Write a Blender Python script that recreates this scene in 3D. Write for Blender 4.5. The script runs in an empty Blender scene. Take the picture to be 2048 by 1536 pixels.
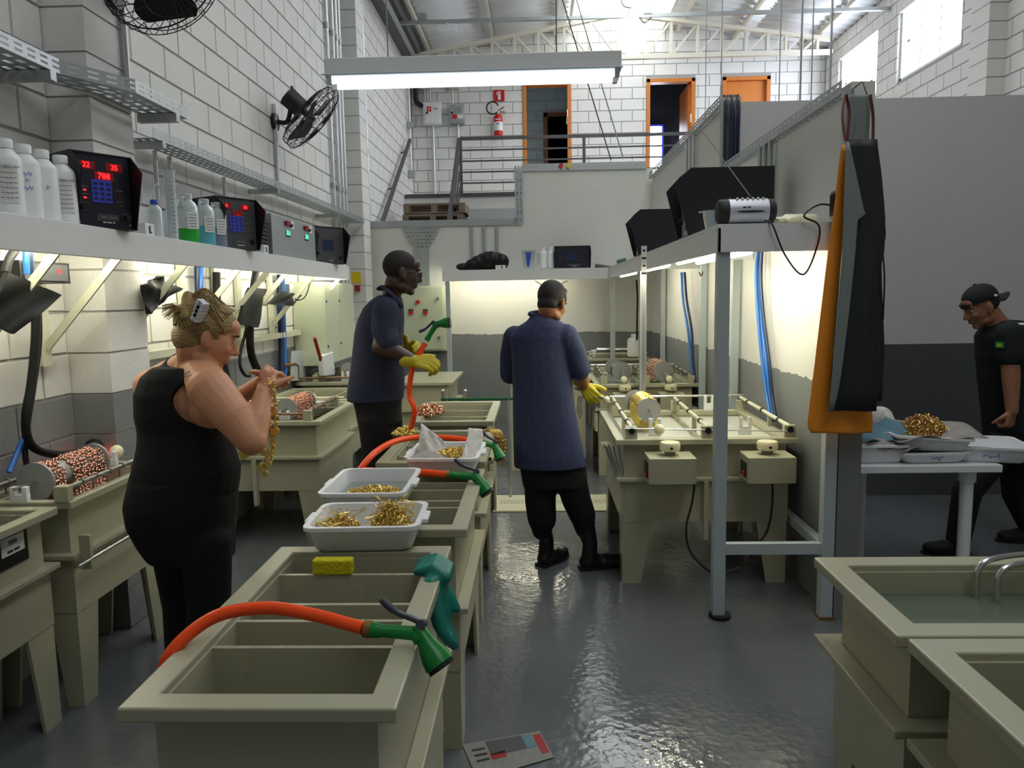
import bpy, bmesh, math, random
from mathutils import Vector as V, Matrix, Euler
random.seed(7)
D = bpy.data
SC = bpy.context.scene
COL = SC.collection
# ------------------------------------------------------------------ camera
FPX = 1506.46; CAMH = 1.64
YAW, PITCH, ROLL = math.radians(-1.9375), math.radians(6.6511), math.radians(-0.9682)
_F = V((math.sin(YAW)*math.cos(PITCH), math.cos(YAW)*math.cos(PITCH), -math.sin(PITCH)))
_R0 = V((math.cos(YAW), -math.sin(YAW), 0)); _U0 = _R0.cross(_F)
_R = math.cos(ROLL)*_R0 + math.sin(ROLL)*_U0
_U = -math.sin(ROLL)*_R0 + math.cos(ROLL)*_U0
CAM = V((0, 0, CAMH))
cd = D.cameras.new('camera'); cam = D.objects.new('camera', cd); COL.objects.link(cam)
cd.sensor_fit = 'HORIZONTAL'; cd.sensor_width = 36.0; cd.lens = FPX*36/2048
cd.clip_start = 0.05; cd.clip_end = 200
m3 = Matrix((_R, _U, -_F)).transposed()
cam.matrix_world = Matrix.Translation(CAM) @ m3.to_4x4()
SC.camera = cam
def ray(x, y): return _F + _R*((x-1024)/FPX) - _U*((y-768)/FPX)
def aty(x, y, Y): d = ray(x, y); return CAM + d*(Y/d.y)
def atz(x, y, z): d = ray(x, y); return CAM + d*((z-CAMH)/d.z)
def atx(x, y, X): d = ray(x, y); return CAM + d*(X/d.x)
# ------------------------------------------------------------------ world, exposure
w = D.worlds.new('sky'); SC.world = w; w.use_nodes = True
bg = w.node_tree.nodes['Background']; bg.inputs[0].default_value = (0.80, 0.89, 1.0, 1); bg.inputs[1].default_value = 1.6
vs = SC.view_settings
SC.display_settings.display_device = 'sRGB'
vs.view_transform = 'Standard'; vs.look = 'None'; vs.exposure = 0.16; vs.gamma = 1.0; vs.use_curve_mapping = False
SKY_STRENGTH = 3.0      # ridge roof light
WIN_STRENGTH = 12.0      # window panes
TUBE_STRENGTH = 34.0    # fluorescent tubes under the shelves
HANG_STRENGTH = 2.0
# ------------------------------------------------------------------ materials
def lin(c):
    return tuple(((v/255)/12.92 if v/255 <= .04045 else ((v/255+.055)/1.055)**2.4) for v in c)
MATS = {}
def M(name, col, rough=.5, metal=0.0, var=0.0, vscale=8, bump=0.0, bscale=60, emit=0.0, trans=0.0, ior=1.45, spec=.5, coat=0.0, stretch=None, alpha=1.0, rvar=0.0):
    m = D.materials.new(name); m.use_nodes = True; nt = m.node_tree; N = nt.nodes; L = nt.links
    b = N['Principled BSDF']; c = lin(col) + (1,)
    b.inputs['Base Color'].default_value = c; b.inputs['Roughness'].default_value = rough
    b.inputs['Metallic'].default_value = metal; b.inputs['IOR'].default_value = ior
    b.inputs['Specular IOR Level'].default_value = spec
    b.inputs['Transmission Weight'].default_value = trans; b.inputs['Coat Weight'].default_value = coat
    b.inputs['Alpha'].default_value = alpha
    if emit:
        b.inputs['Emission Color'].default_value = c; b.inputs['Emission Strength'].default_value = emit
    if var or bump or rvar:
        tc = N.new('ShaderNodeTexCoord'); mp = N.new('ShaderNodeMapping'); L.new(tc.outputs['Object'], mp.inputs[0])
        if stretch: mp.inputs['Scale'].default_value = stretch
    if var:
        n = N.new('ShaderNodeTexNoise'); n.inputs['Scale'].default_value = vscale; n.inputs['Detail'].default_value = 5
        L.new(mp.outputs[0], n.inputs['Vector'])
        mx = N.new('ShaderNodeMix'); mx.data_type = 'RGBA'
        lo = tuple(max(0, v*(1-var)) for v in c[:3])+(1,); hi = tuple(min(1, v*(1+var)) for v in c[:3])+(1,)
        mx.inputs[6].default_value = lo; mx.inputs[7].default_value = hi
        L.new(n.outputs['Fac'], mx.inputs[0]); L.new(mx.outputs[2], b.inputs['Base Color'])
    if rvar:
        n3 = N.new('ShaderNodeTexNoise'); n3.inputs['Scale'].default_value = vscale*.6; n3.inputs['Detail'].default_value = 4
        L.new(mp.outputs[0], n3.inputs['Vector'])
        mr = N.new('ShaderNodeMapRange'); mr.inputs[1].default_value = .3; mr.inputs[2].default_value = .7
        mr.inputs[3].default_value = max(0, rough-rvar); mr.inputs[4].default_value = min(1, rough+rvar)
        L.new(n3.outputs['Fac'], mr.inputs[0]); L.new(mr.outputs[0], b.inputs['Roughness'])
    if bump:
        n2 = N.new('ShaderNodeTexNoise'); n2.inputs['Scale'].default_value = bscale; n2.inputs['Detail'].default_value = 3
        L.new(mp.outputs[0], n2.inputs['Vector'])
        bp = N.new('ShaderNodeBump'); bp.inputs['Strength'].default_value = bump; bp.inputs['Distance'].default_value = .01
        L.new(n2.outputs['Fac'], bp.inputs['Height']); L.new(bp.outputs[0], b.inputs['Normal'])
    MATS[name] = m; return m
M('block_white', (226, 225, 221), .75, var=.04, vscale=3, bump=.25, bscale=90)
M('block_grey', (128, 131, 131), .6, var=.08, vscale=5, bump=.25, bscale=90)
M('mortar', (166, 165, 161), .9, bump=.3)
M('mortar_grey', (112, 114, 114), .9, bump=.3)
M('block_teal', (150, 166, 166), .8, var=.05)
M('plaster', (222, 221, 214), .7, var=.03, vscale=2, bump=.08, bscale=40)
M('plaster_grey', (172, 170, 170), .7, var=.03, vscale=2, bump=.08, bscale=40)
M('paint_grey', (116, 119, 120), .5, var=.10, vscale=4, bump=.1, bscale=30)
M('paint_dark', (70, 72, 76), .55, var=.06, vscale=4)
M('pp', (170, 168, 143), .34, var=.05, vscale=3, spec=.5, rvar=.08)
M('pp_dark', (128, 128, 104), .4, var=.05, vscale=3)
M('white_paint', (226, 227, 226), .4, var=.02)
M('cream_paint', (205, 206, 182), .42, var=.02)
M('post_paint', (176, 186, 188), .45, var=.03)
M('galv', (176, 180, 180), .42, .75, var=.12, vscale=40)
M('conduit', (205, 207, 208), .35, .7, var=.05, vscale=30)
M('steel', (200, 200, 198), .25, .95)
M('dull_steel', (140, 138, 132), .45, .8, var=.2, vscale=50)
M('brownrod', (140, 108, 88), .5, .5, var=.25, vscale=60)
M('copper', (196, 142, 116), .28, .9, var=.3, vscale=120)
M('copper_bright', (232, 186, 156), .22, .95)
M('gold', (236, 208, 120), .32, .8)
M('gold_dull', (212, 178, 98), .38, .75, var=.3, vscale=90)
M('disc_grey', (150, 152, 150), .4)
M('cream_plastic', (232, 226, 190), .35)
M('black', (20, 21, 24), .45)
M('black_soft', (16, 16, 18), .8)
M('black_gloss', (15, 16, 16), .5, spec=.35)
M('navy_panel', (34, 34, 46), .35)
M('panel_grey', (70, 70, 74), .5)
M('white_plastic', (232, 234, 236), .35)
M('bottle_white', (236, 238, 236), .4)
M('label_white', (228, 228, 224), .6)
M('print_grey', (110, 112, 118), .7)
M('print_blue', (62, 82, 190), .6)
M('ink', (30, 30, 34), .6)
M('clear_plastic', (222, 230, 230), .25, trans=.75, ior=1.25)
M('milky', (214, 224, 224), .35, trans=.35, ior=1.2)
M('liq_green', (44, 168, 60), .2)
M('liq_teal', (92, 172, 186), .2)
M('liq_grey', (128, 134, 150), .2)
M('blue_cap', (36, 70, 178), .4)
M('blue_hose', (46, 108, 190), .3)
M('blue_dark', (26, 44, 78), .35)
M('orange_hose', (255, 82, 26), .28)
M('green_plastic', (16, 122, 50), .3)
M('green_dark', (12, 84, 44), .35)
M('green_glove', (20, 118, 104), .45, var=.12, vscale=12)
M('grey_blue', (62, 66, 78), .35)
M('yellow', (222, 200, 22), .6, bump=.5, bscale=120)
M('sponge', (206, 196, 20), .9, bump=.8, bscale=140)
M('glove_yellow', (190, 176, 40), .45, var=.1, vscale=20)
M('red', (196, 30, 36), .35)
M('red_deep', (150, 22, 26), .4)
M('orange_wood', (206, 124, 52), .4, var=.15, vscale=3, stretch=(6, 6, .6))
M('brown_wood', (104, 60, 34), .4, var=.2, vscale=3, stretch=(6, 6, .6))
M('pallet_wood', (124, 108, 90), .8, var=.15, vscale=4, stretch=(1, 8, 8))
M('roof_sheet', (228, 231, 232), .45, .0, var=.05)
M('steel_cream', (214, 208, 192), .5)
M('rail_paint', (82, 80, 80), .45)
M('gutter', (96, 98, 98), .5, .3)
M('skylight', (246, 250, 252), .5, emit=SKY_STRENGTH)
M('window_lit', (232, 240, 255), .4, emit=WIN_STRENGTH)
M('tube_warm', (255, 250, 224), .4, emit=TUBE_STRENGTH)
M('tube_cool', (240, 246, 255), .4, emit=HANG_STRENGTH)
M('globe', (255, 255, 252), .3, emit=4.0)
M('led_red', (255, 26, 30), .4, emit=5.0)
M('led_green', (70, 220, 150), .4, emit=2.2)
M('led_blue', (52, 60, 160), .4, emit=.15)
M('apron_orange', (238, 146, 38), .42, bump=.1, bscale=8)
M('apron_grey', (128, 136, 134), .5, bump=.15, bscale=8)
M('apron_black', (34, 36, 42), .55, bump=.15, bscale=8)
M('strap', (140, 84, 74), .6)
M('navy_cloth', (50, 57, 88), .85, bump=.35, bscale=28)
M('navy_dark', (40, 46, 68), .85, bump=.35, bscale=28)
M('black_cloth', (15, 15, 18), .9, bump=.4, bscale=26)
M('tee_black', (26, 30, 32), .9, bump=.3, bscale=22)
M('boot', (22, 23, 24), .3)
M('skin_fair', (210, 150, 114), .5, var=.08, vscale=14, bump=.05, bscale=90)
M('skin_tan', (150, 98, 62), .5, var=.08, vscale=14)
M('skin_dark', (70, 46, 38), .42, var=.08, vscale=14)
M('skin_olive', (152, 104, 78), .5, var=.08, vscale=14)
M('hair_blond', (158, 132, 82), .42, var=.45, vscale=26, stretch=(1.2, 1.2, 6), bump=.6, bscale=30)
M('hair_dark', (26, 20, 18), .6, var=.3, vscale=60, bump=.6, bscale=120)
M('hair_shaved', (34, 26, 24), .7, bump=.3, bscale=200)
M('eye_white', (168, 160, 152), .3)
M('iris', (50, 36, 26), .2)
M('lens', (230, 234, 236), .05, trans=.9, ior=1.1)
M('cap_black', (24, 25, 28), .8, bump=.3, bscale=60)
M('newsprint', (128, 128, 123), .3, var=.35, vscale=40)
M('news_white', (204, 201, 196), .85, var=.5, vscale=55)
M('news_grey', (150, 144, 138), .85, var=.5, vscale=40)
M('cloth_blue', (96, 128, 142), .9, var=.3, vscale=9)
M('silver_grey', (196, 196, 204), .3, .3)
M('speaker', (34, 32, 32), .6, bump=.3, bscale=200)
M('pale_green', (196, 204, 178), .5)
M('drain', (190, 188, 160), .5, var=.06)
M('rubber', (24, 24, 24), .6)
M('brass', (150, 110, 60), .4, .7)
M('blue_frame', (40, 50, 150), .5)
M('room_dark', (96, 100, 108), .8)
M('tag_green', (40, 150, 70), .6)
M('hairclip', (236, 234, 238), .25, trans=.15)
def water_mat(name, col, rough=.06, bscale=9, bump=.25):
    m = M(name, col, rough, bump=bump, bscale=bscale, spec=.6); return m
water_mat('water_grey', (126, 134, 126))
water_mat('water_green', (96, 106, 92), .05, 5, .08)
water_mat('water_froth', (204, 206, 196), .3, 20, .6)
water_mat('water_dark', (70, 64, 58), .05, 6, .1)
def floor_mat():
    m = D.materials.new('floor_wet'); m.use_nodes = True; nt = m.node_tree; N = nt.nodes; L = nt.links
    b = N['Principled BSDF']
    tc = N.new('ShaderNodeTexCoord')
    n1 = N.new('ShaderNodeTexNoise'); n1.inputs['Scale'].default_value = 1.4; n1.inputs['Detail'].default_value = 6
    L.new(tc.outputs['Object'], n1.inputs['Vector'])
    cr = N.new('ShaderNodeMix'); cr.data_type = 'RGBA'
    cr.inputs[6].default_value = lin((86, 90, 93))+(1,); cr.inputs[7].default_value = lin((108, 111, 113))+(1,)
    L.new(n1.outputs['Fac'], cr.inputs[0]); L.new(cr.outputs[2], b.inputs['Base Color'])
    # puddles: thin water film, smooth where wet, satin where it has drained
    n2 = N.new('ShaderNodeTexNoise'); n2.inputs['Scale'].default_value = 2.2; n2.inputs['Detail'].default_value = 7
    L.new(tc.outputs['Object'], n2.inputs['Vector'])
    mr = N.new('ShaderNodeMapRange'); mr.inputs[1].default_value = .42; mr.inputs[2].default_value = .62
    mr.inputs[3].default_value = .20; mr.inputs[4].default_value = .045
    L.new(n2.outputs['Fac'], mr.inputs[0]); L.new(mr.outputs[0], b.inputs['Roughness'])
    n3 = N.new('ShaderNodeTexNoise'); n3.inputs['Scale'].default_value = 17; n3.inputs['Detail'].default_value = 4
    L.new(tc.outputs['Object'], n3.inputs['Vector'])
    n4 = N.new('ShaderNodeTexVoronoi'); n4.inputs['Scale'].default_value = 34
    L.new(tc.outputs['Object'], n4.inputs['Vector'])
    ad = N.new('ShaderNodeMath'); ad.operation = 'MULTIPLY_ADD'; ad.inputs[1].default_value = .35
    L.new(n4.outputs['Distance'], ad.inputs[0]); L.new(n3.outputs['Fac'], ad.inputs[2])
    bp = N.new('ShaderNodeBump'); bp.inputs['Strength'].default_value = .24; bp.inputs['Distance'].default_value = .01
    L.new(ad.outputs[0], bp.inputs['Height']); L.new(bp.outputs[0], b.inputs['Normal'])
    b.inputs['Specular IOR Level'].default_value = .6
    MATS['floor_wet'] = m
floor_mat()
# ------------------------------------------------------------------ mesh helpers
WO = {}          # world origin of every object made here
def tag(o, label=None, cat=None, group=None, kind=None):
    if label: o['label'] = label
    if cat: o['category'] = cat
    if group: o['group'] = group
    if kind: o['kind'] = kind
    return o
def thing(name, label, cat, loc, group=None):
    o = D.objects.new(name, None); COL.objects.link(o); o.location = V(loc); o.empty_display_size = .05
    WO[o] = V(loc); return tag(o, label, cat, group)
def perp(d):
    d = d.normalized(); a = V((0, 0, 1)) if abs(d.z) < .9 else V((1, 0, 0))
    u = d.cross(a).normalized(); return u, d.cross(u).normalized()
def cr(pts, n=6):
    pts = [V(p) for p in pts]; out = []
    for i in range(len(pts)-1):
        p0 = pts[i-1] if i else pts[0]*2-pts[1]; p1 = pts[i]; p2 = pts[i+1]; p3 = pts[i+2] if i+2 < len(pts) else p2*2-p1
        for k in range(n):
            t = k/n
            out.append(.5*((2*p1)+(p2-p0)*t+(2*p0-5*p1+4*p2-p3)*t*t+(3*p1-p0-3*p2+p3)*t**3))
    out.append(pts[-1]); return out
class MB:
    def __init__(s): s.v = []; s.f = []; s.m = []; s.mi = 0
    def add(s, vs, fs):
        o = len(s.v); s.v += [V(p) for p in vs]; s.f += [tuple(i+o for i in f) for f in fs]; s.m += [s.mi]*len(fs); return s
    def box(s, x0, x1, y0, y1, z0, z1):
        return s.add([(x0,y0,z0),(x1,y0,z0),(x1,y1,z0),(x0,y1,z0),(x0,y0,z1),(x1,y0,z1),(x1,y1,z1),(x0,y1,z1)],
                     [(0,3,2,1),(4,5,6,7),(0,1,5,4),(1,2,6,5),(2,3,7,6),(3,0,4,7)])
    def obox(s, c, a, b, d):      # centre and three half vectors
        c, a, b, d = V(c), V(a), V(b), V(d)
        if a.cross(b).dot(d) < 0: d = -d
        p = [c-a-b-d, c+a-b-d, c+a+b-d, c-a+b-d, c-a-b+d, c+a-b+d, c+a+b+d, c-a+b+d]
        return s.add(p, [(0,3,2,1),(4,5,6,7),(0,1,5,4),(1,2,6,5),(2,3,7,6),(3,0,4,7)])
    def bar(s, p0, p1, w, h=None, up=(0, 0, 1)):   # rectangular bar between two points
        p0, p1 = V(p0), V(p1); d = p1-p0; u = V(up)
        if abs(d.normalized().dot(u.normalized())) > .98: u = V((0, 1, 0)) if abs(d.normalized().y) < .9 else V((1, 0, 0))
        a = d.cross(u).normalized(); b = a.cross(d).normalized()
        return s.obox((p0+p1)/2, d/2, a*(w/2), b*((h or w)/2))
    def cyl(s, p0, p1, r0, r1=None, n=14, caps=True):
        p0, p1 = V(p0), V(p1); r1 = r0 if r1 is None else r1; u, v = perp(p1-p0)
        vs = []
        for p, r in ((p0, r0), (p1, r1)):
            for k in range(n):
                a = 2*math.pi*k/n; vs.append(p+u*(math.cos(a)*r)+v*(math.sin(a)*r))
        fs = [(k, (k+1) % n, n+(k+1) % n, n+k) for k in range(n)]
        if caps: fs += [tuple(range(n-1, -1, -1)), tuple(range(n, 2*n))]
        return s.add(vs, fs)
    def tube(s, pts, r, n=8, closed=False, caps=True, flat=None):
        pts = [V(p) for p in pts]; m = len(pts); vs = []
        rr = r if isinstance(r, (list, tuple)) else [r]*m
        t = (pts[1]-pts[0]).normalized(); u, v = perp(t)
        for i, p in enumerate(pts):
            if closed: t2 = (pts[(i+1) % m]-pts[i-1]).normalized()
            else: t2 = (pts[min(i+1, m-1)]-pts[max(i-1, 0)]).normalized()
            u = (u-t2*u.dot(t2))
            if u.length < 1e-6: u, v = perp(t2)
            u.normalize(); v = t2.cross(u)
            for k in range(n):
                a = 2*math.pi*k/n; vs.append(p+u*(math.cos(a)*rr[i])+v*(math.sin(a)*rr[i]*(flat or 1)))
        fs = []
        for i in range(m if closed else m-1):
            j = (i+1) % m
            for k in range(n): fs.append((i*n+k, i*n+(k+1) % n, j*n+(k+1) % n, j*n+k))
        if caps and not closed: fs += [tuple(range(n-1, -1, -1)), tuple(range((m-1)*n, m*n))]
        return s.add(vs, fs)
    def ell(s, c, r, R=None, seg=14, rings=9):
        c = V(c); r = (r, r, r) if isinstance(r, (int, float)) else r; vs = []; fs = []
        def T(x, y, z):
            p = V((x*r[0], y*r[1], z*r[2])); return c+(R @ p if R else p)
        vs.append(T(0, 0, 1))
        for i in range(1, rings):
            a = math.pi*i/rings
            for k in range(seg):
                b = 2*math.pi*k/seg; vs.append(T(math.sin(a)*math.cos(b), math.sin(a)*math.sin(b), math.cos(a)))
        vs.append(T(0, 0, -1)); L = len(vs)-1
        for k in range(seg):
            fs.append((0, 1+k, 1+(k+1) % seg)); o = 1+(rings-2)*seg; fs.append((L, o+(k+1) % seg, o+k))
        for i in range(rings-2):
            for k in range(seg): a = 1+i*seg; fs.append((a+k, a+seg+k, a+seg+(k+1) % seg, a+(k+1) % seg))
        return s.add(vs, fs)
    def cap(s, p0, r0, p1, r1, n=12):     # tapered capsule
        p0, p1 = V(p0), V(p1); d = (p1-p0)
        if d.length < 1e-6: return s.ell(p0, r0)
        d.normalize(); pts = []; rr = []
        for a in (-80, -55, -30, -5): q = math.radians(a); pts.append(p0+d*(r0*math.sin(q))); rr.append(r0*math.cos(q))
        for a in (5, 30, 55, 80): q = math.radians(a); pts.append(p1+d*(r1*math.sin(q))); rr.append(r1*math.cos(q))
        return s.tube(pts, rr, n)
    def loft(s, rings, caps=True, closed=True):
        n = len(rings[0]); vs = [p for r in rings for p in r]; fs = []
        for i in range(len(rings)-1):
            for k in range(n if closed else n-1): fs.append((i*n+k, i*n+(k+1) % n, (i+1)*n+(k+1) % n, (i+1)*n+k))
        if caps: fs += [tuple(range(n-1, -1, -1)), tuple(range((len(rings)-1)*n, len(rings)*n))]
        return s.add(vs, fs)
    def lathe(s, prof, c, n=20, ax=(0, 0, 1), caps=False):
        c = V(c); d = V(ax).normalized(); u, v = perp(d); rings = []
        for r, z in prof: rings.append([c+d*z+u*(math.cos(2*math.pi*k/n)*max(r, 1e-4))-v*(math.sin(2*math.pi*k/n)*max(r, 1e-4)) for k in range(n)])
        return s.loft(rings, caps)
    def prism(s, poly, vec):
        poly = [V(p) for p in poly]; vec = V(vec); n = len(poly)
        nn = sum(((poly[i]-poly[0]).cross(poly[(i+1) % n]-poly[0]) for i in range(n)), V((0, 0, 0)))
        if nn.dot(vec) > 0: poly = poly[::-1]
        return s.add(poly+[p+vec for p in poly], [tuple(range(n)), tuple(range(2*n-1, n-1, -1))]+[((k+1) % n, k, n+k, n+(k+1) % n) for k in range(n)])
    def grid(s, fn, nu, nv):
        vs = [fn(i/nu, j/nv) for i in range(nu+1) for j in range(nv+1)]
        return s.add(vs, [(i*(nv+1)+j, (i+1)*(nv+1)+j, (i+1)*(nv+1)+j+1, i*(nv+1)+j+1) for i in range(nu) for j in range(nv)])
    def xf(s, mtx, start=0):
        for i in range(start, len(s.v)): s.v[i] = mtx @ s.v[i]
        return s
    def build(s, name, mat, parent=None, smooth=None, bevel=0, origin=None, solid=0):
        if parent is not None: o0 = WO[parent]
        elif origin is not None: o0 = V(origin)
        else:
            xs = [p.x for p in s.v]; ys = [p.y for p in s.v]; zs = [p.z for p in s.v]
            o0 = V(((min(xs)+max(xs))/2, (min(ys)+max(ys))/2, min(zs)))
        me = D.meshes.new(name); me.from_pydata([p-o0 for p in s.v], [], s.f)
        mats = mat if isinstance(mat, (list, tuple)) else [mat]
        for q in mats: me.materials.append(MATS[q])
        if len(mats) > 1: me.polygons.foreach_set('material_index', s.m)
        me.update()
        if smooth is not None:
            me.shade_smooth(); me.set_sharp_from_angle(angle=math.radians(smooth))
        o = D.objects.new(name, me); COL.objects.link(o); WO[o] = o0
        if parent is not None: o.parent = parent
        else: o.location = o0
        if bevel:
            b = o.modifiers.new('bevel', 'BEVEL'); b.width = bevel; b.segments = 2; b.limit_method = 'ANGLE'; b.angle_limit = math.radians(50)
        if solid:
            q = o.modifiers.new('solid', 'SOLIDIFY'); q.thickness = solid; q.offset = 0
        return o
    def fused(s, name, mat, parent=None, voxel=.007, smooth=4, origin=None):
        # the pieces grow together into one continuous skin
        t = s.build(name+'_raw', mat, None, origin=(0, 0, 0))
        r = t.modifiers.new('r', 'REMESH'); r.mode = 'VOXEL'; r.voxel_size = voxel
        q = t.modifiers.new('s', 'SMOOTH'); q.factor = .5; q.iterations = smooth
        dg = bpy.context.evaluated_depsgraph_get(); dg.update()
        me = D.meshes.new_from_object(t.evaluated_get(dg)); me.name = name
        WO.pop(t); old = t.data; D.objects.remove(t); D.meshes.remove(old)
        o0 = WO[parent] if parent is not None else V(origin if origin is not None else (0, 0, 0))
        me.transform(Matrix.Translation(-o0)); me.shade_smooth()
        o = D.objects.new(name, me); COL.objects.link(o); WO[o] = o0
        if parent is not None: o.parent = parent
        else: o.location = o0
        return o
def one(name, label, cat, mb, mat, group=None, **k):
    return tag(mb.build(name, mat, None, **k), label, cat, group)
def dup(src, delta, label=None, group=None):
    def rec(o, par):
        c = o.copy(); COL.objects.link(c); WO[c] = WO[o]+V(delta)
        if par is None: c.location = o.location+V(delta)
        else: c.parent = par
        for ch in list(o.children): rec(ch, c)
        return c
    kids = rec(src, None)
    if label: kids['label'] = label
    if group: kids['group'] = group
    return kids
def text(name, s, size, c, right, up, mat, parent, depth=.0006):
    if s[0] in '#~':      # print too small to read: word-long bars, or a pen scribble
        r = V(right).normalized(); u = V(up).normalized(); n = r.cross(u); c = V(c); W = len(s)*size*.52; mb = MB(); rn = random.Random(len(s)*7+int(size*1e4))
        if s[0] == '#':
            x = -W/2
            while x < W/2:
                l = min(rn.uniform(.9, 2.2)*size, W/2-x); mb.obox(c+r*(x+l/2), r*(l/2), u*(size*.2), n*max(depth, .0003)); x += l+size*.4
        else:
            k = len(s)*3; mb.tube(cr([c+r*(-W/2+W*i/k)+u*(size*rn.uniform(-.4, .4)) for i in range(k+1)], 3), size*.06, 4)
        return mb.build(name, mat, parent)
    cu = D.curves.new(name, 'FONT'); cu.body = s; cu.size = size; cu.align_x = 'CENTER'; cu.align_y = 'CENTER'; cu.extrude = depth; cu.resolution_u = 2
    t = D.objects.new(name, cu); COL.objects.link(t)
    dg = bpy.context.evaluated_depsgraph_get(); dg.update()
    me = D.meshes.new_from_object(t.evaluated_get(dg)); D.objects.remove(t); D.curves.remove(cu)
    r = V(right).normalized(); u = V(up).normalized(); n = r.cross(u)
    mt = Matrix((r, u, n)).transposed().to_4x4(); mt.translation = V(c)-WO[parent]
    me.transform(mt); me.materials.clear(); me.materials.append(MATS[mat]); me.name = name
    o = D.objects.new(name, me); COL.objects.link(o); o.parent = parent; WO[o] = WO[parent]; return o
# ================================================================== STRUCTURE
XL, XR, YB, YREAR = -2.27, 5.30, 14.40, -5.0
XP, YH, YC = 1.47, 9.70, 6.00          # partition, half wall, cross wall
def two_tone(name, up, lo, zsplit, jag=.03, jscale=6):
    m = D.materials.new(name); m.use_nodes = True; nt = m.node_tree; N = nt.nodes; L = nt.links
    b = N['Principled BSDF']; b.inputs['Roughness'].default_value = .6
    g = N.new('ShaderNodeNewGeometry'); sx = N.new('ShaderNodeSeparateXYZ'); L.new(g.outputs['Position'], sx.inputs[0])
    n = N.new('ShaderNodeTexNoise'); n.inputs['Scale'].default_value = jscale; n.inputs['Detail'].default_value = 6; L.new(g.outputs['Position'], n.inputs['Vector'])
    ma = N.new('ShaderNodeMath'); ma.operation = 'MULTIPLY_ADD'; ma.inputs[1].default_value = jag*2; L.new(n.outputs['Fac'], ma.inputs[0]); L.new(sx.outputs['Z'], ma.inputs[2])
    gt = N.new('ShaderNodeMath'); gt.operation = 'GREATER_THAN'; gt.inputs[1].default_value = zsplit+jag; L.new(ma.outputs[0], gt.inputs[0])
    n2 = N.new('ShaderNodeTexNoise'); n2.inputs['Scale'].default_value = 3; n2.inputs['Detail'].default_value = 4; L.new(g.outputs['Position'], n2.inputs['Vector'])
    mx = N.new('ShaderNodeMix'); mx.data_type = 'RGBA'; mx.inputs[6].default_value = lin(lo)+(1,); mx.inputs[7].default_value = lin(up)+(1,); L.new(gt.outputs[0], mx.inputs[0])
    m2 = N.new('ShaderNodeMix'); m2.data_type = 'RGBA'; m2.blend_type = 'MULTIPLY'; m2.inputs[0].default_value = .12; L.new(mx.outputs[2], m2.inputs[6]); L.new(n2.outputs['Color'], m2.inputs[7])
    L.new(m2.outputs[2], b.inputs['Base Color'])
    MATS[name] = m
two_tone('half_wall_paint', (222, 221, 214), (122, 125, 126), 1.165, .035, 9)
two_tone('cross_wall_paint', (205, 203, 202), (76, 78, 82), 1.215, .001, 4)
def struct(o): return tag(o, kind='structure')
def proj(p):
    d = V(p)-CAM; wv = d.dot(_F)
    if wv < .2: return None
    return 1024+FPX*d.dot(_R)/wv, 768-FPX*d.dot(_U)/wv, wv
BLK = {}
def block_mesh(L, dirn, mat):
    key = (round(L, 3), dirn, mat)
    if key in BLK: return BLK[key]
    u, n = {'left': (V((0, 1, 0)), V((1, 0, 0))), 'back': (V((1, 0, 0)), V((0, -1, 0))), 'right': (V((0, 1, 0)), V((-1, 0, 0)))}[dirn]
    z = V((0, 0, 1)); h = .0965; l = L/2-.0035
    vs = [u*a+z*b-n*.03 for a, b in ((-l, -h), (l, -h), (l, h), (-l, h))]+[u*a+z*b for a, b in ((-l+.005, -h+.005), (l-.005, -h+.005), (l-.005, h-.005), (-l+.005, h-.005))]
    fs = [(4, 5, 6, 7), (0, 1, 5, 4), (1, 2, 6, 5), (2, 3, 7, 6), (3, 0, 4, 7)]
    me = D.meshes.new('block'); me.from_pydata(vs, [], fs); me.materials.append(MATS[mat]); me.validate(); me.update()
    bm = bmesh.new(); bm.from_mesh(me); bmesh.ops.recalc_face_normals(bm, faces=bm.faces)
    f0 = max(bm.faces, key=lambda f: f.calc_center_median().dot(n))
    if f0.normal.dot(n) < 0: bmesh.ops.reverse_faces(bm, faces=bm.faces)
    bm.to_mesh(me); bm.free(); BLK[key] = me; return me
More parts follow.
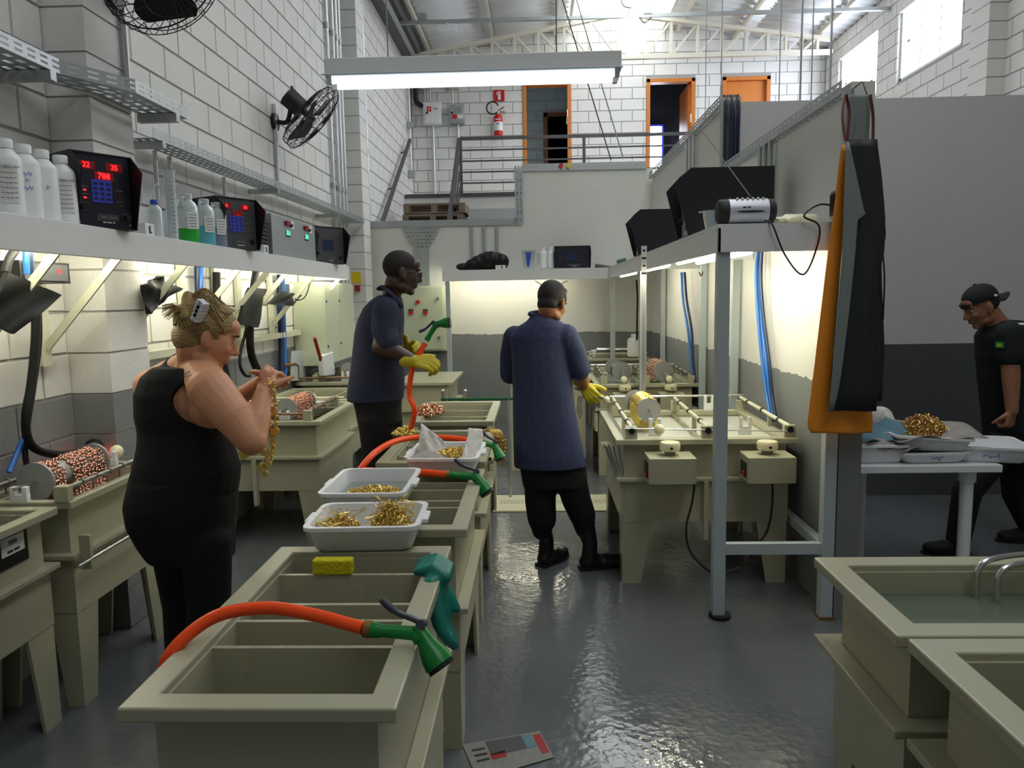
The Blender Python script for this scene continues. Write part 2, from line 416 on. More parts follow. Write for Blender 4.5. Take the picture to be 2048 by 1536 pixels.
def block_wall(parent, dirn, plane, u0, u1, k0, k1, offs, holes, matf, limit=300):
    items = []
    for k in range(k0, k1):
        z = .2*k+.1; st = offs[k % 2]
        a = math.floor((u0-st)/.4)*.4+st
        while a < u1-.02:
            ivs = [(max(a, u0), min(a+.4, u1))]
            for h0, h1, z0, z1 in holes:
                if z0-.02 < z < z1+.02:
                    nv = []
                    for p, q in ivs:
                        if q <= h0 or p >= h1: nv.append((p, q)); continue
                        if p < h0: nv.append((p, h0))
                        if q > h1: nv.append((h1, q))
                    ivs = nv
            for p, q in ivs:
                if q-p < .05: continue
                c = {'left': V((plane, (p+q)/2, z)), 'right': V((plane, (p+q)/2, z)), 'back': V(((p+q)/2, plane, z))}[dirn]
                pr = proj(c); ar = 0
                if pr and -60 < pr[0] < 2108 and -40 < pr[1] < 1500: ar = (q-p)*.2/pr[2]**2*abs((c-CAM).normalized().dot(V((1, 0, 0)) if dirn != 'back' else V((0, 1, 0))))
                items.append((ar, c, q-p, k))
            a += .4
    items.sort(key=lambda t: -t[0])
    rest = {}
    for i, (ar, c, L, k) in enumerate(items):
        mt = matf(k)
        if i < limit and ar > 0:
            o = D.objects.new('block', block_mesh(L, dirn, mt)); COL.objects.link(o); o.parent = parent; o.location = c-WO[parent]; WO[o] = c
        else: rest.setdefault(mt, []).append((c, L))
    mb = MB(); ms = list(rest)
    for i, mt in enumerate(ms):
        mb.mi = i
        for c, L in rest[mt]:
            me = block_mesh(L, dirn, mt); mb.add([v.co+c for v in me.vertices], [tuple(p.vertices) for p in me.polygons])
    if mb.v:
        o = mb.build('block_courses', ms if len(ms) > 1 else ms[0], parent); o['kind'] = 'stuff'
# floor
fl = struct(MB().box(XL-.2, XR+.2, YREAR-.2, 13.3, -.2, 0).build('floor', 'floor_wet', origin=(0, 0, 0)))
# left block wall with two pilasters
lower = lambda a, b: (lambda k: b if k < 6 else a)
wl = struct(MB().box(XL-.25, XL-.007, YREAR, YB, 0, 6.1).build('wall_left', 'mortar', origin=(XL, 0, 0)))
block_wall(wl, 'left', XL, 1.0, YB, 0, 30, (.172, .373), [(3.58, 3.95, 0, 7), (9.17, 9.58, 0, 7)], lower('block_white', 'block_grey'))
PIL = {}
def pil_mesh(mat):
    if mat in PIL: return PIL[mat]
    mb = MB().box(XL-.01, -2.07, 0, .37, .005, .195); o = mb.build('pilaster_block', mat, bevel=0, origin=(0, 0, 0)); PIL[mat] = o.data; D.objects.remove(o); return PIL[mat]
for y0 in (3.58, 9.19):
    mb = MB().box(XL-.01, -2.075, y0+.005, y0+.365, 0, 5.78); mb.build('pilaster_core', 'mortar', wl)
    for k in range(29):
        o = D.objects.new('pilaster_block', pil_mesh('block_grey' if k < 6 else 'block_white')); COL.objects.link(o); o.parent = wl
        o.location = V((0, y0, .2*k))-WO[wl]; WO[o] = V((0, y0, .2*k))
# back block wall with three doorways
DOORS = [(-.20, .685), (2.07, 2.95), (3.45, 4.31)]; ZM, ZD = 3.40, 5.54
wb = MB()
xs = [XL-.2, -.20, .685, 2.07, 2.95, 3.45, 4.31, XR+.2]
for i in range(0, 8, 2): wb.box(xs[i], xs[i+1], YB+.007, YB+.15, 0, 6.9)
for a, b in DOORS: wb.box(a, b, YB+.007, YB+.15, ZD, 6.9); wb.box(a, b, YB+.007, YB+.15, 0, ZM)
wbk = struct(wb.build('wall_back', 'mortar', origin=(0, YB, 0)))
block_wall(wbk, 'back', YB, XL, XR, 17, 33, (.21, .01), [(a-.0, b+.0, 0, ZD) for a, b in DOORS], lambda k: 'block_white')
# right block wall with two windows
WZ0, WZ1 = 4.64, 5.66; WINS = [(9.95, 11.62), (12.3, 13.8)]
wr = MB(); ys = [YREAR, 9.95, 11.62, 12.3, 13.8, YB]
for i in range(0, 6, 2): wr.box(XR+.007, XR+.2, ys[i], ys[i+1], 0, 6.1)
for a, b in WINS: wr.box(XR+.007, XR+.2, a, b, 0, WZ0); wr.box(XR+.007, XR+.2, a, b, WZ1, 6.1)
wrt = struct(wr.build('wall_right', 'mortar', origin=(XR, 0, 0)))
block_wall(wrt, 'right', XR, 6.1, YB, 15, 30, (.1, .3), [(a, b, WZ0, WZ1) for a, b in WINS], lambda k: 'block_white')
mb = MB().box(5.10, XR+.01, 9.0, 9.35, 0, 6.0); mb.build('pilaster_core', 'mortar', wrt)
PB = None
for k in range(15, 30):
    if PB is None:
        o = MB().box(5.095, XR+.01, 8.99, 9.36, .005, .195).build('pilaster_block', 'block_white', wrt, origin=(0, 0, 0)); PB = o
        o.location = V((0, 0, 3.0)); continue
    c = PB.copy(); COL.objects.link(c); c.parent = wrt; c.location = V((0, 0, .2*k)); WO[c] = WO[wrt]
for i, (a, b) in enumerate(WINS):
    f = MB()
    for p, q, r, s_ in ((a, a+.05, WZ0, WZ1), (b-.05, b, WZ0, WZ1), (a, b, WZ0, WZ0+.05), (a, b, WZ1-.05, WZ1)): f.box(XR+.04, XR+.09, p, q, r, s_)
    wo = struct(f.build('window_%d' % (i+1), 'white_paint', origin=(XR, (a+b)/2, WZ0)))
    n = 3
    for k in range(n):
        p, q = a+.05+(b-a-.1)*k/n, a+.05+(b-a-.1)*(k+1)/n
        MB().box(XR+.06, XR+.07, p, q, WZ0+.05, WZ1-.05).build('pane', 'window_lit', wo)
        if k: MB().box(XR+.045, XR+.085, p-.012, p+.012, WZ0+.05, WZ1-.05).build('mullion', 'white_paint', wo)
    MB().box(XR+.035, XR+.055, b-.3, b-.2, (WZ0+WZ1)/2-.02, (WZ0+WZ1)/2+.02).build('latch', 'galv', wo)
# rear of the shop, behind the photographer
struct(MB().box(XL-.2, XR+.2, YREAR-.2, YREAR, 0, 6.9).build('wall_rear', 'plaster'))
# low plastered walls round the plating area
hw = MB().prism([(XL, YH, 0), (XP, YH, 0), (XP, YH, 3.2), (-.22, YH, 3.2), (-.22, YH, 2.55), (XL, YH, 2.55)], (0, .14, 0))
struct(hw.build('wall_half', 'half_wall_paint'))
pw = MB().prism([(XP, 3.67, 0), (XP, YH+.14, 0), (XP, YH+.14, 3.1), (XP, YC, 3.1), (XP, YC, 2.6), (XP, 3.67, 2.6)], (.11, 0, 0))
struct(pw.build('wall_partition', 'half_wall_paint'))
struct(MB().box(XP+.11, XR, YC, YC+.12, 0, 3.08).build('wall_cross', 'cross_wall_paint'))
# mezzanine, landing
mz = MB().box(XL, XR, 13.3, YB, 3.25, ZM).box(XL, XR, 13.3, 13.4, 2.3, 3.25)
struct(mz.build('floor_mezzanine', 'plaster'))
struct(MB().box(XL, 0.2, 10.6, 13.3, 2.5, 2.62).build('floor_landing', 'plaster_grey'))
struct(MB().box(XL+.02, .35, 13.27, 13.3, 3.36, 3.42).build('trim_1', 'rail_paint'))
# rooms behind the doorways
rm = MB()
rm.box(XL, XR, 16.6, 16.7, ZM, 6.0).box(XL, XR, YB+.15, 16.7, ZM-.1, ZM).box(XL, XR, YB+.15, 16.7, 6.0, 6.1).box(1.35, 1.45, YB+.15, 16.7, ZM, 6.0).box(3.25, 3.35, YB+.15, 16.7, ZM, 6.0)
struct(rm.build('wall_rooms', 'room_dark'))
tw = struct(MB().box(-.9, 1.35, 16.0, 16.1, ZM, 6.0).build('wall_corridor', 'mortar', origin=(0, 16, ZM)))
block_wall(tw, 'back', 15.99, -.9, 1.35, 17, 30, (.05, .25), [(.20, .95, 0, 5.35)], lambda k: 'block_teal', limit=70)
tag(tw, kind='structure')
def door(n, a, b):
    f = MB(); t = .065
    f.box(a, a+t, YB-.02, YB+.15, ZM, ZD).box(b-t, b, YB-.02, YB+.15, ZM, ZD).box(a, b, YB-.02, YB+.15, ZD-t, ZD)
    return struct(f.build('door_%d' % n, 'orange_wood', origin=((a+b)/2, YB, ZM), bevel=.004))
d1 = door(1, *DOORS[0]); d2 = door(2, *DOORS[1]); d3 = door(3, *DOORS[2])
MB().box(.655, .70, YB+.1, YB+.85, ZM, ZD-.08).build('door_leaf', 'orange_wood', d1); MB().box(.600, .62, YB-.0, YB+.03, 4.78, 4.9).build('strike_plate', 'white_paint', d1)
for z in (4.9, 3.9): MB().box(.612, .622, YB-.025, YB-.005, z, z+.13).build('hinge', 'steel', d1)
MB().box(2.84, 2.885, YB+.1, YB+.9, ZM, ZD-.08).build('door_leaf', 'orange_wood', d2); MB().box(2.865, 2.885, YB-.03, YB-.01, 4.75, 4.9).build('hinge', 'white_paint', d2)
MB().box(3.515, 4.245, YB+.06, YB+.10, ZM, ZD-.07).build('door_leaf', 'orange_wood', d3)
dd = MB().box(.20, .28, 15.93, 16.05, ZM, 5.35).box(.87, .95, 15.93, 16.05, ZM, 5.35).box(.2, .95, 15.93, 16.05, 5.27, 5.35)
ddo = struct(dd.build('door_4', 'brown_wood')); MB().box(.28, .87, 16.0, 16.03, ZM, 5.27).build('door_leaf', 'brown_wood', ddo)
p, q = aty(1297, 255, 16.55), aty(1322, 318, 16.55)
wf = struct(MB().box(p.x, q.x+.05, 16.5, 16.58, 3.9, p.z+.05).build('window_3', 'blue_frame')); MB().box(p.x+.03, q.x, 16.47, 16.5, 3.95, p.z).build('pane', 'window_lit', wf)
# roof: corrugated sheets, ridge roof light, truss, purlins
RIDX, RIDZ, EZL, EZR = 1.50, 6.62, 6.02, 6.0
def roof_z(x): return EZL+(RIDZ-EZL)*(x-XL)/(RIDX-XL) if x < RIDX else EZR+(RIDZ-EZR)*(XR-x)/(XR-RIDX)
def corr(x0, x1, y0, y1, per=.22, amp=.018):
    n = int((y1-y0)/per*6); mb = MB()
    ps = []
    for i in range(n+1):
        y = y0+(y1-y0)*i/n; a = amp*math.sin(2*math.pi*(y-y0)/per)
        ps += [(x0, y, roof_z(x0)+a), (x1, y, roof_z(x1)+a)]
    mb.add(ps, [(2*i, 2*i+2, 2*i+3, 2*i+1) for i in range(n)]); return mb
ce = struct(MB().prism([(XL-.2, YREAR, EZL+.12), (RIDX, YREAR, RIDZ+.12), (XR+.2, YREAR, EZR+.12), (XR+.2, YREAR, EZR+.17), (RIDX, YREAR, RIDZ+.17), (XL-.2, YREAR, EZL+.17)], (0, YB+.15-YREAR, 0)).build('ceiling', 'roof_sheet', origin=(RIDX, 4, 6)))
for a, b in ((XL, -.85), (-.87, .62), (2.38, 3.9), (3.88, XR)): corr(a, b, 2.0, YB).build('roof_sheet', 'roof_sheet', ce, smooth=60, solid=.003)
for a, b in ((.62, RIDX), (RIDX, 2.38)): pass
for a, b in ((.62, RIDX), (RIDX, 2.38)): corr(a, b, -2.0, YB).build('roof_light', 'skylight', ce, smooth=60)
YT = 13.5
def P2(x, y): return aty(x, y, YT)
tr = thing('roof_truss', 'cream steel lattice roof truss spanning in front of the back wall', 'truss', (1.5, YT, 5.66))
zb = 5.66; xa, xb = -2.05, 5.06
topz = lambda x: 5.78+(6.37-5.78)*(x-xa)/(1.5-xa) if x < 1.5 else 5.86+(6.37-5.86)*(xb-x)/(xb-1.5)
MB().bar((xa, YT, zb), (xb, YT, zb), .09, .07).build('bottom_chord', 'steel_cream', tr)
MB().bar((xa, YT, topz(xa)), (1.5, YT, topz(1.5)), .09, .06).build('top_chord', 'steel_cream', tr)
MB().bar((1.5, YT, topz(1.5)), (xb, YT, topz(xb)), .09, .06).build('top_chord', 'steel_cream', tr)
vx = [849, 880, 909, 943, 984, 1030, 1077, 1129, 1182, 1236, 1289, 1342, 1395, 1443, 1492, 1535, 1571, 1602, 1634]
vX = [P2(x, 105).x for x in vx]; mid = 9
for i, x in enumerate(vX):
    MB().bar((x, YT, zb), (x, YT, topz(x)), .045, .06, (0, 1, 0)).build('vertical', 'steel_cream', tr)
    if i < mid: MB().bar((x, YT, topz(x)), (vX[i+1], YT, zb), .035, .04, (0, 1, 0)).build('diagonal', 'steel_cream', tr)
    if i > mid: MB().bar((x, YT, topz(x)), (vX[i-1], YT, zb), .035, .04, (0, 1, 0)).build('diagonal', 'steel_cream', tr)
for x in (-1.86, -.72, .40, .66, 2.36, 2.62, 3.62, 4.88):
    z = roof_z(x)-.045
    one('roof_purlin', 'cream steel purlin running under the corrugated roof sheets', 'purlin', MB().box(x-.025, x+.025, 2.0, YB-.02, z-.06, z+.02), 'steel_cream', 'roof purlins')
one('gutter', 'dark grey box gutter between left block wall and roof', 'gutter', MB().box(XL+.01, XL+.32, 4, YB-.02, 5.805, 5.98), 'gutter')
# ================================================================== TANKS
def frame_bm(x0, x1, y0, y1, z0, z1, w, chamf=.012):
    mb = MB(); a, b, c, d = x0+w, x1-w, y0+w, y1-w
    o = [(x0, y0), (x1, y0), (x1, y1), (x0, y1)]; i = [(a, c), (b, c), (b, d), (a, d)]
    vs = [(x, y, z1) for x, y in o]+[(x, y, z1) for x, y in i]+[(x, y, z0) for x, y in o]+[(x, y, z0) for x, y in i]
    fs = []
    for k in range(4):
        j = (k+1) % 4
        fs += [(k, j, 4+j, 4+k), (8+j, 8+k, 12+k, 12+j), (8+k, 8+j, j, k), (4+k, 4+j, 12+j, 12+k)]
    return mb.add(vs, fs)
def tank(label, x0, x1, y0, y1, zr=.84, zf=.6, zs=.36, rw=.055, div=(), divx=(), water=None, wmat='water_grey', group='plating tanks', inset=.05, legs=True, legw=.15, sk_in=.05, ribs=(), divdrop=.02):
    t = thing('plating_tank', label, 'tank', ((x0+x1)/2, (y0+y1)/2, 0), group)
    frame_bm(x0, x1, y0, y1, zr-.032, zr, rw).build('rim', 'pp', t, bevel=.005)
    bx0, bx1, by0, by1 = x0+inset, x1-inset, y0+inset, y1-inset; wt = .014
    zb = zs+.03
    b = MB()
    b.box(bx0, bx0+wt, by0, by1, zb, zr-.02).box(bx1-wt, bx1, by0, by1, zb, zr-.02).box(bx0+wt, bx1-wt, by0, by0+wt, zb, zr-.02).box(bx0+wt, bx1-wt, by1-wt, by1, zb, zr-.02).box(bx0, bx1, by0, by1, zb-.01, zb)
    b.build('body', 'pp', t)
    for y in div: MB().box(bx0+wt, bx1-wt, y-.007, y+.007, zb, zr-divdrop).build('divider', 'pp', t)
    for x in divx: MB().box(x-.007, x+.007, by0+wt, by1-wt, zb, zr-divdrop).build('divider', 'pp', t)
    frame_bm(x0+.005, x1-.005, y0+.005, y1-.005, zf-.022, zf, inset-.005).build('flange', 'pp', t, bevel=.004)
    k = inset-.012; s = MB(); sx0, sx1, sy0, sy1 = x0+k, x1-k, y0+k, y1-k
    s.box(sx0, sx0+wt, sy0, sy1, zs, zf-.02).box(sx1-wt, sx1, sy0, sy1, zs, zf-.02).box(sx0+wt, sx1-wt, sy0, sy0+wt, zs, zf-.02).box(sx0+wt, sx1-wt, sy1-wt, sy1, zs, zf-.02)
    s.build('skirt', 'pp', t)
    for q in ribs:   # upright stiffeners on the long sides: (axis, position, side)
        if q[0] == 'y': MB().box(q[1]-.012, q[1]+.012, (sy0-.045 if q[2] < 0 else sy1), (sy0 if q[2] < 0 else sy1+.045), zs-.09, zf-.022).build('rib', 'pp', t)
        else: MB().box((sx0-.045 if q[2] < 0 else sx1), (sx0 if q[2] < 0 else sx1+.045), q[1]-.012, q[1]+.012, zs-.02, zf-.022).build('rib', 'pp', t)
    if legs:
        for sx in (-1, 1):
            for sy in (-1, 1):
                ex = sx0+.003 if sx < 0 else sx1-.003; ey = sy0+.003 if sy < 0 else sy1-.003
                wx = min(legw, (sx1-sx0)*.32); wy = min(legw, (sy1-sy0)*.32); l = MB()
                # two tapered boards meeting at the corner
                l.prism([(ex, ey, zs+.02), (ex-sx*wx, ey, zs+.02), (ex-sx*wx*.62, ey, 0), (ex, ey, 0)], (0, -sy*.014, 0))
                l.prism([(ex, ey-sy*.014, zs+.02), (ex, ey-sy*wy, zs+.02), (ex, ey-sy*wy*.62, 0), (ex, ey-sy*.014, 0)], (-sx*.014, 0, 0))
                l.build('leg', 'pp', t)
    if water: MB().box(bx0+wt, bx1-wt, by0+wt, by1-wt, water-.04, water).build('liquid', wmat, t)
    return t
G = 'rinse tanks in the centre row'
C1 = tank('rinse tank with yellow sponge and four empty cells', -.845, -.285, 1.385, 2.36, .84, .50, .22, .06, (1.69, 1.835, 1.94, 2.16), group=G, water=.60, wmat='water_green', legw=.2)
C2 = tank('rinse tank under two white plastic trays of gold pieces', -.815, -.25, 2.53, 3.45, .84, .55, .30, .06, (2.87, 2.97, 3.14, 3.27), group=G, legw=.18)
C3 = tank('rinse tank under newspaper lined white tray', -.80, -.255, 3.60, 4.50, .84, .58, .33, .055, (3.85, 4.12), group=G)
C4 = tank('rinse tank with copper chains over its rim', -.83, -.285, 4.80, 5.75, .84, .58, .33, .055, (5.12, 5.4), group=G)
G = 'plating tanks on the right'
R1 = tank('wide plating tank full of froth with a gold drum and two grey motor boxes', .43, 1.43, 4.12, 5.20, .84, .62, .36, .07, (), (), .80, 'water_froth', G, ribs=(('y', .93, -1),), legw=.17)
MB().box(.915, .93, 4.2, 5.12, .6, .825).build('divider', 'pp', R1)
R2 = tank('wide plating tank with a copper covered disc drum over it', .515, 1.44, 6.72, 7.75, .84, .62, .36, .06, (), (.97,), .80, 'water_grey', G)
R3 = tank('narrow tank tight behind the wide tank with the copper drum', .59, 1.05, 7.80, 8.34, .84, .62, .36, .05, (8.0, 8.15), (), None, group=G)
R4 = tank('end plating tank below the back shelf with bare steel drum', .62, 1.36, 9.02, 9.62, .88, .64, .38, .05, (), (), .82, 'water_grey', G)
G = 'plating tanks along the left wall'
L1 = tank('small plating tank with black nameplate next to shelf end', -2.24, -1.865, 2.05, 2.79, .86, .64, .40, .05, (), (), .74, 'water_dark', G, inset=.045)
L2 = tank('narrow plating tank with copper bead drum behind the woman', -2.245, -1.83, 2.815, 3.57, .87, .65, .40, .04, (), (), .78, 'water_grey', G, inset=.045)
L3 = tank('large plating tank with two copper drums beside the aisle', -2.24, -1.435, 4.88, 5.83, .84, .60, .36, .06, (5.62,), (), .76, 'water_dark', G, ribs=(('y', -1.9, -1),))
L5 = tank('plain tank with three open cells behind the two copper drums', -2.24, -1.50, 5.92, 6.75, .84, .60, .36, .05, (), (-1.98, -1.72), None, group=G)
L4 = tank('far left plating tank below red handled dustpan', -2.24, -1.42, 6.85, 7.75, .88, .62, .36, .05, (), (), .80, 'water_dark', G)
G = 'water tanks by the photographer'
RF1 = tank('water filled tank with bent steel heating tube', .83, 1.62, 1.70, 2.235, .84, .60, .30, .072, (), (), .755, 'water_green', G, inset=.066, sk_in=.06)
RF2 = tank('empty tank standing tight in front of tank with heating tube', .845, 1.55, .85, 1.685, .842, .60, .30, .072, (), (), .60, 'water_green', G, inset=.066, sk_in=.06)
MM = thing('plating_tank', 'tank end showing left of man in navy coat below back wall', 'tank', (-.05, 7.2, 0))
p = aty(1010, 757, 7.0)
MB().box(p.x, p.x+.8, 6.95, 7.55, p.z-.03, p.z).build('rim', 'pp', MM, bevel=.004)
MB().box(p.x+.05, p.x+.75, 7.0, 7.5, .35, p.z-.03).build('body', 'pp', MM)
for sx in (p.x+.05, p.x+.67):
    for sy in (7.0, 7.42): MB().box(sx, sx+.08, sy, sy+.08, 0, .35).build('leg', 'pp', MM)
LB = thing('plating_tank', 'tank end jutting out behind the tall man below grey cabinet', 'tank', (-1.5, 7.6, 0))
MB().box(-1.36, -.80, 7.05, 8.1, .81, .84).build('rim', 'pp', LB, bevel=.004); MB().box(-1.31, -.86, 7.1, 8.05, .36, .81).build('body', 'pp', LB)
for sx in (-1.31, -.94):
    for sy in (7.1, 7.97): MB().box(sx, sx+.08, sy, sy+.08, 0, .36).build('leg', 'pp', LB)
MB().box(-1.36, -.80, 7.05, 8.1, .56, .585).build('flange', 'pp', LB)
# nameplate on the nearest left tank
np_ = MB().box(-1.909, -1.905, 2.50, 2.66, .70, .82).build('nameplate', 'black', L1)
MB().box(-1.9045, -1.9035, 2.52, 2.64, .745, .81).build('badge', 'label_white', np_)
text('logo', '##', .04, (-1.9025, 2.58, .79), (0, 1, 0), (0, 0, 1), 'print_grey', np_)
text('caption', '######', .02, (-1.9025, 2.58, .758), (0, 1, 0), (0, 0, 1), 'ink', np_)
# ------------------------------------------------------------------ rods, sockets, drums
def rod(parent, p0, p1, r, mat, rings=0, rmat='black', name='anode_rod'):
    o = MB().cyl(p0, p1, r, n=10).build(name, mat, parent, smooth=40)
    p0, p1 = V(p0), V(p1); d = (p1-p0).normalized()
    for k in range(rings):
        c = p0+(p1-p0)*((k+.6)/(rings+.2)); MB().cyl(c-d*.012, c+d*.012, r*1.35, n=10).build('sleeve', rmat, o, smooth=40)
    return o
def hooks(parent, p0, p1, n, mat='dull_steel'):
    p0, p1 = V(p0), V(p1); d = (p1-p0).normalized(); s = V((d.y, -d.x, 0))
    for k in range(n):
        c = p0+(p1-p0)*((k+.5)/n)
        pts = [c+s*.012*math.cos(a)+V((0, 0, .014*math.sin(a))) for a in [math.radians(q) for q in (-40, 0, 45, 90, 135, 180)]]+[c-s*.012+V((0, 0, -.05))]
        MB().tube(pts, .004, 6).build('hook', mat, parent, smooth=50)
def block_foot(parent, c, mat='pp', s=(.03, .03, .03)):
    o = MB().box(c[0]-s[0], c[0]+s[0], c[1]-s[1], c[1]+s[1], c[2]-s[2], c[2]+s[2]).build('rod_socket', mat, parent, bevel=.003); return o
def fork(parent, c, along, h=.06, w=.035):
    c = V(c); a = V(along).normalized(); sd = V((a.y, -a.x, 0)); mb = MB()
    mb.obox(c+V((0, 0, h*.25)), a*.012, sd*w, V((0, 0, h*.25)))
    for s in (-1, 1): mb.obox(c+sd*(s*w*.7)+V((0, 0, h*.72)), a*.012, sd*(w*.28), V((0, 0, h*.3)))
    return mb.build('bearing_fork', 'white_plastic', parent, bevel=.003)
def ico(): 
    t = (1+5**.5)/2; v = [(-1,t,0),(1,t,0),(-1,-t,0),(1,-t,0),(0,-1,t),(0,1,t),(0,-1,-t),(0,1,-t),(t,0,-1),(t,0,1),(-t,0,-1),(-t,0,1)]
    f = [(0,11,5),(0,5,1),(0,1,7),(0,7,10),(0,10,11),(1,5,9),(5,11,4),(11,10,2),(10,7,6),(7,1,8),(3,9,4),(3,4,2),(3,2,6),(3,6,8),(3,8,9),(4,9,5),(2,4,11),(6,2,10),(8,6,7),(9,8,1)]
    return [V(p).normalized() for p in v], f
ICV, ICF = ico()
def bead(mb, c, r): mb.add([V(c)+p*r for p in ICV], ICF)
def drum(label, pa, pb, rd, rc, ax0, ax1, bead_mat=None, loops=0, drop=.1, br=.006, ball=True, group='plating drums', discm='disc_grey', corem='disc_grey', gaps=(), nb=26, bare=False):
    pa, pb = V(pa), V(pb); d = (pb-pa).normalized()
    t = thing('plating_drum', label, 'drum', (pa+pb)/2, group)
    for p in (pa, pb): MB().cyl(p-d*.006, p+d*.006, rd, n=32).build('disc', discm, t, smooth=40)
    MB().cyl(pa, pb, rc, n=20).build('core', corem, t, smooth=40)
    a0, a1 = V(ax0), V(ax1)
    MB().cyl(a0, pa, .007, n=8).cyl(pb, a1, .007, n=8).build('axle', 'steel', t, smooth=40)
    if ball: MB().ell(a1, .032).build('ball_knob', 'cream_plastic', t, smooth=60)
    if loops:
        side = d.cross(V((0, 0, 1))).normalized(); mb = MB(); L = (pb-pa).length; R = rc+br
        for i in range(loops):
            u = (i+.5)/loops
            if any(g0 < u < g1 for g0, g1 in gaps): continue
            c0 = pa+d*(L*(.03+.94*u))
            for k in range(nb):
                q = k/(nb-1)*2-1; arc = math.pi*R/2; tot = arc+drop; sdist = q*tot
                if abs(sdist) < arc: an = sdist/R; p = c0+side*(math.sin(an)*R)+V((0, 0, math.cos(an)*R))
                else: p = c0+side*(math.copysign(R, sdist))-V((0, 0, abs(sdist)-arc))
                bead(mb, p+V((random.uniform(-1, 1), random.uniform(-1, 1), random.uniform(-1, 1)))*br*.7, br*random.uniform(.7, 1.15))
        o = mb.build('bead_strands', bead_mat, t); o['kind'] = 'stuff'
    return t
# L2 drum: axis along the wall
z7 = lambda x, y: (x/5.851, 740+y/5.851)
pa, pb = atx(*z7(480, 1215), -2.04), atx(*z7(1160, 955), -2.04)
pa = V((-2.04, 2.93, .925)); pb = V((-2.04, 3.33, .925))
drum('drum of copper bead strings in narrow tank by the woman', pa, pb, .078, .055, (-2.04, 2.80, .925), (-2.04, 3.52, .925), 'copper', 30, .13, .0075, gaps=((.22, .38),), nb=30)
rod(L2, (-2.18, 2.85, .915), (-2.18, 3.55, .915), .011, 'dull_steel'); rod(L2, (-1.865, 2.84, .915), (-1.865, 3.55, .915), .011, 'dull_steel')
hooks(L2, (-2.18, 2.9, .915), (-2.18, 3.5, .915), 5); hooks(L2, (-1.865, 2.9, .915), (-1.865, 3.5, .915), 6)
for y in (2.83, 3.55): block_foot(L2, (-1.865, y, .90), s=(.028, .02, .032)); block_foot(L2, (-2.18, y, .90), s=(.025, .02, .032))
fork(L2, (-2.04, 2.83, .868), (0, 1, 0)); fork(L2, (-2.04, 3.46, .868), (0, 1, 0), .07)
rod(L2, (-1.80, 2.78, .62), (-1.80, 3.35, .62), .008, 'steel', name='hand_rail'); MB().box(-1.84, -1.795, 2.86, 2.875, .58, .72).build('rail_bracket', 'pp', L2)
rl = thing('indicator_lamp', 'black domed lamp glowing red on narrow left tank', 'lamp', (-2.15, 3.52, .87))
MB().lathe([(.0, .07), (.03, .06), (.045, .03), (.045, 0)], (-2.15, 3.52, .92), 16).build('dome', 'black', rl, smooth=40); MB().cyl((-2.15, 3.52, .87), (-2.15, 3.52, .92), .042, n=16).build('lens', 'led_red', rl, smooth=40)
# L3 two drums
b2 = lambda x, y: (420+x/5.851, 700+y/5.851)
drum('right hand copper drum on the large left tank', (-1.70, 5.0, .905), (-1.70, 5.42, .905), .075, .055, (-1.70, 4.90, .905), (-1.70, 5.58, .905), 'copper', 30, .07, .0075, group='copper drums on large tank', nb=26)
drum('copper drum by the wall on the large left tank', (-2.0, 5.0, .905), (-2.0, 5.42, .905), .075, .055, (-2.0, 4.90, .905), (-2.0, 5.58, .905), 'copper_bright', 30, .07, .0075, group='copper drums on large tank', nb=26)
for x, mt in ((-2.16, 'brownrod'), (-1.85, 'brownrod'), (-1.53, 'brownrod')):
    rod(L3, (x, 4.92, .90), (x, 5.60, .90), .013, mt, 3, 'dull_steel'); hooks(L3, (x, 4.95, .90), (x, 5.55, .90), 5)
    for y in (4.91, 5.60): block_foot(L3, (x, y, .875), s=(.028, .022, .035))
rod(L3, (-2.2, 4.91, .885), (-1.5, 4.91, .885), .008, 'brownrod', name='bus_bar'); rod(L3, (-2.2, 5.60, .90), (-1.46, 5.60, .90), .009, 'cream_plastic', name='bus_bar')
for x in (-1.70, -2.0): fork(L3, (x, 4.95, .84), (0, 1, 0)); fork(L3, (x, 5.52, .84), (0, 1, 0), .08)
MB().box(-1.66, -1.55, 5.50, 5.58, .86, .88).build('pad', 'white_plastic', L3)
# L4 bare drum
drum('bare grey drum on far left tank', (-1.78, 7.0, .985), (-1.78, 7.42, .985), .06, .04, (-1.78, 6.86, .975), (-1.78, 7.56, .985))
for x, mt in ((-2.05, 'pp'), (-1.52, 'copper')):
    rod(L4, (x, 6.87, .95), (x, 7.72, .95), .014, mt, 3, 'dull_steel')
    for y in (6.88, 7.7): block_foot(L4, (x, y, .91), s=(.028, .022, .035))
rod(L4, (-2.2, 6.86, .92), (-1.44, 6.86, .92), .01, 'brownrod', name='bus_bar')
fork(L4, (-1.78, 6.90, .88), (0, 1, 0), .09); fork(L4, (-1.78, 7.52, .88), (0, 1, 0), .09)
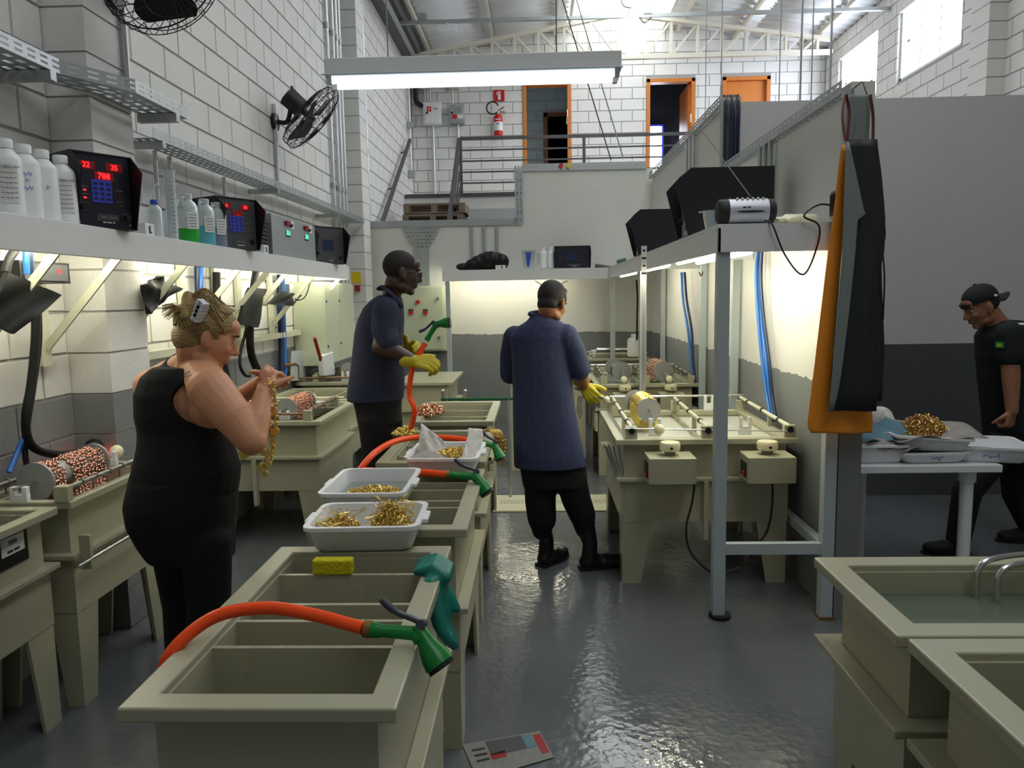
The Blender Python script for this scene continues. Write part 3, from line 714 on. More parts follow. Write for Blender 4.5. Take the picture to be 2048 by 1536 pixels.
# R1 drum, rods, motors
drum('drum wrapped in gold chain over the froth tank', (.67, 4.52, .945), (.64, 4.92, .945), .072, .045, (.66, 4.24, .915), (.64, 5.10, .945), 'gold', 0, ball=False, group='drums on the right tanks')
gc = MB()
for k in range(5):
    y = 4.57+k*.065; pts = []
    for a in range(29):
        an = 2*math.pi*a/28; pts.append((.665+math.sin(an)*(.062+.004*math.sin(a*5)), y+.012*math.sin(an*2), .945+math.cos(an)*.062-(.06 if abs(an-math.pi) < .9 else 0)))
    gc.tube(pts[:-1], .013, 6, closed=True)
    for a in range(0, 28): bead(gc, V(pts[a])+V((random.uniform(-.01, .01), random.uniform(-.012, .012), random.uniform(-.008, .01))), .009)
one('gold_chain', 'thick gold chain wound round the drum on froth tank', 'chain', gc, 'gold', smooth=50)
for x in (.52, .94, 1.39):
    rod(R1, (x, 4.15, .90), (x, 5.16, .925), .012, 'cream_paint', 3, 'black')
    for y in (4.16, 5.15): block_foot(R1, (x, y, .873), 'pp', (.032, .022, .035))
    MB().cyl((x, 4.13, .885), (x, 4.20, .885), .018, n=10).build('clamp', 'black', R1, smooth=40)
    MB().box(x-.012, x+.012, 4.5, 4.52, .80, .9).build('hanger', 'pp', R1)
rod(R1, (.48, 4.135, .90), (1.42, 4.135, .875), .004, 'steel', name='bus_wire'); rod(R1, (.5, 5.19, .935), (1.42, 5.19, .935), .009, 'steel', name='bus_bar')
fork(R1, (1.17, 5.14, .84), (0, 1, 0), .10); fork(R1, (1.17, 4.24, .84), (0, 1, 0), .10); fork(R1, (.66, 4.22, .84), (0, 1, 0), .10)
def motor(px, parent_lbl, Y, x, scale=1):
    t = thing('drive_motor', parent_lbl, 'motor', (x, Y, .66), 'drive motors on right tanks')
    w, d, h = .125*scale, .1, .14
    MB().box(x-w, x+w, Y-d, Y+d-.01, .635, .635+h).build('case', 'pp', t, bevel=.004)
    MB().cyl((x, Y, .775), (x, Y, .80), .03, n=12).build('collar', 'pp_dark', t, smooth=40)
    MB().lathe([(.0, .045), (.05, .045), (.055, .035), (.055, .008), (.05, 0), (0, 0)], (x, Y, .80), 24).build('pulley', 'cream_plastic', t, smooth=40)
    MB().cyl((x, Y-.057, .82), (x, Y-.053, .82), .008, n=8).build('screw', 'ink', t)
    MB().box(x-w-.006, x-w, Y-.06, Y+.04, .66, .74).build('terminal_plate', 'black', t); MB().box(x-w-.012, x-w-.006, Y-.05, Y-.02, .665, .69).build('red_terminal', 'red', t)
    return t
motor(0, 'grey motor box with white pulley below the gold drum', 4.02, .71); motor(0, 'grey motor box with white pulley behind front shelf post', 4.02, 1.23)
ball = MB().ell((.665, 4.10, .90), .03); one('ball_knob', 'cream ball knob at the end of gold drum axle', 'knob', ball, 'cream_plastic', smooth=60)
for k, (x0, y0, pts) in enumerate((('a', 0, [(1392, 938), (1385, 1000), (1372, 1060), (1385, 1110), (1430, 1147), (1480, 1135)]), ('b', 0, [(1543, 935), (1545, 1000), (1535, 1060), (1510, 1095), (1490, 1130)]))):
    q = [aty(x, y, 3.98) for x, y in pts]
    for p in q: p.z = max(p.z, .012)
    one('motor_cable', ['black cable looping down from motor below gold drum', 'black cable hanging from motor behind front shelf post'][k], 'cable', MB().tube(cr(q, 6), .006, 6), 'rubber', smooth=60)
# strip rack on the side of R1
sr = thing('strip_rack', 'rack of thin steel strips on the side of froth tank', 'rack', (.42, 4.6, .5))
for k, (a, b) in enumerate((((1208, 889), (1234, 958)), ((1217, 888), (1238, 956)), ((1226, 891), (1243, 958)), ((1236, 888), (1248, 957)), ((1213, 893), (1230, 945)))):
    MB().cyl(aty(a[0], a[1], 4.10+.012*k), aty(b[0], b[1], 4.16+.012*k), .0055, n=8).build('strip', 'steel', sr, smooth=40)
MB().box(.455, .475, 4.15, 4.75, .40, .60).build('holder', 'pp', sr)
sr2 = thing('strip_rack', 'rack of thin steel strips hanging on tank with copper drum', 'rack', (.5, 6.9, .5))
for k in range(4): MB().bar((.47-.008*k, 6.60+.07*k, .80), (.535, 6.85+.07*k, .56), .014, .004).build('strip', 'steel', sr2)
MB().box(.515, .54, 6.7, 7.2, .42, .58).build('holder', 'pp', sr2)
# R2 drums
drum('bare disc drum on the tank with copper drum', (.78, 6.98, .935), (.75, 7.35, .935), .085, .03, (.77, 6.70, .90), (.75, 7.5, .93), group='drums on the right tanks', ball=False)
drum('disc drum half covered in bright copper chain', (1.16, 6.98, .935), (1.14, 7.35, .935), .085, .06, (1.17, 6.70, .90), (1.17, 7.5, .93), 'copper_bright', 22, .1, .012, group='drums on the right tanks', ball=False, nb=20)
for x in (.60, .98, 1.38):
    rod(R2, (x, 6.76, .905), (x, 7.7, .92), .014, 'dull_steel', 4, 'black'); hooks(R2, (x, 6.8, .91), (x, 7.6, .915), 4)
    for y in (6.77, 7.68): block_foot(R2, (x, y, .873), s=(.03, .025, .035))
rod(R2, (.55, 7.70, .925), (1.42, 7.70, .925), .009, 'steel', name='bus_bar')
t = motor(0, 'grey motor box with white pulley below bare disc drum', 6.60, .77, .85); motor(0, 'grey motor box with white pulley below the copper disc drum', 6.60, 1.17, .85)
for x in (.77, 1.17): one('ball_knob', 'cream ball knob on axle of the %s disc drum' % ('bare' if x < 1 else 'copper'), 'knob', MB().ell((x, 6.68, .885), .032), 'cream_plastic', smooth=60)
# R4 drum across, with jug
drum('long bare steel drum lying across end tank', (.74, 9.25, .97), (1.12, 9.25, .97), .035, .03, (.66, 9.25, .96), (1.28, 9.25, .96), ball=True, discm='steel', corem='steel', group='drums on the right tanks')
for x in (.70, 1.22): fork(R4, (x, 9.25, .88), (1, 0, 0), .08)
rod(R4, (.63, 9.12, .93), (1.33, 9.12, .93), .01, 'cream_paint', name='bus_bar'); rod(R4, (.63, 9.45, .93), (1.33, 9.45, .93), .01, 'cream_paint', name='bus_bar')
cb = MB().box(1.24, 1.40, 8.88, 9.0, .66, .80); cbo = one('meter_box', 'black meter box with pale dial on end tank', 'meter', cb, 'black'); MB().box(1.27, 1.33, 8.875, 8.88, .71, .77).build('dial', 'label_white', cbo)
# heating tube in RF1
q = [atz(2048, 1093, .87), atz(1990, 1106, .875), atz(1962, 1120, .87), atz(1956, 1140, .84)]
p0 = q[-1]; zz_ = [V((p0.x, p0.y, .80)), V((p0.x, p0.y, .70)), V((p0.x+.0, p0.y-.03, .66)), V((p0.x+.0, p0.y-.06, .70)), V((p0.x, p0.y-.055, .80))]
ht = thing('heating_tube', 'bent steel heating tube hooked over water tank rim', 'tube', (p0.x, p0.y, .70))
MB().tube(cr([V((p0.x+.45, p0.y+.08, .865)), V((p0.x+.2, p0.y+.05, .87)), V((p0.x+.05, p0.y+.01, .87)), V((p0.x, p0.y, .84)), V((p0.x, p0.y, .76)), V((p0.x, p0.y, .66))], 6), .0085, 10).build('outer_tube', 'steel', ht, smooth=60)
MB().tube(cr([V((p0.x+.45, p0.y+.05, .857)), V((p0.x+.22, p0.y+.02, .862)), V((p0.x+.09, p0.y-.02, .862)), V((p0.x+.04, p0.y-.03, .835)), V((p0.x+.04, p0.y-.03, .76)), V((p0.x+.04, p0.y-.03, .66))], 6), .0085, 10).build('inner_tube', 'steel', ht, smooth=60)
MB().cyl((p0.x+.42, p0.y+.06, .85), (p0.x+.50, p0.y+.07, .91), .03, n=12).build('handle', 'black', ht, smooth=40)
# ================================================================== LEFT WALL FITTINGS
def txs(l, X): return [atx(x, y, X) for x, y in l]
def tys(l, Y): return [aty(x, y, Y) for x, y in l]
def drape(c, nu=8, nv=8, bulge=.02, nrm=(0, -1, 0), seed=0, freq=5):
    a, b, cc, d = [V(p) for p in c]; n = V(nrm); rnd = random.Random(seed); ph = [rnd.uniform(0, 6) for _ in range(6)]
    def f(u, v):
        p = (a*(1-u)+b*u)*(1-v)+(d*(1-u)+cc*u)*v
        return p+n*(bulge*(math.sin(freq*u+ph[0])*math.cos(freq*.8*v+ph[1])+.5*math.sin(freq*2.1*u+ph[2]+freq*v)))
    return MB().grid(f, nu, nv)
# white shelf
SH = thing('bracket_shelf', 'long white steel shelf on brackets along the left block wall', 'shelf', (-2.05, 4.7, 1.83))
MB().box(-2.265, -1.85, 2.0, 7.45, 1.945, 1.96).build('board', 'white_paint', SH); MB().box(-1.855, -1.84, 2.0, 7.45, 1.83, 1.96).build('fascia', 'white_paint', SH, bevel=.003)
MB().box(-2.265, -1.855, 7.435, 7.45, 1.83, 1.945).build('end_cap', 'white_paint', SH)
btop = [(125, 507), (240, 518), (365, 530), (440, 540), (500, 545), (552, 548), (592, 553), (625, 558)]
by = [atz(x, y, 1.835).y for x, y in btop]
for y in by:
    MB().bar((-1.87, y, 1.845), (-2.235, y, 1.44), .035, .012, (0, 1, 0)).build('brace', 'cream_paint', SH)
    MB().box(-2.262, -2.235, y-.035, y+.035, 1.36, 1.94).build('upright', 'cream_paint', SH)
for i, j in ((0, -1), (2, 3), (4, 6), (7, -1)):
    y1 = by[i]+.04; y0 = (by[j] if j >= 0 else by[i]-.75)-.04
    if j >= 0: y0, y1 = by[i]-.06, by[j]+.06
    MB().box(-2.262, -2.20, y0, y1, 1.315, 1.36).build('cross_rail', 'cream_paint', SH)
for y in (2.5, 3.95, 5.3, 6.6):
    t = thing('shelf_tube_light', 'fluorescent tube under the left wall shelf', 'tube light', (-1.95, y+.3, 1.87), 'tube lights under left shelf')
    MB().cyl((-1.95, y, 1.868), (-1.95, y+.95, 1.868), .014, n=10).build('tube', 'tube_warm', t, smooth=40); MB().box(-1.98, -1.92, y-.03, y+.98, 1.90, 1.943).build('housing', 'white_paint', t)
# bottles on the shelf
def bottle(label, px, py_top, X, h, r, mat='bottle_white', cap='white_plastic', handle=False, liquid=None, group='bottles on left shelf', name='bottle', z0=1.96, Y=None, shoulder=.72, n=20):
    p = atx(px, py_top+60, X) if Y is None else V((X, Y, 0)); c = V((X, p.y, z0))
    t = thing(name, label, name, c, group)
    if liquid:
        lm, lf = liquid
        MB().lathe([(r*.5, 0), (r, .01), (r, h*lf), (r*.98, h*lf+.001), (0, h*lf+.001)], c, n).build('liquid', lm, t, smooth=40)
        MB().lathe([(r, h*lf+.002), (r, h*shoulder), (r*.8, h*.82), (r*.34, h*.90), (r*.34, h*.93)], c, n).build('body', mat, t, smooth=50)
    else: MB().lathe([(r*.55, 0), (r, .012), (r, h*shoulder), (r*.92, h*(shoulder+.06)), (r*.48, h*.87), (r*.48, h*.9)], c, n).build('body', mat, t, smooth=50)
    MB().lathe([(r*.52, h*.88), (r*.54, h*.985), (r*.48, h), (0, h)], c, n).build('cap', cap, t, smooth=40)
    if handle: MB().tube(cr([c+V((.0, -r*.2, h*.9)), c+V((.0, -r*1.0, h*.9)), c+V((0, -r*1.02, h*.72))], 6), .009, 8).build('handle', mat, t, smooth=60)
    return t, c
for k, (px, py, lab) in enumerate(((12, 272, 'first white bottle with printed label beside shelf rectifier row'), (50, 282, 'white bottle with blue handwriting between two labelled bottles'), (86, 293, 'white bottle with short blue mark second from rectifier'), (124, 303, 'labelled white bottle touching the glowing red rectifier'))):
    t, c = bottle(lab, px, py, -1.95, .285, .052, group='white bottles on left shelf')
    body = t.children[0]; n = V((.62, -.78, 0)).normalized(); rgt = V((.78, .62, 0)).normalized()
    def pt(u, z, rr=.0535): a = math.atan2(n.y, n.x)+u/.0525; return c+V((math.cos(a)*rr, math.sin(a)*rr, z))
    if k in (0, 3):
        lb = MB(); m_ = 10
        vs = []; 
        for i in range(m_+1):
            u = -.035+.07*i/m_; vs += [pt(u, .05), pt(u, .19)]
        lb.add(vs, [(2*i, 2*i+2, 2*i+3, 2*i+1) for i in range(m_)]); lo = lb.build('paper_label', 'label_white', body)
        text('print', 'ELECTROCHEM', .0115, pt(0, .178, .0565), rgt, (0, 0, 1), 'ink', body)
        for q in range(6): text('print', '################', .0065, pt(0, .158-.018*q, .0565), rgt, (0, 0, 1), 'print_grey', body)
    elif k == 1:
        for q, s_ in enumerate(('~~~~', 'P/ ~', '~~~~')): text('handwriting', s_.replace(' ~', ''), .017, pt(0, .17-.026*q, .0565), rgt, (0, 0, 1), 'print_blue', body)
    else: text('handwriting', 'P/', .016, pt(.01, .135, .0565), rgt, (0, 0, 1), 'print_blue', body)
# rectifiers
def rectifier(label, base, face, w, d, h, digits, panel='navy_panel', group='rectifiers on the shelves', lit=True, logo='########'):
    # base: front bottom centre; face: unit vector the panel looks along
    base = V(base); f = V(face).normalized(); s = V((-f.y, f.x, 0)); z = V((0, 0, 1))   # s is to the viewer's right of the panel
    t = thing('rectifier', label, 'rectifier', base-f*(d/2), group)
    th = .006; c = MB()
    prof = [(-d, 0), (-d, h), (.0, h), (.085, h*.76), (.012, 0)]
    for sg in (-1, 1):   # side cheeks, leaning outward to the top
        a = base+s*(sg*w*.5)
        c.prism([a+f*p+z*q for p, q in prof], s*(sg*th))
    c.obox(base-f*(d/2)+z*(h-th/2), s*(w/2), f*(d/2), z*(th/2))
    c.obox(base-f*(d/2)+z*(th/2), s*(w/2), f*(d/2+.01), z*(th/2))
    c.obox(base-f*(d-th/2)+z*(h/2), s*(w/2), f*(th/2), z*(h/2))
    c.build('case', 'black', t)
    pn = MB().obox(base-f*.012+z*(h*.5), s*(w/2-.004), f*.005, z*(h/2-.006)).build('control_panel', panel, t)
    fr = base-f*.0055
    def at(u, v): return fr+s*(u*w)+z*(v*h)
    MB().obox(at(-.02, .50), s*(w*.17), f*.0015, z*(h*.15)).build('keypad', 'led_blue' if lit else 'blue_dark', pn)
    for i in range(3):
        for j in range(4): MB().obox(at(-.13+.11*i, .40+.066*j)+f*.002, s*.008, f*.001, z*.006).build('key', 'blue_dark', pn)
    for (u, v, sz), dg in zip(((-.26, .83, .032), (.22, .83, .032), (.03, .70, .036)), digits):
        if dg: 
            MB().obox(at(u, v), s*(sz*1.15), f*.001, z*(sz*.55)).build('display_window', 'red_deep' if lit else 'ink', pn)
            text('display', dg, sz, at(u, v)+f*.0025, s, z, 'led_red', pn)
    for u, v in ((-.31, .50), (-.31, .40), (.28, .48), (.28, .33)):
        MB().obox(at(u, v), s*.005, f*.002, z*.003).build('indicator', 'led_red' if lit and u < 0 else 'red_deep', pn)
        text('caption', '######', .009, at(u, v+.045)+f*.0022, s, z, 'print_grey', pn)
    for u, v in ((-.38, .28), (.37, .17)):
        q = at(u, v); MB().cyl(q, q+f*.022, .014, .012, n=14).build('knob', 'black', pn, smooth=40); MB().cyl(q, q+f*.003, .021, n=16).build('dial', 'grey_blue', pn, smooth=40)
    lp = MB().obox(at(.05, .155), s*(w*.19), f*.0015, z*(h*.045)).build('logo_plate', 'panel_grey', pn)
    text('logo', logo, .017, at(.07, .155)+f*.003, s, z, 'print_grey', pn); text('logo', '#########', .011, at(.06, .09)+f*.002, s, z, 'label_white', pn)
    for u in (-.43, .43): MB().cyl(at(u, .07), at(u, .07)+f*.002, .004, n=8).build('screw', 'steel', pn)
    return t
XF = -1.865
p = atx(212, 440, XF); rectifier('black rectifier with bright red digits next to white bottles', (XF, p.y, 1.96), (.84, -.54, 0), .25, .20, .32, ('22', '35', '788'), group='rectifiers on left shelf')
p = atx(478, 480, XF); rectifier('black rectifier with red digits beside the coloured jugs', (XF, p.y, 1.96), (.86, -.5, 0), .29, .26, .32, ('4', '10', '.'), 'panel_grey', group='rectifiers on left shelf')
p = atx(660, 520, XF); rectifier('dark unlit rectifier at shelf end past the grey box', (XF, p.y, 1.96), (.80, -.6, 0), .34, .26, .33, ('', '', ''), 'panel_grey', group='rectifiers on left shelf', lit=False)
def socket(label, px, py, X, z0, face=(1, 0, 0), w=.085, group='white sockets on left shelf'):
    p = atx(px, py, X); f = V(face); s = V((-f.y, f.x, 0)); b = V((X, p.y, z0))
    t = thing('socket_box', label, 'socket', b, group)
    MB().obox(b+V((0, 0, .03))-f*.03, s*(w/2), f*.03, V((0, 0, .03))).build('box', 'white_plastic', t, bevel=.003)
    MB().obox(b+V((0, 0, .03))+f*.002, s*.011, f*.002, V((0, 0, .017))).build('switch', 'panel_grey', t); MB().obox(b+V((0, 0, .032))+f*.004, s*.006, f*.003, V((0, 0, .013))).build('rocker', 'white_plastic', t)
    return t
socket('white socket box between red digit rectifier and wash bottle', 300, 455, -1.87, 1.96); socket('white socket box in front of black louvred side of rectifier', 533, 497, -1.86, 1.96); socket('white socket box at the far end of left shelf', 690, 523, -1.86, 1.96)
# wash bottle, measuring cylinder, jugs
t, c = bottle('squeeze wash bottle with blue cap beside measuring cylinder', 311, 390, -1.95, .20, .036, 'milky', 'blue_cap', group='glassware on left shelf', name='wash_bottle')
MB().tube(cr([c+V((0, 0, .2)), c+V((0, 0, .25)), c+V((0.01, .02, .28)), c+V((.02, .05, .26))], 6), .004, 6).build('spout', 'milky', t, smooth=60)
p = atx(341, 400, -1.95); c = V((-1.95, p.y, 1.96)); t = thing('measuring_cylinder', 'tall clear measuring cylinder with blue foot behind the jugs', 'cylinder', c, 'glassware on left shelf')
MB().lathe([(.045, 0), (.045, .008), (.03, .014)], c, 6).build('foot', 'blue_cap', t); MB().lathe([(.028, .012), (.029, .36), (.034, .375), (.031, .375), (.026, .36), (.025, .015)], c, 20).build('body', 'milky', t, smooth=50)
for k in range(14): MB().obox(c+V((.0205, -.0205, .05+.022*k)), V((.006, .006, 0)) if k % 5 else V((.01, .01, 0)), V((.0003, -.0003, 0)), V((0, 0, .0008))).build('graduation', 'blue_cap', t)
for px, py, lm, lab in ((376, 382, ('liq_green', .30), 'translucent jug a third full of green liquid'), (410, 388, ('liq_teal', .42), 'translucent jug of teal liquid between two other jugs'), (434, 393, ('liq_grey', .42), 'translucent jug of grey liquid next to rectifier')):
    t, c = bottle(lab, px, py, -1.94, .275, .056, 'milky', 'milky', True, lm, 'coloured jugs on left shelf', 'jug')
    n = V((.75, -.66, 0)).normalized(); s = V((-n.y, n.x, 0))
    MB().obox(c+n*.056+V((0, 0, .125)), s*.028, n*.0015, V((0, 0, .045))).build('paper_label', 'label_white', t)
    for q in range(5): text('print', '############', .007, c+n*.0585+V((0, 0, .158-.016*q)), s, (0, 0, 1), 'print_grey', t)
# grey box with green displays
p0, p1 = atx(545, 480, -1.87), atx(632, 515, -1.87)
t = thing('temperature_controller', 'grey steel control box with two green displays on shelf', 'controller', (-2.0, (p0.y+p1.y)/2, 1.96))
MB().box(-2.15, -1.87, p0.y, p1.y, 1.96, 2.255).build('case', 'galv', t, bevel=.004)
for k, px in enumerate((575, 612)):
    y = atx(px, 460, -1.87).y; z = atx(px, 466+8*k, -1.868).z
    MB().box(-1.869, -1.867, y-.05, y+.05, z-.03, z+.02).build('display_window', 'panel_grey', t)
    text('display', '28.8', .05, (-1.865, y, z), (0, 1, 0), (0, 0, 1), 'led_green', t)
    MB().box(-1.87, -1.85, y-.06, y+.02, z+.055, z+.085).build('switch', 'red_deep', t); MB().cyl((-1.87, y+.06, z+.06), (-1.85, y+.06, z+.06), .012, n=10).build('knob', 'black', t)
    MB().box(-1.869, -1.867, y+.085, y+.155, z+.04, z+.10).build('sticker', 'label_white', t); text('caption', '#####', .014, (-1.866, y+.12, z+.07), (0, 1, 0), (0, 0, 1), 'ink', t)
lv = MB(); yb = p0.y-.02
t2 = thing('heat_sink', 'black louvred heat sink between rectifier and grey box', 'heat sink', (-2.0, yb-.06, 1.96))
MB().box(-2.15, -1.90, yb-.16, yb-.01, 1.96, 2.21).build('case', 'black', t2)
for k in range(8): MB().box(-1.902, -1.885, yb-.15, yb-.02, 1.985+.028*k, 1.992+.028*k).build('louvre', 'panel_grey', t2)
# small controller under the shelf on the wall
a, b = atx(38, 520, -2.1), atx(140, 556, -2.1)
t = thing('digital_controller', 'small black wall controller with one red digit below shelf', 'controller', (-2.15, (a.y+b.y)/2, a.z-.09))
MB().box(-2.26, -2.10, a.y, b.y, a.z-.09, a.z).build('case', 'black', t); MB().box(-2.10, -2.095, a.y+.02, b.y-.02, a.z-.08, a.z-.01).build('control_panel', 'panel_grey', t)
MB().box(-2.262, -2.24, a.y, b.y-.05, a.z, a.z+.03).build('bracket', 'white_paint', t)
text('display', '0', .035, (-2.092, a.y+.75*(b.y-a.y), a.z-.04), (0, 1, 0), (0, 0, 1), 'led_red', t)
# black plastic sheeting wrapped round cable ends
def wrap(label, px4, X, seed, mat='black_gloss', bulge=.007, th=.02):
    c = txs(px4, X); mb = drape(c, 9, 9, bulge, (1, 0, 0), seed, 6); mb2 = drape([p-V((th, 0, 0)) for p in c], 9, 9, bulge, (1, 0, 0), seed+1, 6)
    n = len(mb.v); mb.add(mb2.v, [tuple(reversed(f)) for f in mb2.f])
    # close the edges
    e = [i*10 for i in range(10)]+[9*10+j for j in range(1, 10)]+[i*10+9 for i in range(8, -1, -1)]+[j for j in range(8, 0, -1)]
    mb.add([], []); 
    for k in range(len(e)): mb.f.append((e[k], e[(k+1) % len(e)], n+e[(k+1) % len(e)], n+e[k])); mb.m.append(0)
    return one('plastic_sheet', label, 'plastic sheet', mb, mat, 'black plastic covers under left shelf', smooth=30)
wrap('large black plastic sheet wrapped round cables at shelf end', [(18, 545), (125, 590), (32, 668), (-30, 640)], -1.98, 1)
wrap('black plastic bag tied on braces behind the pilaster', [(290, 570), (322, 552), (362, 578), (298, 628)], -2.02, 4, bulge=.016)
wrap('crumpled black plastic cover round the thick black cables', [(500, 575), (535, 578), (515, 655), (476, 648)], -2.05, 6)
wrap('black plastic flap beside the blue hose', [(565, 582), (605, 590), (585, 612), (537, 608)], -2.05, 9)
# cables and hoses
def cable(name, label, pts, r, mat, group=None, n=8, sub=6): return one(name, label, 'hose' if 'hose' in name else 'cable', MB().tube(cr(pts, sub), r, n), mat, group, smooth=60)
X = -2.02
cable('cable', 'thick black cable drooping from large plastic sheet to tank', txs([(30, 500), (18, 520), (12, 545)], X), .016, 'rubber')
cable('cable', 'heavy black cable bundle hanging beside the pilaster', txs([(72, 620), (70, 690), (62, 770), (52, 830), (55, 875), (75, 900), (120, 910), (160, 905)], -2.16), .018, 'black_gloss')
cable('cable', 'second black cable running down beside heavy bundle', txs([(78, 620), (78, 690), (66, 780), (55, 850), (50, 900), (55, 940)], -2.19), .012, 'rubber')
cable('blue_hose', 'light blue hose leaning against grey wall foot', txs([(50, 870), (35, 905), (18, 945)], -2.2), .012, 'blue_hose', 'blue hoses on left wall')
for k, (l, m_) in enumerate(((txs([(53, 495), (52, 520), (54, 548)], -2.0), 'blue_hose'), (txs([(60, 497), (60, 520), (61, 548)], -2.01), 'blue_dark'))): cable('hose', ['bright blue', 'dark blue'][k]+' hose entering large black plastic sheet', l, .012, m_)
for k, (l, m_, r) in enumerate(((txs([(402, 535), (400, 570), (402, 600), (408, 640)], -2.2), 'blue_hose', .02), (txs([(393, 533), (394, 570), (396, 620)], -2.21), 'blue_dark', .016), (txs([(433, 545), (434, 600), (440, 680), (452, 750), (470, 800)], -2.2), 'rubber', .028))): cable('hose', ['light blue hose behind woman\'s hair clip', 'dark blue hose beside the light blue one behind hair clip', 'black corrugated hose behind woman\'s head'][k], l, r, m_)
cable('hose', 'thick black hose from crumpled cover down to tank', txs([(512, 545), (504, 600), (500, 660), (503, 710), (520, 750)], -2.12), .03, 'black_gloss')
cable('cable', 'thin black cable beside the thick black hose', txs([(510, 548), (500, 600), (492, 660), (482, 700), (480, 730), (490, 750), (500, 752)], -2.15), .012, 'rubber')
for k, (m_, dx) in enumerate((('blue_dark', 0), ('blue_hose', 6))): cable('hose', ['dark blue', 'bright blue'][k]+' hose hanging to brass pipe by the far tank', txs([(559+dx, 550), (560+dx, 620), (562+dx, 690), (563+dx, 755)], -2.22), .024, m_)
cable('cable', 'thin black cable curving down under the shelf end', txs([(622, 560), (612, 590), (600, 600), (590, 598)], -1.98), .006, 'rubber')
one('brass_pipe', 'brass elbow pipe joined to blue hose', 'pipe', MB().tube(txs([(568, 731), (590, 728), (595, 732), (596, 765)], -2.2), .014, 8), 'brass', smooth=50)
t = one('clear_sheet', 'frosted plastic sheet leaning on the wall by blue hose', 'sheet', MB().prism(txs([(582, 702), (611, 700), (610, 760), (580, 762)], -2.2), (.006, 0, 0)), 'milky')
dp = thing('dustpan', 'white dustpan with long red handle against the cabinet', 'dustpan', atx(655, 750, -2.0)); q = txs([(629, 676), (648, 742)], -1.98)
MB().tube([q[0], q[1]], .016, 8).build('handle', 'red_deep', dp, smooth=40)
q = txs([(646, 712), (667, 704), (670, 750), (650, 752)], -1.95); MB().prism(q, (-.06, .02, 0)).build('pan', 'white_plastic', dp, bevel=.005)
# ------------------------------------------------------------------ cable trays
def sheet_slots(mb, p0, p1, wv, rows, slot, gap, mrg):
    # metal strip from p0 to p1 of width vector wv with rows of punched slots left open
    p0, p1, wv = V(p0), V(p1), V(wv); L = (p1-p0).length; d = (p1-p0)/L; n = max(1, int(L/(slot+gap)))
    nr = rows*2+1; hs = [0]; tot = 1.0
    solid = (1-rows*mrg)/(rows+1)
    for r in range(nr): hs.append(hs[-1]+(mrg if r % 2 else solid))
    ss = [0]
    for k in range(n): a = L/n*k; ss += [a+L/n*gap/(slot+gap), L/n*(k+1)]
    base = len(mb.v); cols = len(ss)
    mb.v += [p0+d*s+wv*h for s in ss for h in hs]
    for i in range(cols-1):
        for r in range(nr):
            if i % 2 == 1 and r % 2 == 1: continue
            a = base+i*(nr+1)+r; mb.f.append((a, a+nr+1, a+nr+2, a+1)); mb.m.append(mb.mi)
def tray(name, label, pts, wv, hv, group, slot=.045, gap=.03):
    pts = [V(p) for p in pts]; t = thing(name, label, 'cable tray', pts[0], group)
    for a, b in zip(pts[:-1], pts[1:]):
        for nm, o in (('side_rail', V((0, 0, 0))), ('side_rail', V(wv))):
            mb = MB(); sheet_slots(mb, a+o, b+o, V(hv), 2, slot, gap, .16); mb.build(nm, 'galv', t, solid=.002)
        mb = MB(); sheet_slots(mb, a, b, V(wv), 3, slot, gap, .12); mb.build('base', 'galv', t, solid=.002)
    return t
GT = 'galvanised cable trays'
f = -1.95; 
a, b = atx(-30, 195, f), atx(62, 210, f); c1 = atx(210, 238, -1.93); e = atx(322, 285, -1.93)
zt = 2.62
ya, yb_, yc, ye = atx(0, 190, -2.0).y, atx(62, 205, -2.0).y, atx(215, 225, -1.85).y, atx(322, 275, -1.85).y
tray('cable_tray', 'upper cable tray bending round the pilaster', [(-2.03, 2.2, zt-.005), (-2.03, 3.30, zt), (-1.87, 3.62, zt), (-1.87, 4.15, zt)], (-.2, 0, 0), (0, 0, .06), GT)
for y, x1 in ((3.24, -2.02), (4.02, -1.86)): one('tray_bracket', 'steel bracket under upper cable tray %s pilaster' % ('before the' if y < 3.5 else 'fixed to the'), 'bracket', MB().box(-2.27 if y < 3.5 else -2.07, x1, y-.02, y+.02, zt-.045, zt-.004), 'galv', 'brackets of upper tray')
zl = 2.52; tray('cable_tray', 'long lower cable tray above the left shelf', [(-2.05, 4.12, zl), (-2.05, 9.15, zl+.02)], (-.16, 0, 0), (0, 0, .055), GT)
for y in (4.2, 6.05, 7.9): one('tray_bracket', 'steel arm carrying the long lower cable tray', 'bracket', MB().box(-2.265, -2.03, y-.02, y+.02, zl-.04, zl-.003), 'galv', 'arms of the long tray')
# conduits
def conduit(label, pts, r=.0125, mat='conduit', group='steel conduits on walls', couplers=()):
    t = thing('conduit', label, 'conduit', pts[-1], group)
    MB().tube(pts, r, 10).build('pipe', mat, t, smooth=50)
    for z in couplers: p = V(pts[0]); MB().cyl((p.x, p.y, z-.03), (p.x, p.y, z+.03), r*1.35, n=10).build('coupler', 'galv', t, smooth=40)
    return t
p = atx(252, 120, -2.05); conduit('conduit rising from tray to the fan above the pilaster', [(-2.05, p.y, 3.25), (-2.05, p.y, 2.66)], .016)
p = atx(558, 400, -2.25); conduit('conduit running up to the wall fan', [(-2.25, p.y, 3.33), (-2.25, p.y, 2.56)], .016)
for k, px in enumerate((668, 679, 686, 692)):
    p = atx(px, 400, -2.24); conduit('tall conduit in the bunch of four before the far pilaster', [(-2.24, p.y, 5.95), (-2.24, p.y, 1.5)], .02, group='bunch of four tall conduits', couplers=(2.9, 4.6))
p = atx(734, 300, -2.24); conduit('tall conduit just behind the far pilaster', [(-2.24, p.y, 5.9), (-2.24, p.y, 2.65)], .022, couplers=(4.5, 3.6))
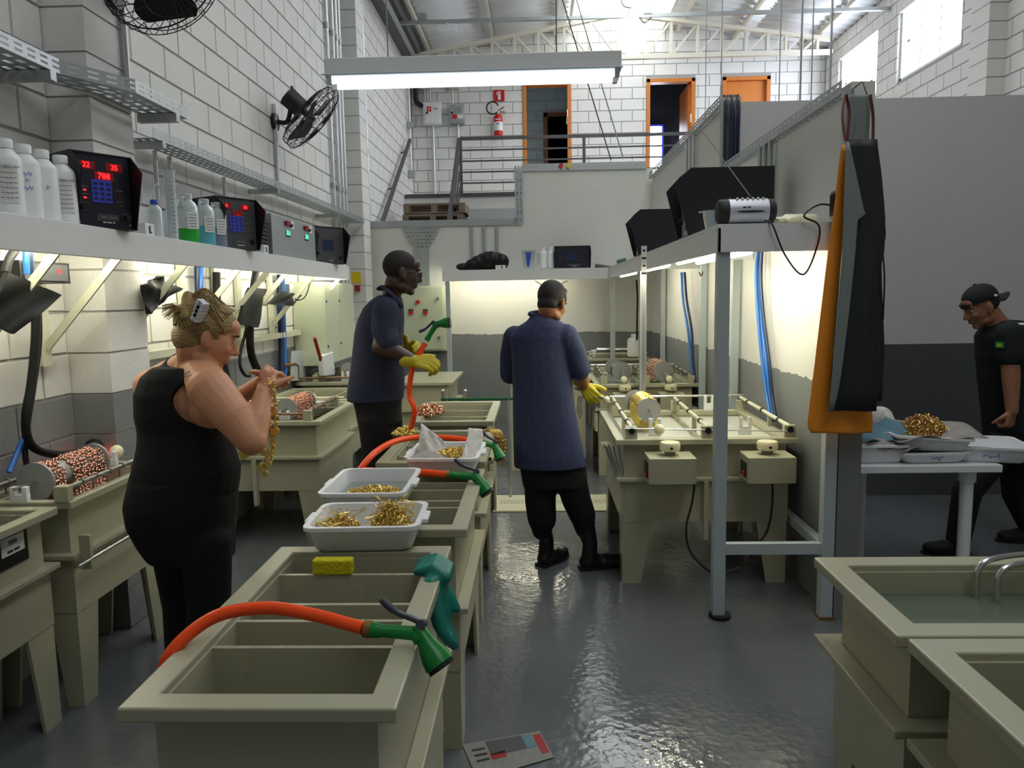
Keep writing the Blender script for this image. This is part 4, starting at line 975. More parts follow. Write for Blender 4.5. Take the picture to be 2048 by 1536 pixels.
for px in (318, 346, 452): p = atx(px, 430, -2.22); conduit('short conduit dropping from long tray behind shelf items', [(-2.22, p.y, 2.52), (-2.22, p.y, 2.05)], .013, group='short drops behind shelf items')
# wall fans
def fan(label, mount, hub, axis, R, blades=3):
    mount, hub = V(mount), V(hub); ax = V(axis).normalized(); u, v = perp(ax)
    t = thing('oscillating_fan', label, 'fan', mount, 'wall fans')
    MB().cyl(mount-V((.0, 0, 0)), mount+V((.03, 0, 0)), .075, n=20).build('wall_plate', 'black', t, smooth=40)
    arm = hub-ax*.22
    MB().tube(cr([mount+V((.03, 0, 0)), mount+V((.12, 0, 0)), arm-V((0, 0, .06)), arm], 5), .02, 10).build('arm', 'black', t, smooth=50)
    MB().cyl(hub-ax*.26, hub-ax*.09, .085, .08, n=24).cyl(hub-ax*.27, hub-ax*.26, .06, .085, n=24).build('motor', 'black', t, smooth=40)
    MB().cyl(hub-ax*.09, hub+ax*.03, .03, n=14).build('hub', 'black', t, smooth=40); MB().cyl(hub-ax*.2+V((0, 0, .08)), hub-ax*.2+V((0, 0, .12)), .012, n=8).build('switch_knob', 'black', t)
    for k in range(blades):
        a0 = 2*math.pi*k/blades; bl = MB(); rr = []
        for i in range(7):
            q = i/6; r_ = .04+(R*.88-.04)*q; wd = .05+.09*math.sin(q*2.4); a = a0+.25*q
            d = u*math.cos(a)+v*math.sin(a); s = ax.cross(d); rr.append([hub+d*r_+s*wd+ax*.035, hub+d*r_-s*wd-ax*.03, hub+d*r_-s*wd-ax*.033, hub+d*r_+s*wd+ax*.032])
        bl.loft(rr).build('blade', 'black', t, smooth=60)
    cg = MB()
    for off, rf in ((.0, 1.0), (.055, .97), (.085, .80), (.10, .5), (-.055, .97), (-.08, .78), (-.09, .4)):
        pts = [hub+ax*off+(u*math.cos(2*math.pi*k/36)+v*math.sin(2*math.pi*k/36))*(R*rf) for k in range(36)]; cg.tube(pts, .004 if off == 0 else .0025, 5, closed=True)
    for k in range(30):
        a = 2*math.pi*k/30; d = u*math.cos(a)+v*math.sin(a)
        cg.tube(cr([hub+ax*.10+d*(R*.12), hub+ax*.095+d*(R*.5), hub+ax*.055+d*(R*.97), hub+d*R, hub-ax*.055+d*(R*.97), hub-ax*.085+d*(R*.6), hub-ax*.09+d*(R*.25)], 3), .0022, 4)
    cg.build('cage', 'black', t, smooth=60)
    return t
m_ = atx(547, 244, -2.27); 
fan('black wall fan tilted down above the long cable tray', m_, aty(622, 236, m_.y-.05), (.70, .22, -.68), .305)
p = atx(575, 205, -2.0)
one('inspection_tag', 'small pale tag hanging from the wall fan motor', 'tag', MB().box(-2.0, -1.995, m_.y+.05, m_.y+.11, 3.33, 3.39), 'label_white')
fan('black wall fan high above the pilaster tray', atx(222, -14, -2.07), aty(322, -48, 3.65), (.62, -.25, -.74), .28)
# cabinets
a, b = atx(645, 566, -2.0), atx(706, 722, -2.0)
t = thing('electrical_cabinet', 'pale grey two door cabinet on the left wall below shelf end', 'cabinet', (-2.12, 8.3, 1.1), 'electrical cabinets')
y0, y1 = atx(648, 650, -1.98).y, atx(707, 650, -1.98).y
MB().box(-2.265, -1.98, y0, y1, 1.02, 1.80).build('case', 'pale_green', t, bevel=.004)
ym = y0+(y1-y0)*.42
for q0, q1 in ((y0+.01, ym-.006), (ym+.006, y1-.01)):
    d = MB().box(-1.985, -1.965, q0, q1, 1.03, 1.79).build('door', 'pale_green', t, bevel=.003)
    for z in (1.2, 1.62): MB().cyl((-1.966, q0+.04, z), (-1.958, q0+.04, z), .012, n=10).build('lock', 'ink', d)
a = atx(645, 580, -2.2); MB().box(-2.26, -2.20, 7.55, 7.66, 1.58, 1.76)
one('junction_box', 'small grey junction box on wall beside two door cabinet', 'junction box', MB().box(-2.262, -2.18, y0-.32, y0-.2, 1.60, 1.78), 'galv', bevel=.004)
p0, p1 = aty(800, 572, YH-.22), aty(893, 702, YH-.22)
t = thing('electrical_cabinet', 'pale grey cabinet with red buttons behind the tall man', 'cabinet', ((p0.x+p1.x)/2, YH-.11, p1.z), 'electrical cabinets')
MB().box(p0.x-.1, p1.x, YH-.2, YH-.003, p1.z, p0.z).build('case', 'pale_green', t, bevel=.005); dr = MB().box(p0.x-.08, p1.x-.03, YH-.222, YH-.2, p1.z+.02, p0.z-.02).build('door', 'pale_green', t, bevel=.005)
for x, y, m in ((836, 604, 'red'), (822, 626, 'red'), (851, 626, 'red'), (876, 597, 'dull_steel'), (878, 675, 'dull_steel')):
    q = aty(x, y, YH-.222); MB().cyl(q, q-V((0, .03, 0)), .026 if m == 'red' else .018, n=14).build('button' if m == 'red' else 'lock', m, dr, smooth=40)
    if m == 'red' and y > 610: MB().box(q.x-.03, q.x+.03, q.y-.008, q.y, q.z, q.z+.05).build('button_plate', 'panel_grey', dr)
# stickers and small red switch on far pilaster
q = aty(716, 577, 9.185); one('red_switch', 'small black and red switch on the far pilaster', 'switch', MB().box(q.x-.03, q.x+.03, 9.13, 9.185, q.z-.03, q.z+.04), 'red_deep')
q = aty(712, 556, 9.185); one('warning_sticker', 'yellow warning sticker on the far pilaster', 'sticker', MB().box(q.x-.06, q.x+.06, 9.18, 9.186, q.z-.06, q.z+.07), 'yellow')
# ------------------------------------------------------------------ half wall trays and pipes
GT2 = 'cable trays on the half wall'
tray('cable_tray', 'cable tray along the low top of half wall', [(-2.2, YH-.02, 2.535), (-.24, YH-.02, 2.535)], (0, .13, 0), (0, 0, .08), GT2)
tray('cable_tray', 'vertical cable tray at the step of half wall', [(-.25, YH-.02, 2.535), (-.25, YH-.02, 3.26)], (0, .1, 0), (.1, 0, 0), GT2)
tray('cable_tray', 'cable tray along the high top of half wall', [(-.15, YH-.02, 3.19), (1.4, YH-.02, 3.19)], (0, .13, 0), (0, 0, .09), GT2)
t = thing('tray_dropper', 'perforated funnel piece and duct dropping from half wall tray', 'duct', aty(843, 560, YH-.03))
c = aty(842, 470, YH-.04); mb = MB()
for r in range(7):
    z = 2.53-.045*r; hw_ = .235-.025*r if r < 5 else .095; sheet_slots(mb, (c.x-hw_, YH-.03, z-.045), (c.x+hw_, YH-.03, z-.045), (0, 0, .045), 1, .03, .02, .4)
mb.build('perforated_plate', 'galv', t, solid=.002); MB().box(c.x-.09, c.x+.09, YH-.05, YH-.003, 1.79, 2.26).build('duct', 'galv', t)
for k, px in enumerate((943, 968, 994)): p = aty(px, 480, YH-.02); conduit('conduit dropping down the half wall behind back shelf', [(p.x, YH-.02, 2.53), (p.x, YH-.02, 1.97)], .018, 'galv', 'three conduits on the half wall')
for px, m in ((1122, 'red'), (1137, 'yellow')):
    q = aty(px, 331, YH-.06); one('lifting_knob', '%s round knob hanging below the half wall tray' % ('red' if m == 'red' else 'yellow'), 'knob', MB().cyl(q+V((0, .05, 0)), q, .028, n=14), m, smooth=40)
# ------------------------------------------------------------------ mezzanine fittings
yr = 13.12
rl = thing('mezzanine_railing', 'dark steel railing along the mezzanine edge', 'railing', (1.5, yr, ZM))
zs_ = [aty(1000, y, yr).z for y in (276, 299, 321, 343, 365, 386)]
xl = aty(921, 330, yr).x
for i, z in enumerate(zs_): MB().bar((xl, yr, z), (4.8, yr, z), .05 if i == 0 else .025, .05 if i == 0 else .025).build('rail', 'rail_paint', rl)
for px in (921, 1168): x = aty(px, 300, yr).x; MB().bar((x, yr, zs_[-1]-.05), (x, yr, zs_[0]), .05, .04).build('post', 'rail_paint', rl)
x = 3.2; MB().bar((x, yr, zs_[-1]-.05), (x, yr, zs_[0]), .05, .04).build('post', 'rail_paint', rl)
st = thing('stair_rail', 'dark steel stair rail sloping down from the mezzanine', 'railing', (xl, 12, 3))
for k in range(4):
    z = zs_[0]-.27*k; MB().bar((xl-.02, yr, z), (xl+.02, 10.9, z-1.62), .05 if k == 0 else .028, .05 if k == 0 else .028).build('rail', 'rail_paint', st)
wr_ = thing('stair_handrail', 'dark handrail sloping along the left wall by the stairs', 'handrail', (-2.2, 11.5, 3))
q0, q1 = atx(820, 280, -2.17), atx(762, 452, -2.17); MB().bar(q0, q1, .05, .05).build('rail', 'rail_paint', wr_)
for f_ in (.15, .6): p = q0*(1-f_)+q1*f_; MB().bar(p, (XL, p.y, p.z-.04), .02).build('bracket', 'rail_paint', wr_)
# pallets on the landing
yp = 11.6
def pallet(label, x0, x1, z0):
    t = thing('pallet', label, 'pallet', ((x0+x1)/2, yp+.4, z0), 'wooden pallets on the landing')
    for k in range(5): y = yp+k*.19; MB().box(x0, x1, y, y+.13, z0+.12, z0+.15).build('deck_board', 'pallet_wood', t)
    MB().box(x0, x1, yp, yp+.1, z0, z0+.02).build('bottom_board', 'pallet_wood', t)
    for fx in (0, .45, .9): MB().box(x0+(x1-x0)*fx, x0+(x1-x0)*(fx+.1), yp, yp+.9, z0+.02, z0+.12).build('block', 'pallet_wood', t)
a, b = aty(805, 440, yp), aty(926, 405, yp)
pallet('lower weathered pallet of the stack behind half wall', a.x, b.x, b.z-.312); pallet('upper weathered pallet of the stack behind half wall', a.x+.02, b.x+.03, b.z-.15)
one('landing_table', 'grey steel table top behind the half wall beside pallets', 'table', MB().box(b.x+.1, -.1, 11.4, 12.4, 2.62, b.z-.12), 'galv')
cl_ = thing('added_corridor_lamp', 'added unseen ceiling lamp brightening the corridor behind first mezzanine door', 'lamp', (.3, 15.2, 5.9)); MB().cyl((.3, 15.2, 5.93), (.3, 15.2, 6.0), .14, n=20).build('base', 'white_paint', cl_, smooth=40); MB().lathe([(0, -.06), (.09, -.045), (.13, 0)], (.3, 15.2, 5.93), 20).build('shade', 'globe', cl_, smooth=60)  # lamp added out of view to brighten the corridor wall
# electrical boxes, extinguisher, sign on the back wall
def wbox(name, label, x0, y0, x1, y1, mat, dep=.18, Y=YB):
    a, b = aty(x0, y0, Y-dep), aty(x1, y1, Y-dep)
    t = thing(name, label, 'electrical panel', ((a.x+b.x)/2, Y-dep/2, b.z), 'electrical panels on back wall')
    MB().box(a.x, b.x, Y-dep, Y-.002, b.z, a.z).build('case', mat, t, bevel=.006); d = MB().box(a.x+.03, b.x-.03, Y-dep-.015, Y-dep, b.z+.03, a.z-.03).build('door', mat, t, bevel=.004); return t, d, a, b
t, d, a, b = wbox('breaker_box', 'white electrical panel with red flash sticker on back wall', 846, 204, 883, 248, 'white_paint')
q = aty(859, 218, YB-.2); MB().box(q.x-.05, q.x+.03, YB-.2, YB-.196, q.z-.045, q.z+.045).build('sticker', 'red', d); MB().prism([(q.x+.005, YB-.2, q.z+.035), (q.x-.03, YB-.2, q.z-.002), (q.x-.012, YB-.2, q.z-.002), (q.x-.022, YB-.2, q.z-.036), (q.x+.012, YB-.2, q.z+.008), (q.x-.006, YB-.2, q.z+.008)], (0, -.003, 0)).build('flash', 'label_white', d); MB().box(q.x+.06, q.x+.18, YB-.2, YB-.196, q.z-.04, q.z+.04).build('sticker', 'label_white', d); text('caption', '#####', .035, (q.x+.12, YB-.201, q.z), (1, 0, 0), (0, 0, 1), 'red', d); q = aty(854, 226, YB-.2); MB().cyl(q, q-V((0, .02, 0)), .02, n=10).build('lock', 'ink', d)
t, d, a, b = wbox('breaker_box', 'grey electrical panel beside the white one', 898, 209, 929, 245, 'galv')
q = aty(910, 233, YB-.2); MB().box(q.x-.05, q.x+.03, YB-.2, YB-.196, q.z-.04, q.z+.04).build('sticker', 'red', d); MB().box(q.x+.05, q.x+.15, YB-.2, YB-.196, q.z-.035, q.z+.035).build('sticker', 'label_white', d); q = aty(904, 226, YB-.2); MB().cyl(q, q-V((0, .02, 0)), .02, n=10).build('lock', 'ink', d)
q = aty(915, 217, YB-.2)
for k in range(3): text('caption', '###########', .025, (q.x, YB-.197, q.z-.03*k), (1, 0, 0), (0, 0, 1), 'print_grey', d)
for px, y0, y1, lb in ((866, 248, 388, 'conduit below the white electrical panel'), (916, 245, 300, 'conduit below the grey electrical panel')):
    a, b = aty(px, y0, YB-.05), aty(px+2, y1, YB-.05); conduit(lb, [a, (a.x, a.y, b.z)], .025, group='conduits on the back wall')
for k in range(3): p = aty(850+5*k, 190, YB-.05); conduit('conduit rising from the white electrical panel', [(p.x, YB-.05, p.z+.25), (p.x, YB-.05, aty(850, 205, YB).z)], .015, group='conduits above the white panel')
p = aty(905, 190, YB-.05); conduit('conduit rising from the grey electrical panel', [(p.x, YB-.05, p.z+.2), (p.x, YB-.05, aty(905, 210, YB).z)], .015, group='conduits on the back wall')
for px, lb in ((852, 'white'), (909, 'grey')): p = aty(px, 174, YB-.06); one('junction_box', 'cream junction box above the %s electrical panel' % lb, 'junction box', MB().box(p.x-.09, p.x+.09, YB-.12, YB-.002, p.z-.04, p.z+.12), 'cream_paint', bevel=.004)
one('flexible_duct', 'black flexible duct curving into the white electrical panel', 'duct', MB().tube(cr([aty(831, 165, YB-.08), aty(831, 190, YB-.08), aty(834, 205, YB-.08), aty(845, 213, YB-.08)], 6), .045, 12), 'black', smooth=50)
p = atx(819, 170, -2.2); y = p.y; cz = [atx(818, q, -2.2).z for q in (165, 240, 252, 335, 349)]
t = conduit('conduit with two switch boxes beside the stair handrail', [(-2.22, y, cz[0]+.3), (-2.22, y, cz[4])], .022, group='steel conduits on walls')
for z0, z1 in ((cz[2], cz[1]), (cz[4], cz[3])): MB().box(-2.262, -2.16, y-.06, y+.06, z0, z1).build('switch_box', 'galv', t, bevel=.006)
q = aty(998, 191, YB-.02); sg = one('extinguisher_sign', 'red square sign with white extinguisher pictogram on back wall', 'sign', MB().box(q.x-.10, q.x+.10, YB-.02, YB-.004, q.z-.10, q.z+.10), 'red')
MB().box(q.x-.02, q.x+.03, YB-.025, YB-.02, q.z-.075, q.z+.03).box(q.x-.01, q.x+.02, YB-.025, YB-.02, q.z+.03, q.z+.055).build('pictogram', 'label_white', sg); MB().tube([(q.x-.045, YB-.024, q.z+.01), (q.x-.04, YB-.024, q.z+.05), (q.x, YB-.024, q.z+.065), (q.x+.04, YB-.024, q.z+.06)], .007, 6).build('pictogram', 'label_white', sg)
q = aty(997, 272, YB-.11); qt = aty(998, 228, YB-.11); h = qt.z-q.z
t = thing('fire_extinguisher', 'red fire extinguisher with black hose on the back wall', 'fire extinguisher', q)
MB().lathe([(.0, 0), (.075, 0), (.08, .02), (.08, h*.85), (.06, h*.95), (.03, h)], q, 20).build('cylinder', 'red', t, smooth=40); MB().lathe([(.081, h*.22), (.081, h*.62)], q, 20).build('label_band', 'label_white', t, smooth=40)
text('print', '##', .05, q+V((0, -.085, h*.52)), (1, 0, 0), (0, 0, 1), 'print_blue', t); text('print', '####', .045, q+V((0, -.085, h*.72)), (1, 0, 0), (0, 0, 1), 'label_white', t)
MB().cyl(q+V((0, 0, h)), q+V((0, 0, h+.05)), .025, n=10).build('valve', 'galv', t, smooth=40); MB().bar(q+V((.0, 0, h+.06)), q+V((.11, 0, h+.12)), .02).bar(q+V((.0, 0, h+.04)), q+V((.13, 0, h+.03)), .018).build('lever', 'brass', t)
MB().tube([q+V((-.1+.11*math.cos(a), 0, h+.11+.11*math.sin(a))) for a in [math.radians(x) for x in range(20, 320, 20)]]+[q+V((0, 0, h+.04))], .014, 8).build('hose', 'black', t, smooth=60)
# ------------------------------------------------------------------ overhead: channel, high bay globe, hung tube light, wires
yc_ = 11.9; za_, zb_ = aty(800, 48, yc_).z, aty(1785, 15, yc_).z
one('ceiling_channel', 'galvanised perforated channel crossing below the roof', 'channel', MB().bar((aty(796, 48, yc_).x, yc_, (za_+zb_)/2), (aty(1785, 15, yc_).x, yc_, (za_+zb_)/2), .05, .05), 'galv')
one('eaves_channel', 'galvanised channel running along the top of left wall', 'channel', MB().bar((-2.02, 6, 5.72), (-2.02, 13.4, 5.72), .05, .05), 'galv')
gl = aty(1266, 70, yc_); zc = (za_+zb_)/2
t = thing('high_bay_lamp', 'glowing white globe lamp hanging from ceiling channel', 'lamp', (gl.x, yc_, gl.z-.25))
MB().lathe([(.0, -.27), (.10, -.25), (.19, -.14), (.215, -.02), (.19, .10), (.12, .20), (.09, .24), (.0, .24)], (gl.x, yc_, gl.z-.02), 28).build('globe', 'globe', t, smooth=60)
MB().cyl((gl.x, yc_, gl.z+.22), (gl.x, yc_, gl.z+.36), .085, n=20).build('ballast', 'white_paint', t, smooth=40); MB().cyl((gl.x, yc_, gl.z+.36), (gl.x, yc_, zc), .02, n=10).build('stem', 'white_paint', t)
MB().tube(cr([(gl.x, yc_, gl.z+.38), (gl.x-.14, yc_, gl.z+.42), (gl.x-.17, yc_, gl.z+.55), (gl.x-.06, yc_, gl.z+.62), (gl.x+.05, yc_, gl.z+.52)], 6), .008, 6).build('cord', 'rubber', t, smooth=60); MB().tube(cr([(gl.x+.08, yc_, zc), (gl.x+.17, yc_, zc-.1), (gl.x+.3, yc_, zc)], 6), .008, 6).build('cord', 'rubber', t, smooth=60)
q = aty(895, 55, yc_); one('emergency_light', 'small flat emergency light under the ceiling channel', 'lamp', MB().box(q.x-.13, q.x+.13, yc_-.05, yc_+.05, q.z-.06, q.z-.0).box(q.x-.02, q.x+.02, yc_-.02, yc_+.02, q.z, zc), 'white_plastic')
for px, py in ((846, 36), (1296, 18)): q = aty(px, py, yc_); one('channel_box', 'small pale junction box on the ceiling channel %s' % ('over the stairs' if px < 1000 else 'beside the globe lamp'), 'junction box', MB().box(q.x-.06, q.x+.06, yc_-.04, yc_+.04, zc+.02, zc+.12), 'galv')
y = 3.3; xa_, xb_ = aty(655, 160, y).x, aty(1241, 150, y).x; zt_ = aty(950, 137, y).z; 
t = thing('hung_tube_light', 'long white reflector luminaire with two tubes hung over the aisle', 'luminaire', ((xa_+xb_)/2, y, zt_-.05))
MB().box(xa_, xb_, y-.045, y+.045, zt_-.03, zt_+.045).build('housing', 'white_paint', t, bevel=.004)
MB().prism([(xa_, y-.10, zt_-.040), (xa_, y-.045, zt_-.022), (xa_, y+.045, zt_-.022), (xa_, y+.10, zt_-.040), (xa_, y+.10, zt_-.035), (xa_, y+.045, zt_-.016), (xa_, y-.045, zt_-.016), (xa_, y-.10, zt_-.035)], (xb_-xa_, 0, 0)).build('reflector', 'post_paint', t)
for o in (-.045, .045):
    MB().cyl((xa_+.03, y+o, zt_-.048), (xb_-.03, y+o, zt_-.048), .012, n=10).build('tube', 'tube_cool', t, smooth=40)
    for x in (xa_+.012, xb_-.03): MB().box(x, x+.02, y+o-.014, y+o+.014, zt_-.062, zt_-.02).build('tube_socket', 'white_plastic', t)
for px in (776, 1113):
    x = aty(px, 110, y).x; MB().cyl((x, y, zt_+.045), (x, y, roof_z(x)-.05), .003, n=6).build('wire', 'dull_steel', t)
for k, (a, b) in enumerate((((1125, 0), (1222, 320)), ((1153, 0), (1247, 318)))):
    p = aty(b[0], b[1], YH-.0); q = aty(a[0], a[1], YH-.4)
    q2 = p+(q-p)*1.35
    one('stay_wire', ['dark slanted stay wire', 'pale slanted stay wire'][k]+' rising from half wall tray to roof', 'wire', MB().cyl(p, q2, .008, n=6), ['rail_paint', 'galv'][k], 'stay wires')
for px, r in ((1411, .008), (1442, .011), (1558, .01), (1600, .018), (1622, .012), (1659, .02)):
    p = aty(px, 195, 7.0 if px > 1500 else 8.2); one('hanger_rod', 'thin steel rod hanging from the roof past the %s wall' % ('partition' if px < 1500 else 'cross'), 'rod', MB().cyl((p.x, p.y, 3.0), (p.x, p.y, roof_z(p.x)-.03), r*.5, n=6), 'galv', 'roof hanger rods')
# ================================================================== RIGHT SHELF
RS = thing('corner_shelf', 'white steel shelf on posts along partition and back wall', 'shelf', (1.1, 6.5, 0))
XS0, YS0, YS1 = .865, 3.655, 9.13
MB().box(XS0, XP-.003, YS0, YH-.003, 1.945, 1.962).build('board', 'white_paint', RS)
MB().box(XS0, XS0+.015, YS0, YS1, 1.83, 1.945).build('fascia', 'white_paint', RS, bevel=.002); MB().box(XS0, XP-.003, YS0, YS0+.015, 1.83, 1.945).build('fascia', 'white_paint', RS, bevel=.002)
xb0 = aty(884, 545, YS1).x
MB().box(xb0, XS0, YS1, YH-.003, 1.945, 1.962).build('board', 'white_paint', RS); MB().box(xb0, XS0+.015, YS1, YS1+.015, 1.83, 1.945).build('fascia', 'white_paint', RS, bevel=.002)
for y in (5.2, 6.9): MB().box(XS0+.015, XP-.003, y, y+.03, 1.86, 1.94).build('cross_beam', 'white_paint', RS)
def post(x, y, w=.055, foot=False):
    o = MB().box(x-w/2, x+w/2, y-w/2, y+w/2, .02 if foot else 0, 1.945).build('post', 'post_paint', RS, bevel=.003)
    if foot: MB().lathe([(.05, 0), (.055, .005), (.055, .02), (.045, .024), (0, .024)], (x+.012, y, 0), 18).build('foot', 'rubber', o, smooth=40)
    return o
post(.90, 3.70, .06, True); post(1.435, 3.70, .06); post(.90, 6.44, .055); post(.90, 8.96, .055)
for x, y in ((1.43, 5.5), (1.43, 6.55), (1.43, 8.6)): post(x, y, .05)
x = aty(899, 700, 9.16).x; post(x, 9.16, .055)
MB().box(.93, 1.405, 3.68, 3.72, .335, .39).build('foot_rail', 'post_paint', RS); MB().box(1.41, 1.46, 3.73, 5.22, .335, .38).build('foot_rail', 'post_paint', RS)
MB().box(1.40, 1.48, 3.66, 3.74, 0, .012).build('foot_plate', 'brass', RS)
for k, y in enumerate((3.78, 5.35, 7.1)):
    t = thing('shelf_tube_light', ['fluorescent tube under the front of partition shelf', 'fluorescent tube under the middle of partition shelf', 'fluorescent tube under the far part of partition shelf'][k], 'tube light', (.95, y+.6, 1.83), 'tube lights under partition shelf')
    for xx in (.925, 1.05) if k == 0 else (.925,):
        MB().cyl((xx, y, 1.838), (xx, y+1.2, 1.838), .015, n=10).build('tube', 'tube_warm', t, smooth=40); MB().box(xx-.03, xx+.03, y-.03, y+1.23, 1.86, 1.943).build('housing', 'white_paint', t)
for x in (-.6, .1):
    t = thing('shelf_tube_light', 'fluorescent tube under the back wall shelf', 'tube light', (x, 9.3, 1.86), 'tube lights under back shelf')
    MB().cyl((x-.5, 9.3, 1.868), (x+.15, 9.3, 1.868), .015, n=10).build('tube', 'tube_warm', t, smooth=40); MB().box(x-.53, x+.18, 9.27, 9.33, 1.89, 1.943).build('housing', 'white_paint', t)
# rectifiers facing the aisle
def rect2(label, px0, py0, px1, Y, h, digits):
    a, b = aty(px0, py0, Y), aty(px1, py0, Y); x = a.x+.075
    return rectifier(label, (x+.05, Y+.16, 1.962), (-1, 0, 0), .30, max(.2, b.x-x-.05), h, digits, 'galv', group='rectifiers on partition shelf', lit=False)
rect2('large black rectifier behind the silver radio', 1337, 383, 1549, 4.35, .375, ('', '', ''))
rect2('large black rectifier farther along partition shelf', 1250, 460, 1365, 6.35, .37, ('', '', ''))
# radio
p = aty(1442, 425, 3.80); r_ = .062; xa, xb = aty(1434, 425, 3.8).x, aty(1549, 425, 3.8).x; zc2 = 1.962+r_+.008
t = thing('radio', 'silver grey tube shaped portable radio with antenna', 'radio', ((xa+xb)/2, 3.8, 1.962))
MB().lathe([(.0, 0), (r_*.8, 0), (r_*.98, .012), (r_*.98, .05)], (xa, 3.8, zc2), 24, (1, 0, 0)).build('speaker', 'speaker', t, smooth=50); MB().lathe([(r_*.98, -.04), (r_*.95, -.01), (r_*.7, 0), (0, 0)], (xb, 3.8, zc2), 24, (1, 0, 0)).build('speaker', 'speaker', t, smooth=50)
body = MB().lathe([(r_, 0), (r_, xb-xa-.09)], (xa+.05, 3.8, zc2), 28, (1, 0, 0)).build('body', 'silver_grey', t, smooth=50)
MB().box(xa+.05, xb-.05, 3.765, 3.835, 1.962, 1.974).build('base', 'black', t)
MB().ell(((xa+xb)/2+.01, 3.8-r_*.985, zc2-.005), (.07, .004, .006)).build('slot', 'ink', body); text('logo', '######', .013, ((xa+xb)/2-.01, 3.8-r_*1.0, zc2+.016), (1, 0, 0), (0, 0, 1), 'ink', body)
for k in range(6): a = V((xa+.09+.025*k, 3.8-.028, zc2+.055)); MB().cyl(a, a+V((0, -.003, .008)), .006, n=8).build('button', 'white_plastic', body)
MB().box(xa+.06, xb-.07, 3.79, 3.82, zc2+r_-.004, zc2+r_+.008).build('carry_strip', 'black', t)
q = aty(1404, 262, 4.1); MB().cyl((aty(1505, 402, 3.82).x, 3.82, zc2+r_), q, .0025, n=6).build('antenna', 'steel', t)
# plastic jug, gloves, socket, cable
p = aty(1425, 440, 3.93); t = thing('plastic_beaker', 'clear plastic beaker beside the radio', 'beaker', (p.x, 3.93, 1.962)); MB().lathe([(.036, 0), (.05, .085), (.056, .09), (.052, .09), (.046, .08), (.034, .004), (0, .004)], (p.x, 3.93, 1.962), 20).build('cup', 'clear_plastic', t, smooth=50); MB().obox((p.x-.056, 3.93, 2.048), (.012, 0, 0), (0, .008, 0), (0, 0, .003)).build('lip', 'clear_plastic', t)
def glove_lump(label, pts, r, mat, grp=None):
    mb = MB()
    for i in range(len(pts)-1): mb.cap(pts[i], r[i], pts[i+1], r[i+1])
    return mb
mb = MB(); c = aty(1590, 433, 3.82); c.z = 1.992
for k in range(4): mb.cap(c+V((-.02, -.02+.02*k, 0)), .02, c+V((-.085, -.035+.025*k, -.006+.004*k)), .012)
mb.cap(c+V((-.04, .0, .0)), .028, c+V((.09, .0, -.0)), .026); mb.cap(c+V((0, -.03, 0)), .018, c+V((-.05, -.06, -.01)), .012)
o = tag(mb.fused('rubber_glove', 'cream_plastic', None, .006, 3, origin=(c.x, c.y, 1.962)), 'cream rubber glove lying beside radio on the shelf', 'glove'); o.data.materials[0] = MATS['cream_plastic']
q = aty(1650, 412, 3.66); t = thing('socket_box', 'grey socket box with black plug on partition end', 'socket', (1.43, 3.62, q.z-.08)); MB().box(1.39, 1.47, 3.60, 3.67, q.z-.07, q.z+.07).build('box', 'galv', t, bevel=.006); MB().box(1.38, 1.392, 3.605, 3.65, q.z-.05, q.z+.05).build('face_plate', 'black', t)
one('plug_cable', 'thin black cable looping from plug over shelf edge', 'cable', MB().tube(cr([(1.385, 3.63, q.z), (1.33, 3.66, q.z+.005), aty(1608, 432, 3.63), aty(1637, 450, 3.63), aty(1635, 490, 3.63), aty(1607, 549, 3.63), aty(1570, 510, 3.63), aty(1545, 450, 3.63), aty(1530, 441, 3.70)], 8), .0045, 6), 'rubber', smooth=60)
conduit('thick conduit on the partition end beside the aprons', [(1.445, 3.64, 2.55), (1.445, 3.64, q.z+.07)], .026, 'galv')
for k, px in enumerate((1521, 1530, 1541)): p = atx(px, 300, XP-.03); conduit('conduit dropping from partition tray above the radio rectifier', [(XP-.03, p.y, 2.56), (XP-.03, p.y, 1.97)], .016, 'galv', 'three conduits above radio rectifier')
for k, px in enumerate((1373, 1380, 1387)): p = atx(px, 300, XP-.03); conduit('conduit dropping from high partition tray', [(XP-.03, p.y, 3.07), (XP-.03, p.y, 1.97)], .016, 'conduit', 'three conduits below high partition tray')
GT3 = 'cable trays on the partition'
tray('cable_tray', 'cable tray along the low front part of partition', [(XP-.04, 3.68, 2.55), (XP-.04, 5.95, 2.55)], (.14, 0, 0), (0, 0, .06), GT3)
tray('cable_tray', 'cable tray along the high far part of partition', [(XP-.05, 6.0, 3.06), (XP-.05, 9.66, 3.06)], (.15, 0, 0), (0, 0, .07), GT3)
tray('cable_tray', 'vertical cable tray at the step of partition', [(XP-.05, 5.93, 2.5), (XP-.05, 5.93, 3.1)], (.14, 0, 0), (0, .06, 0), GT3)
t = thing('cable_bundle', 'bundle of dark cables rising in tray at partition step', 'cables', (XP+.03, 5.92, 2.6))
for k in range(5): x = XP-.03+.025*k; MB().tube(cr([(x, 5.91, 2.56), (x+.006*math.sin(k), 5.90, 2.8), (x, 5.91, 3.0), (x, 5.96, 3.12)], 5), .011, 6).build('cable', 'blue_dark' if k % 2 else 'rubber', t, smooth=60)
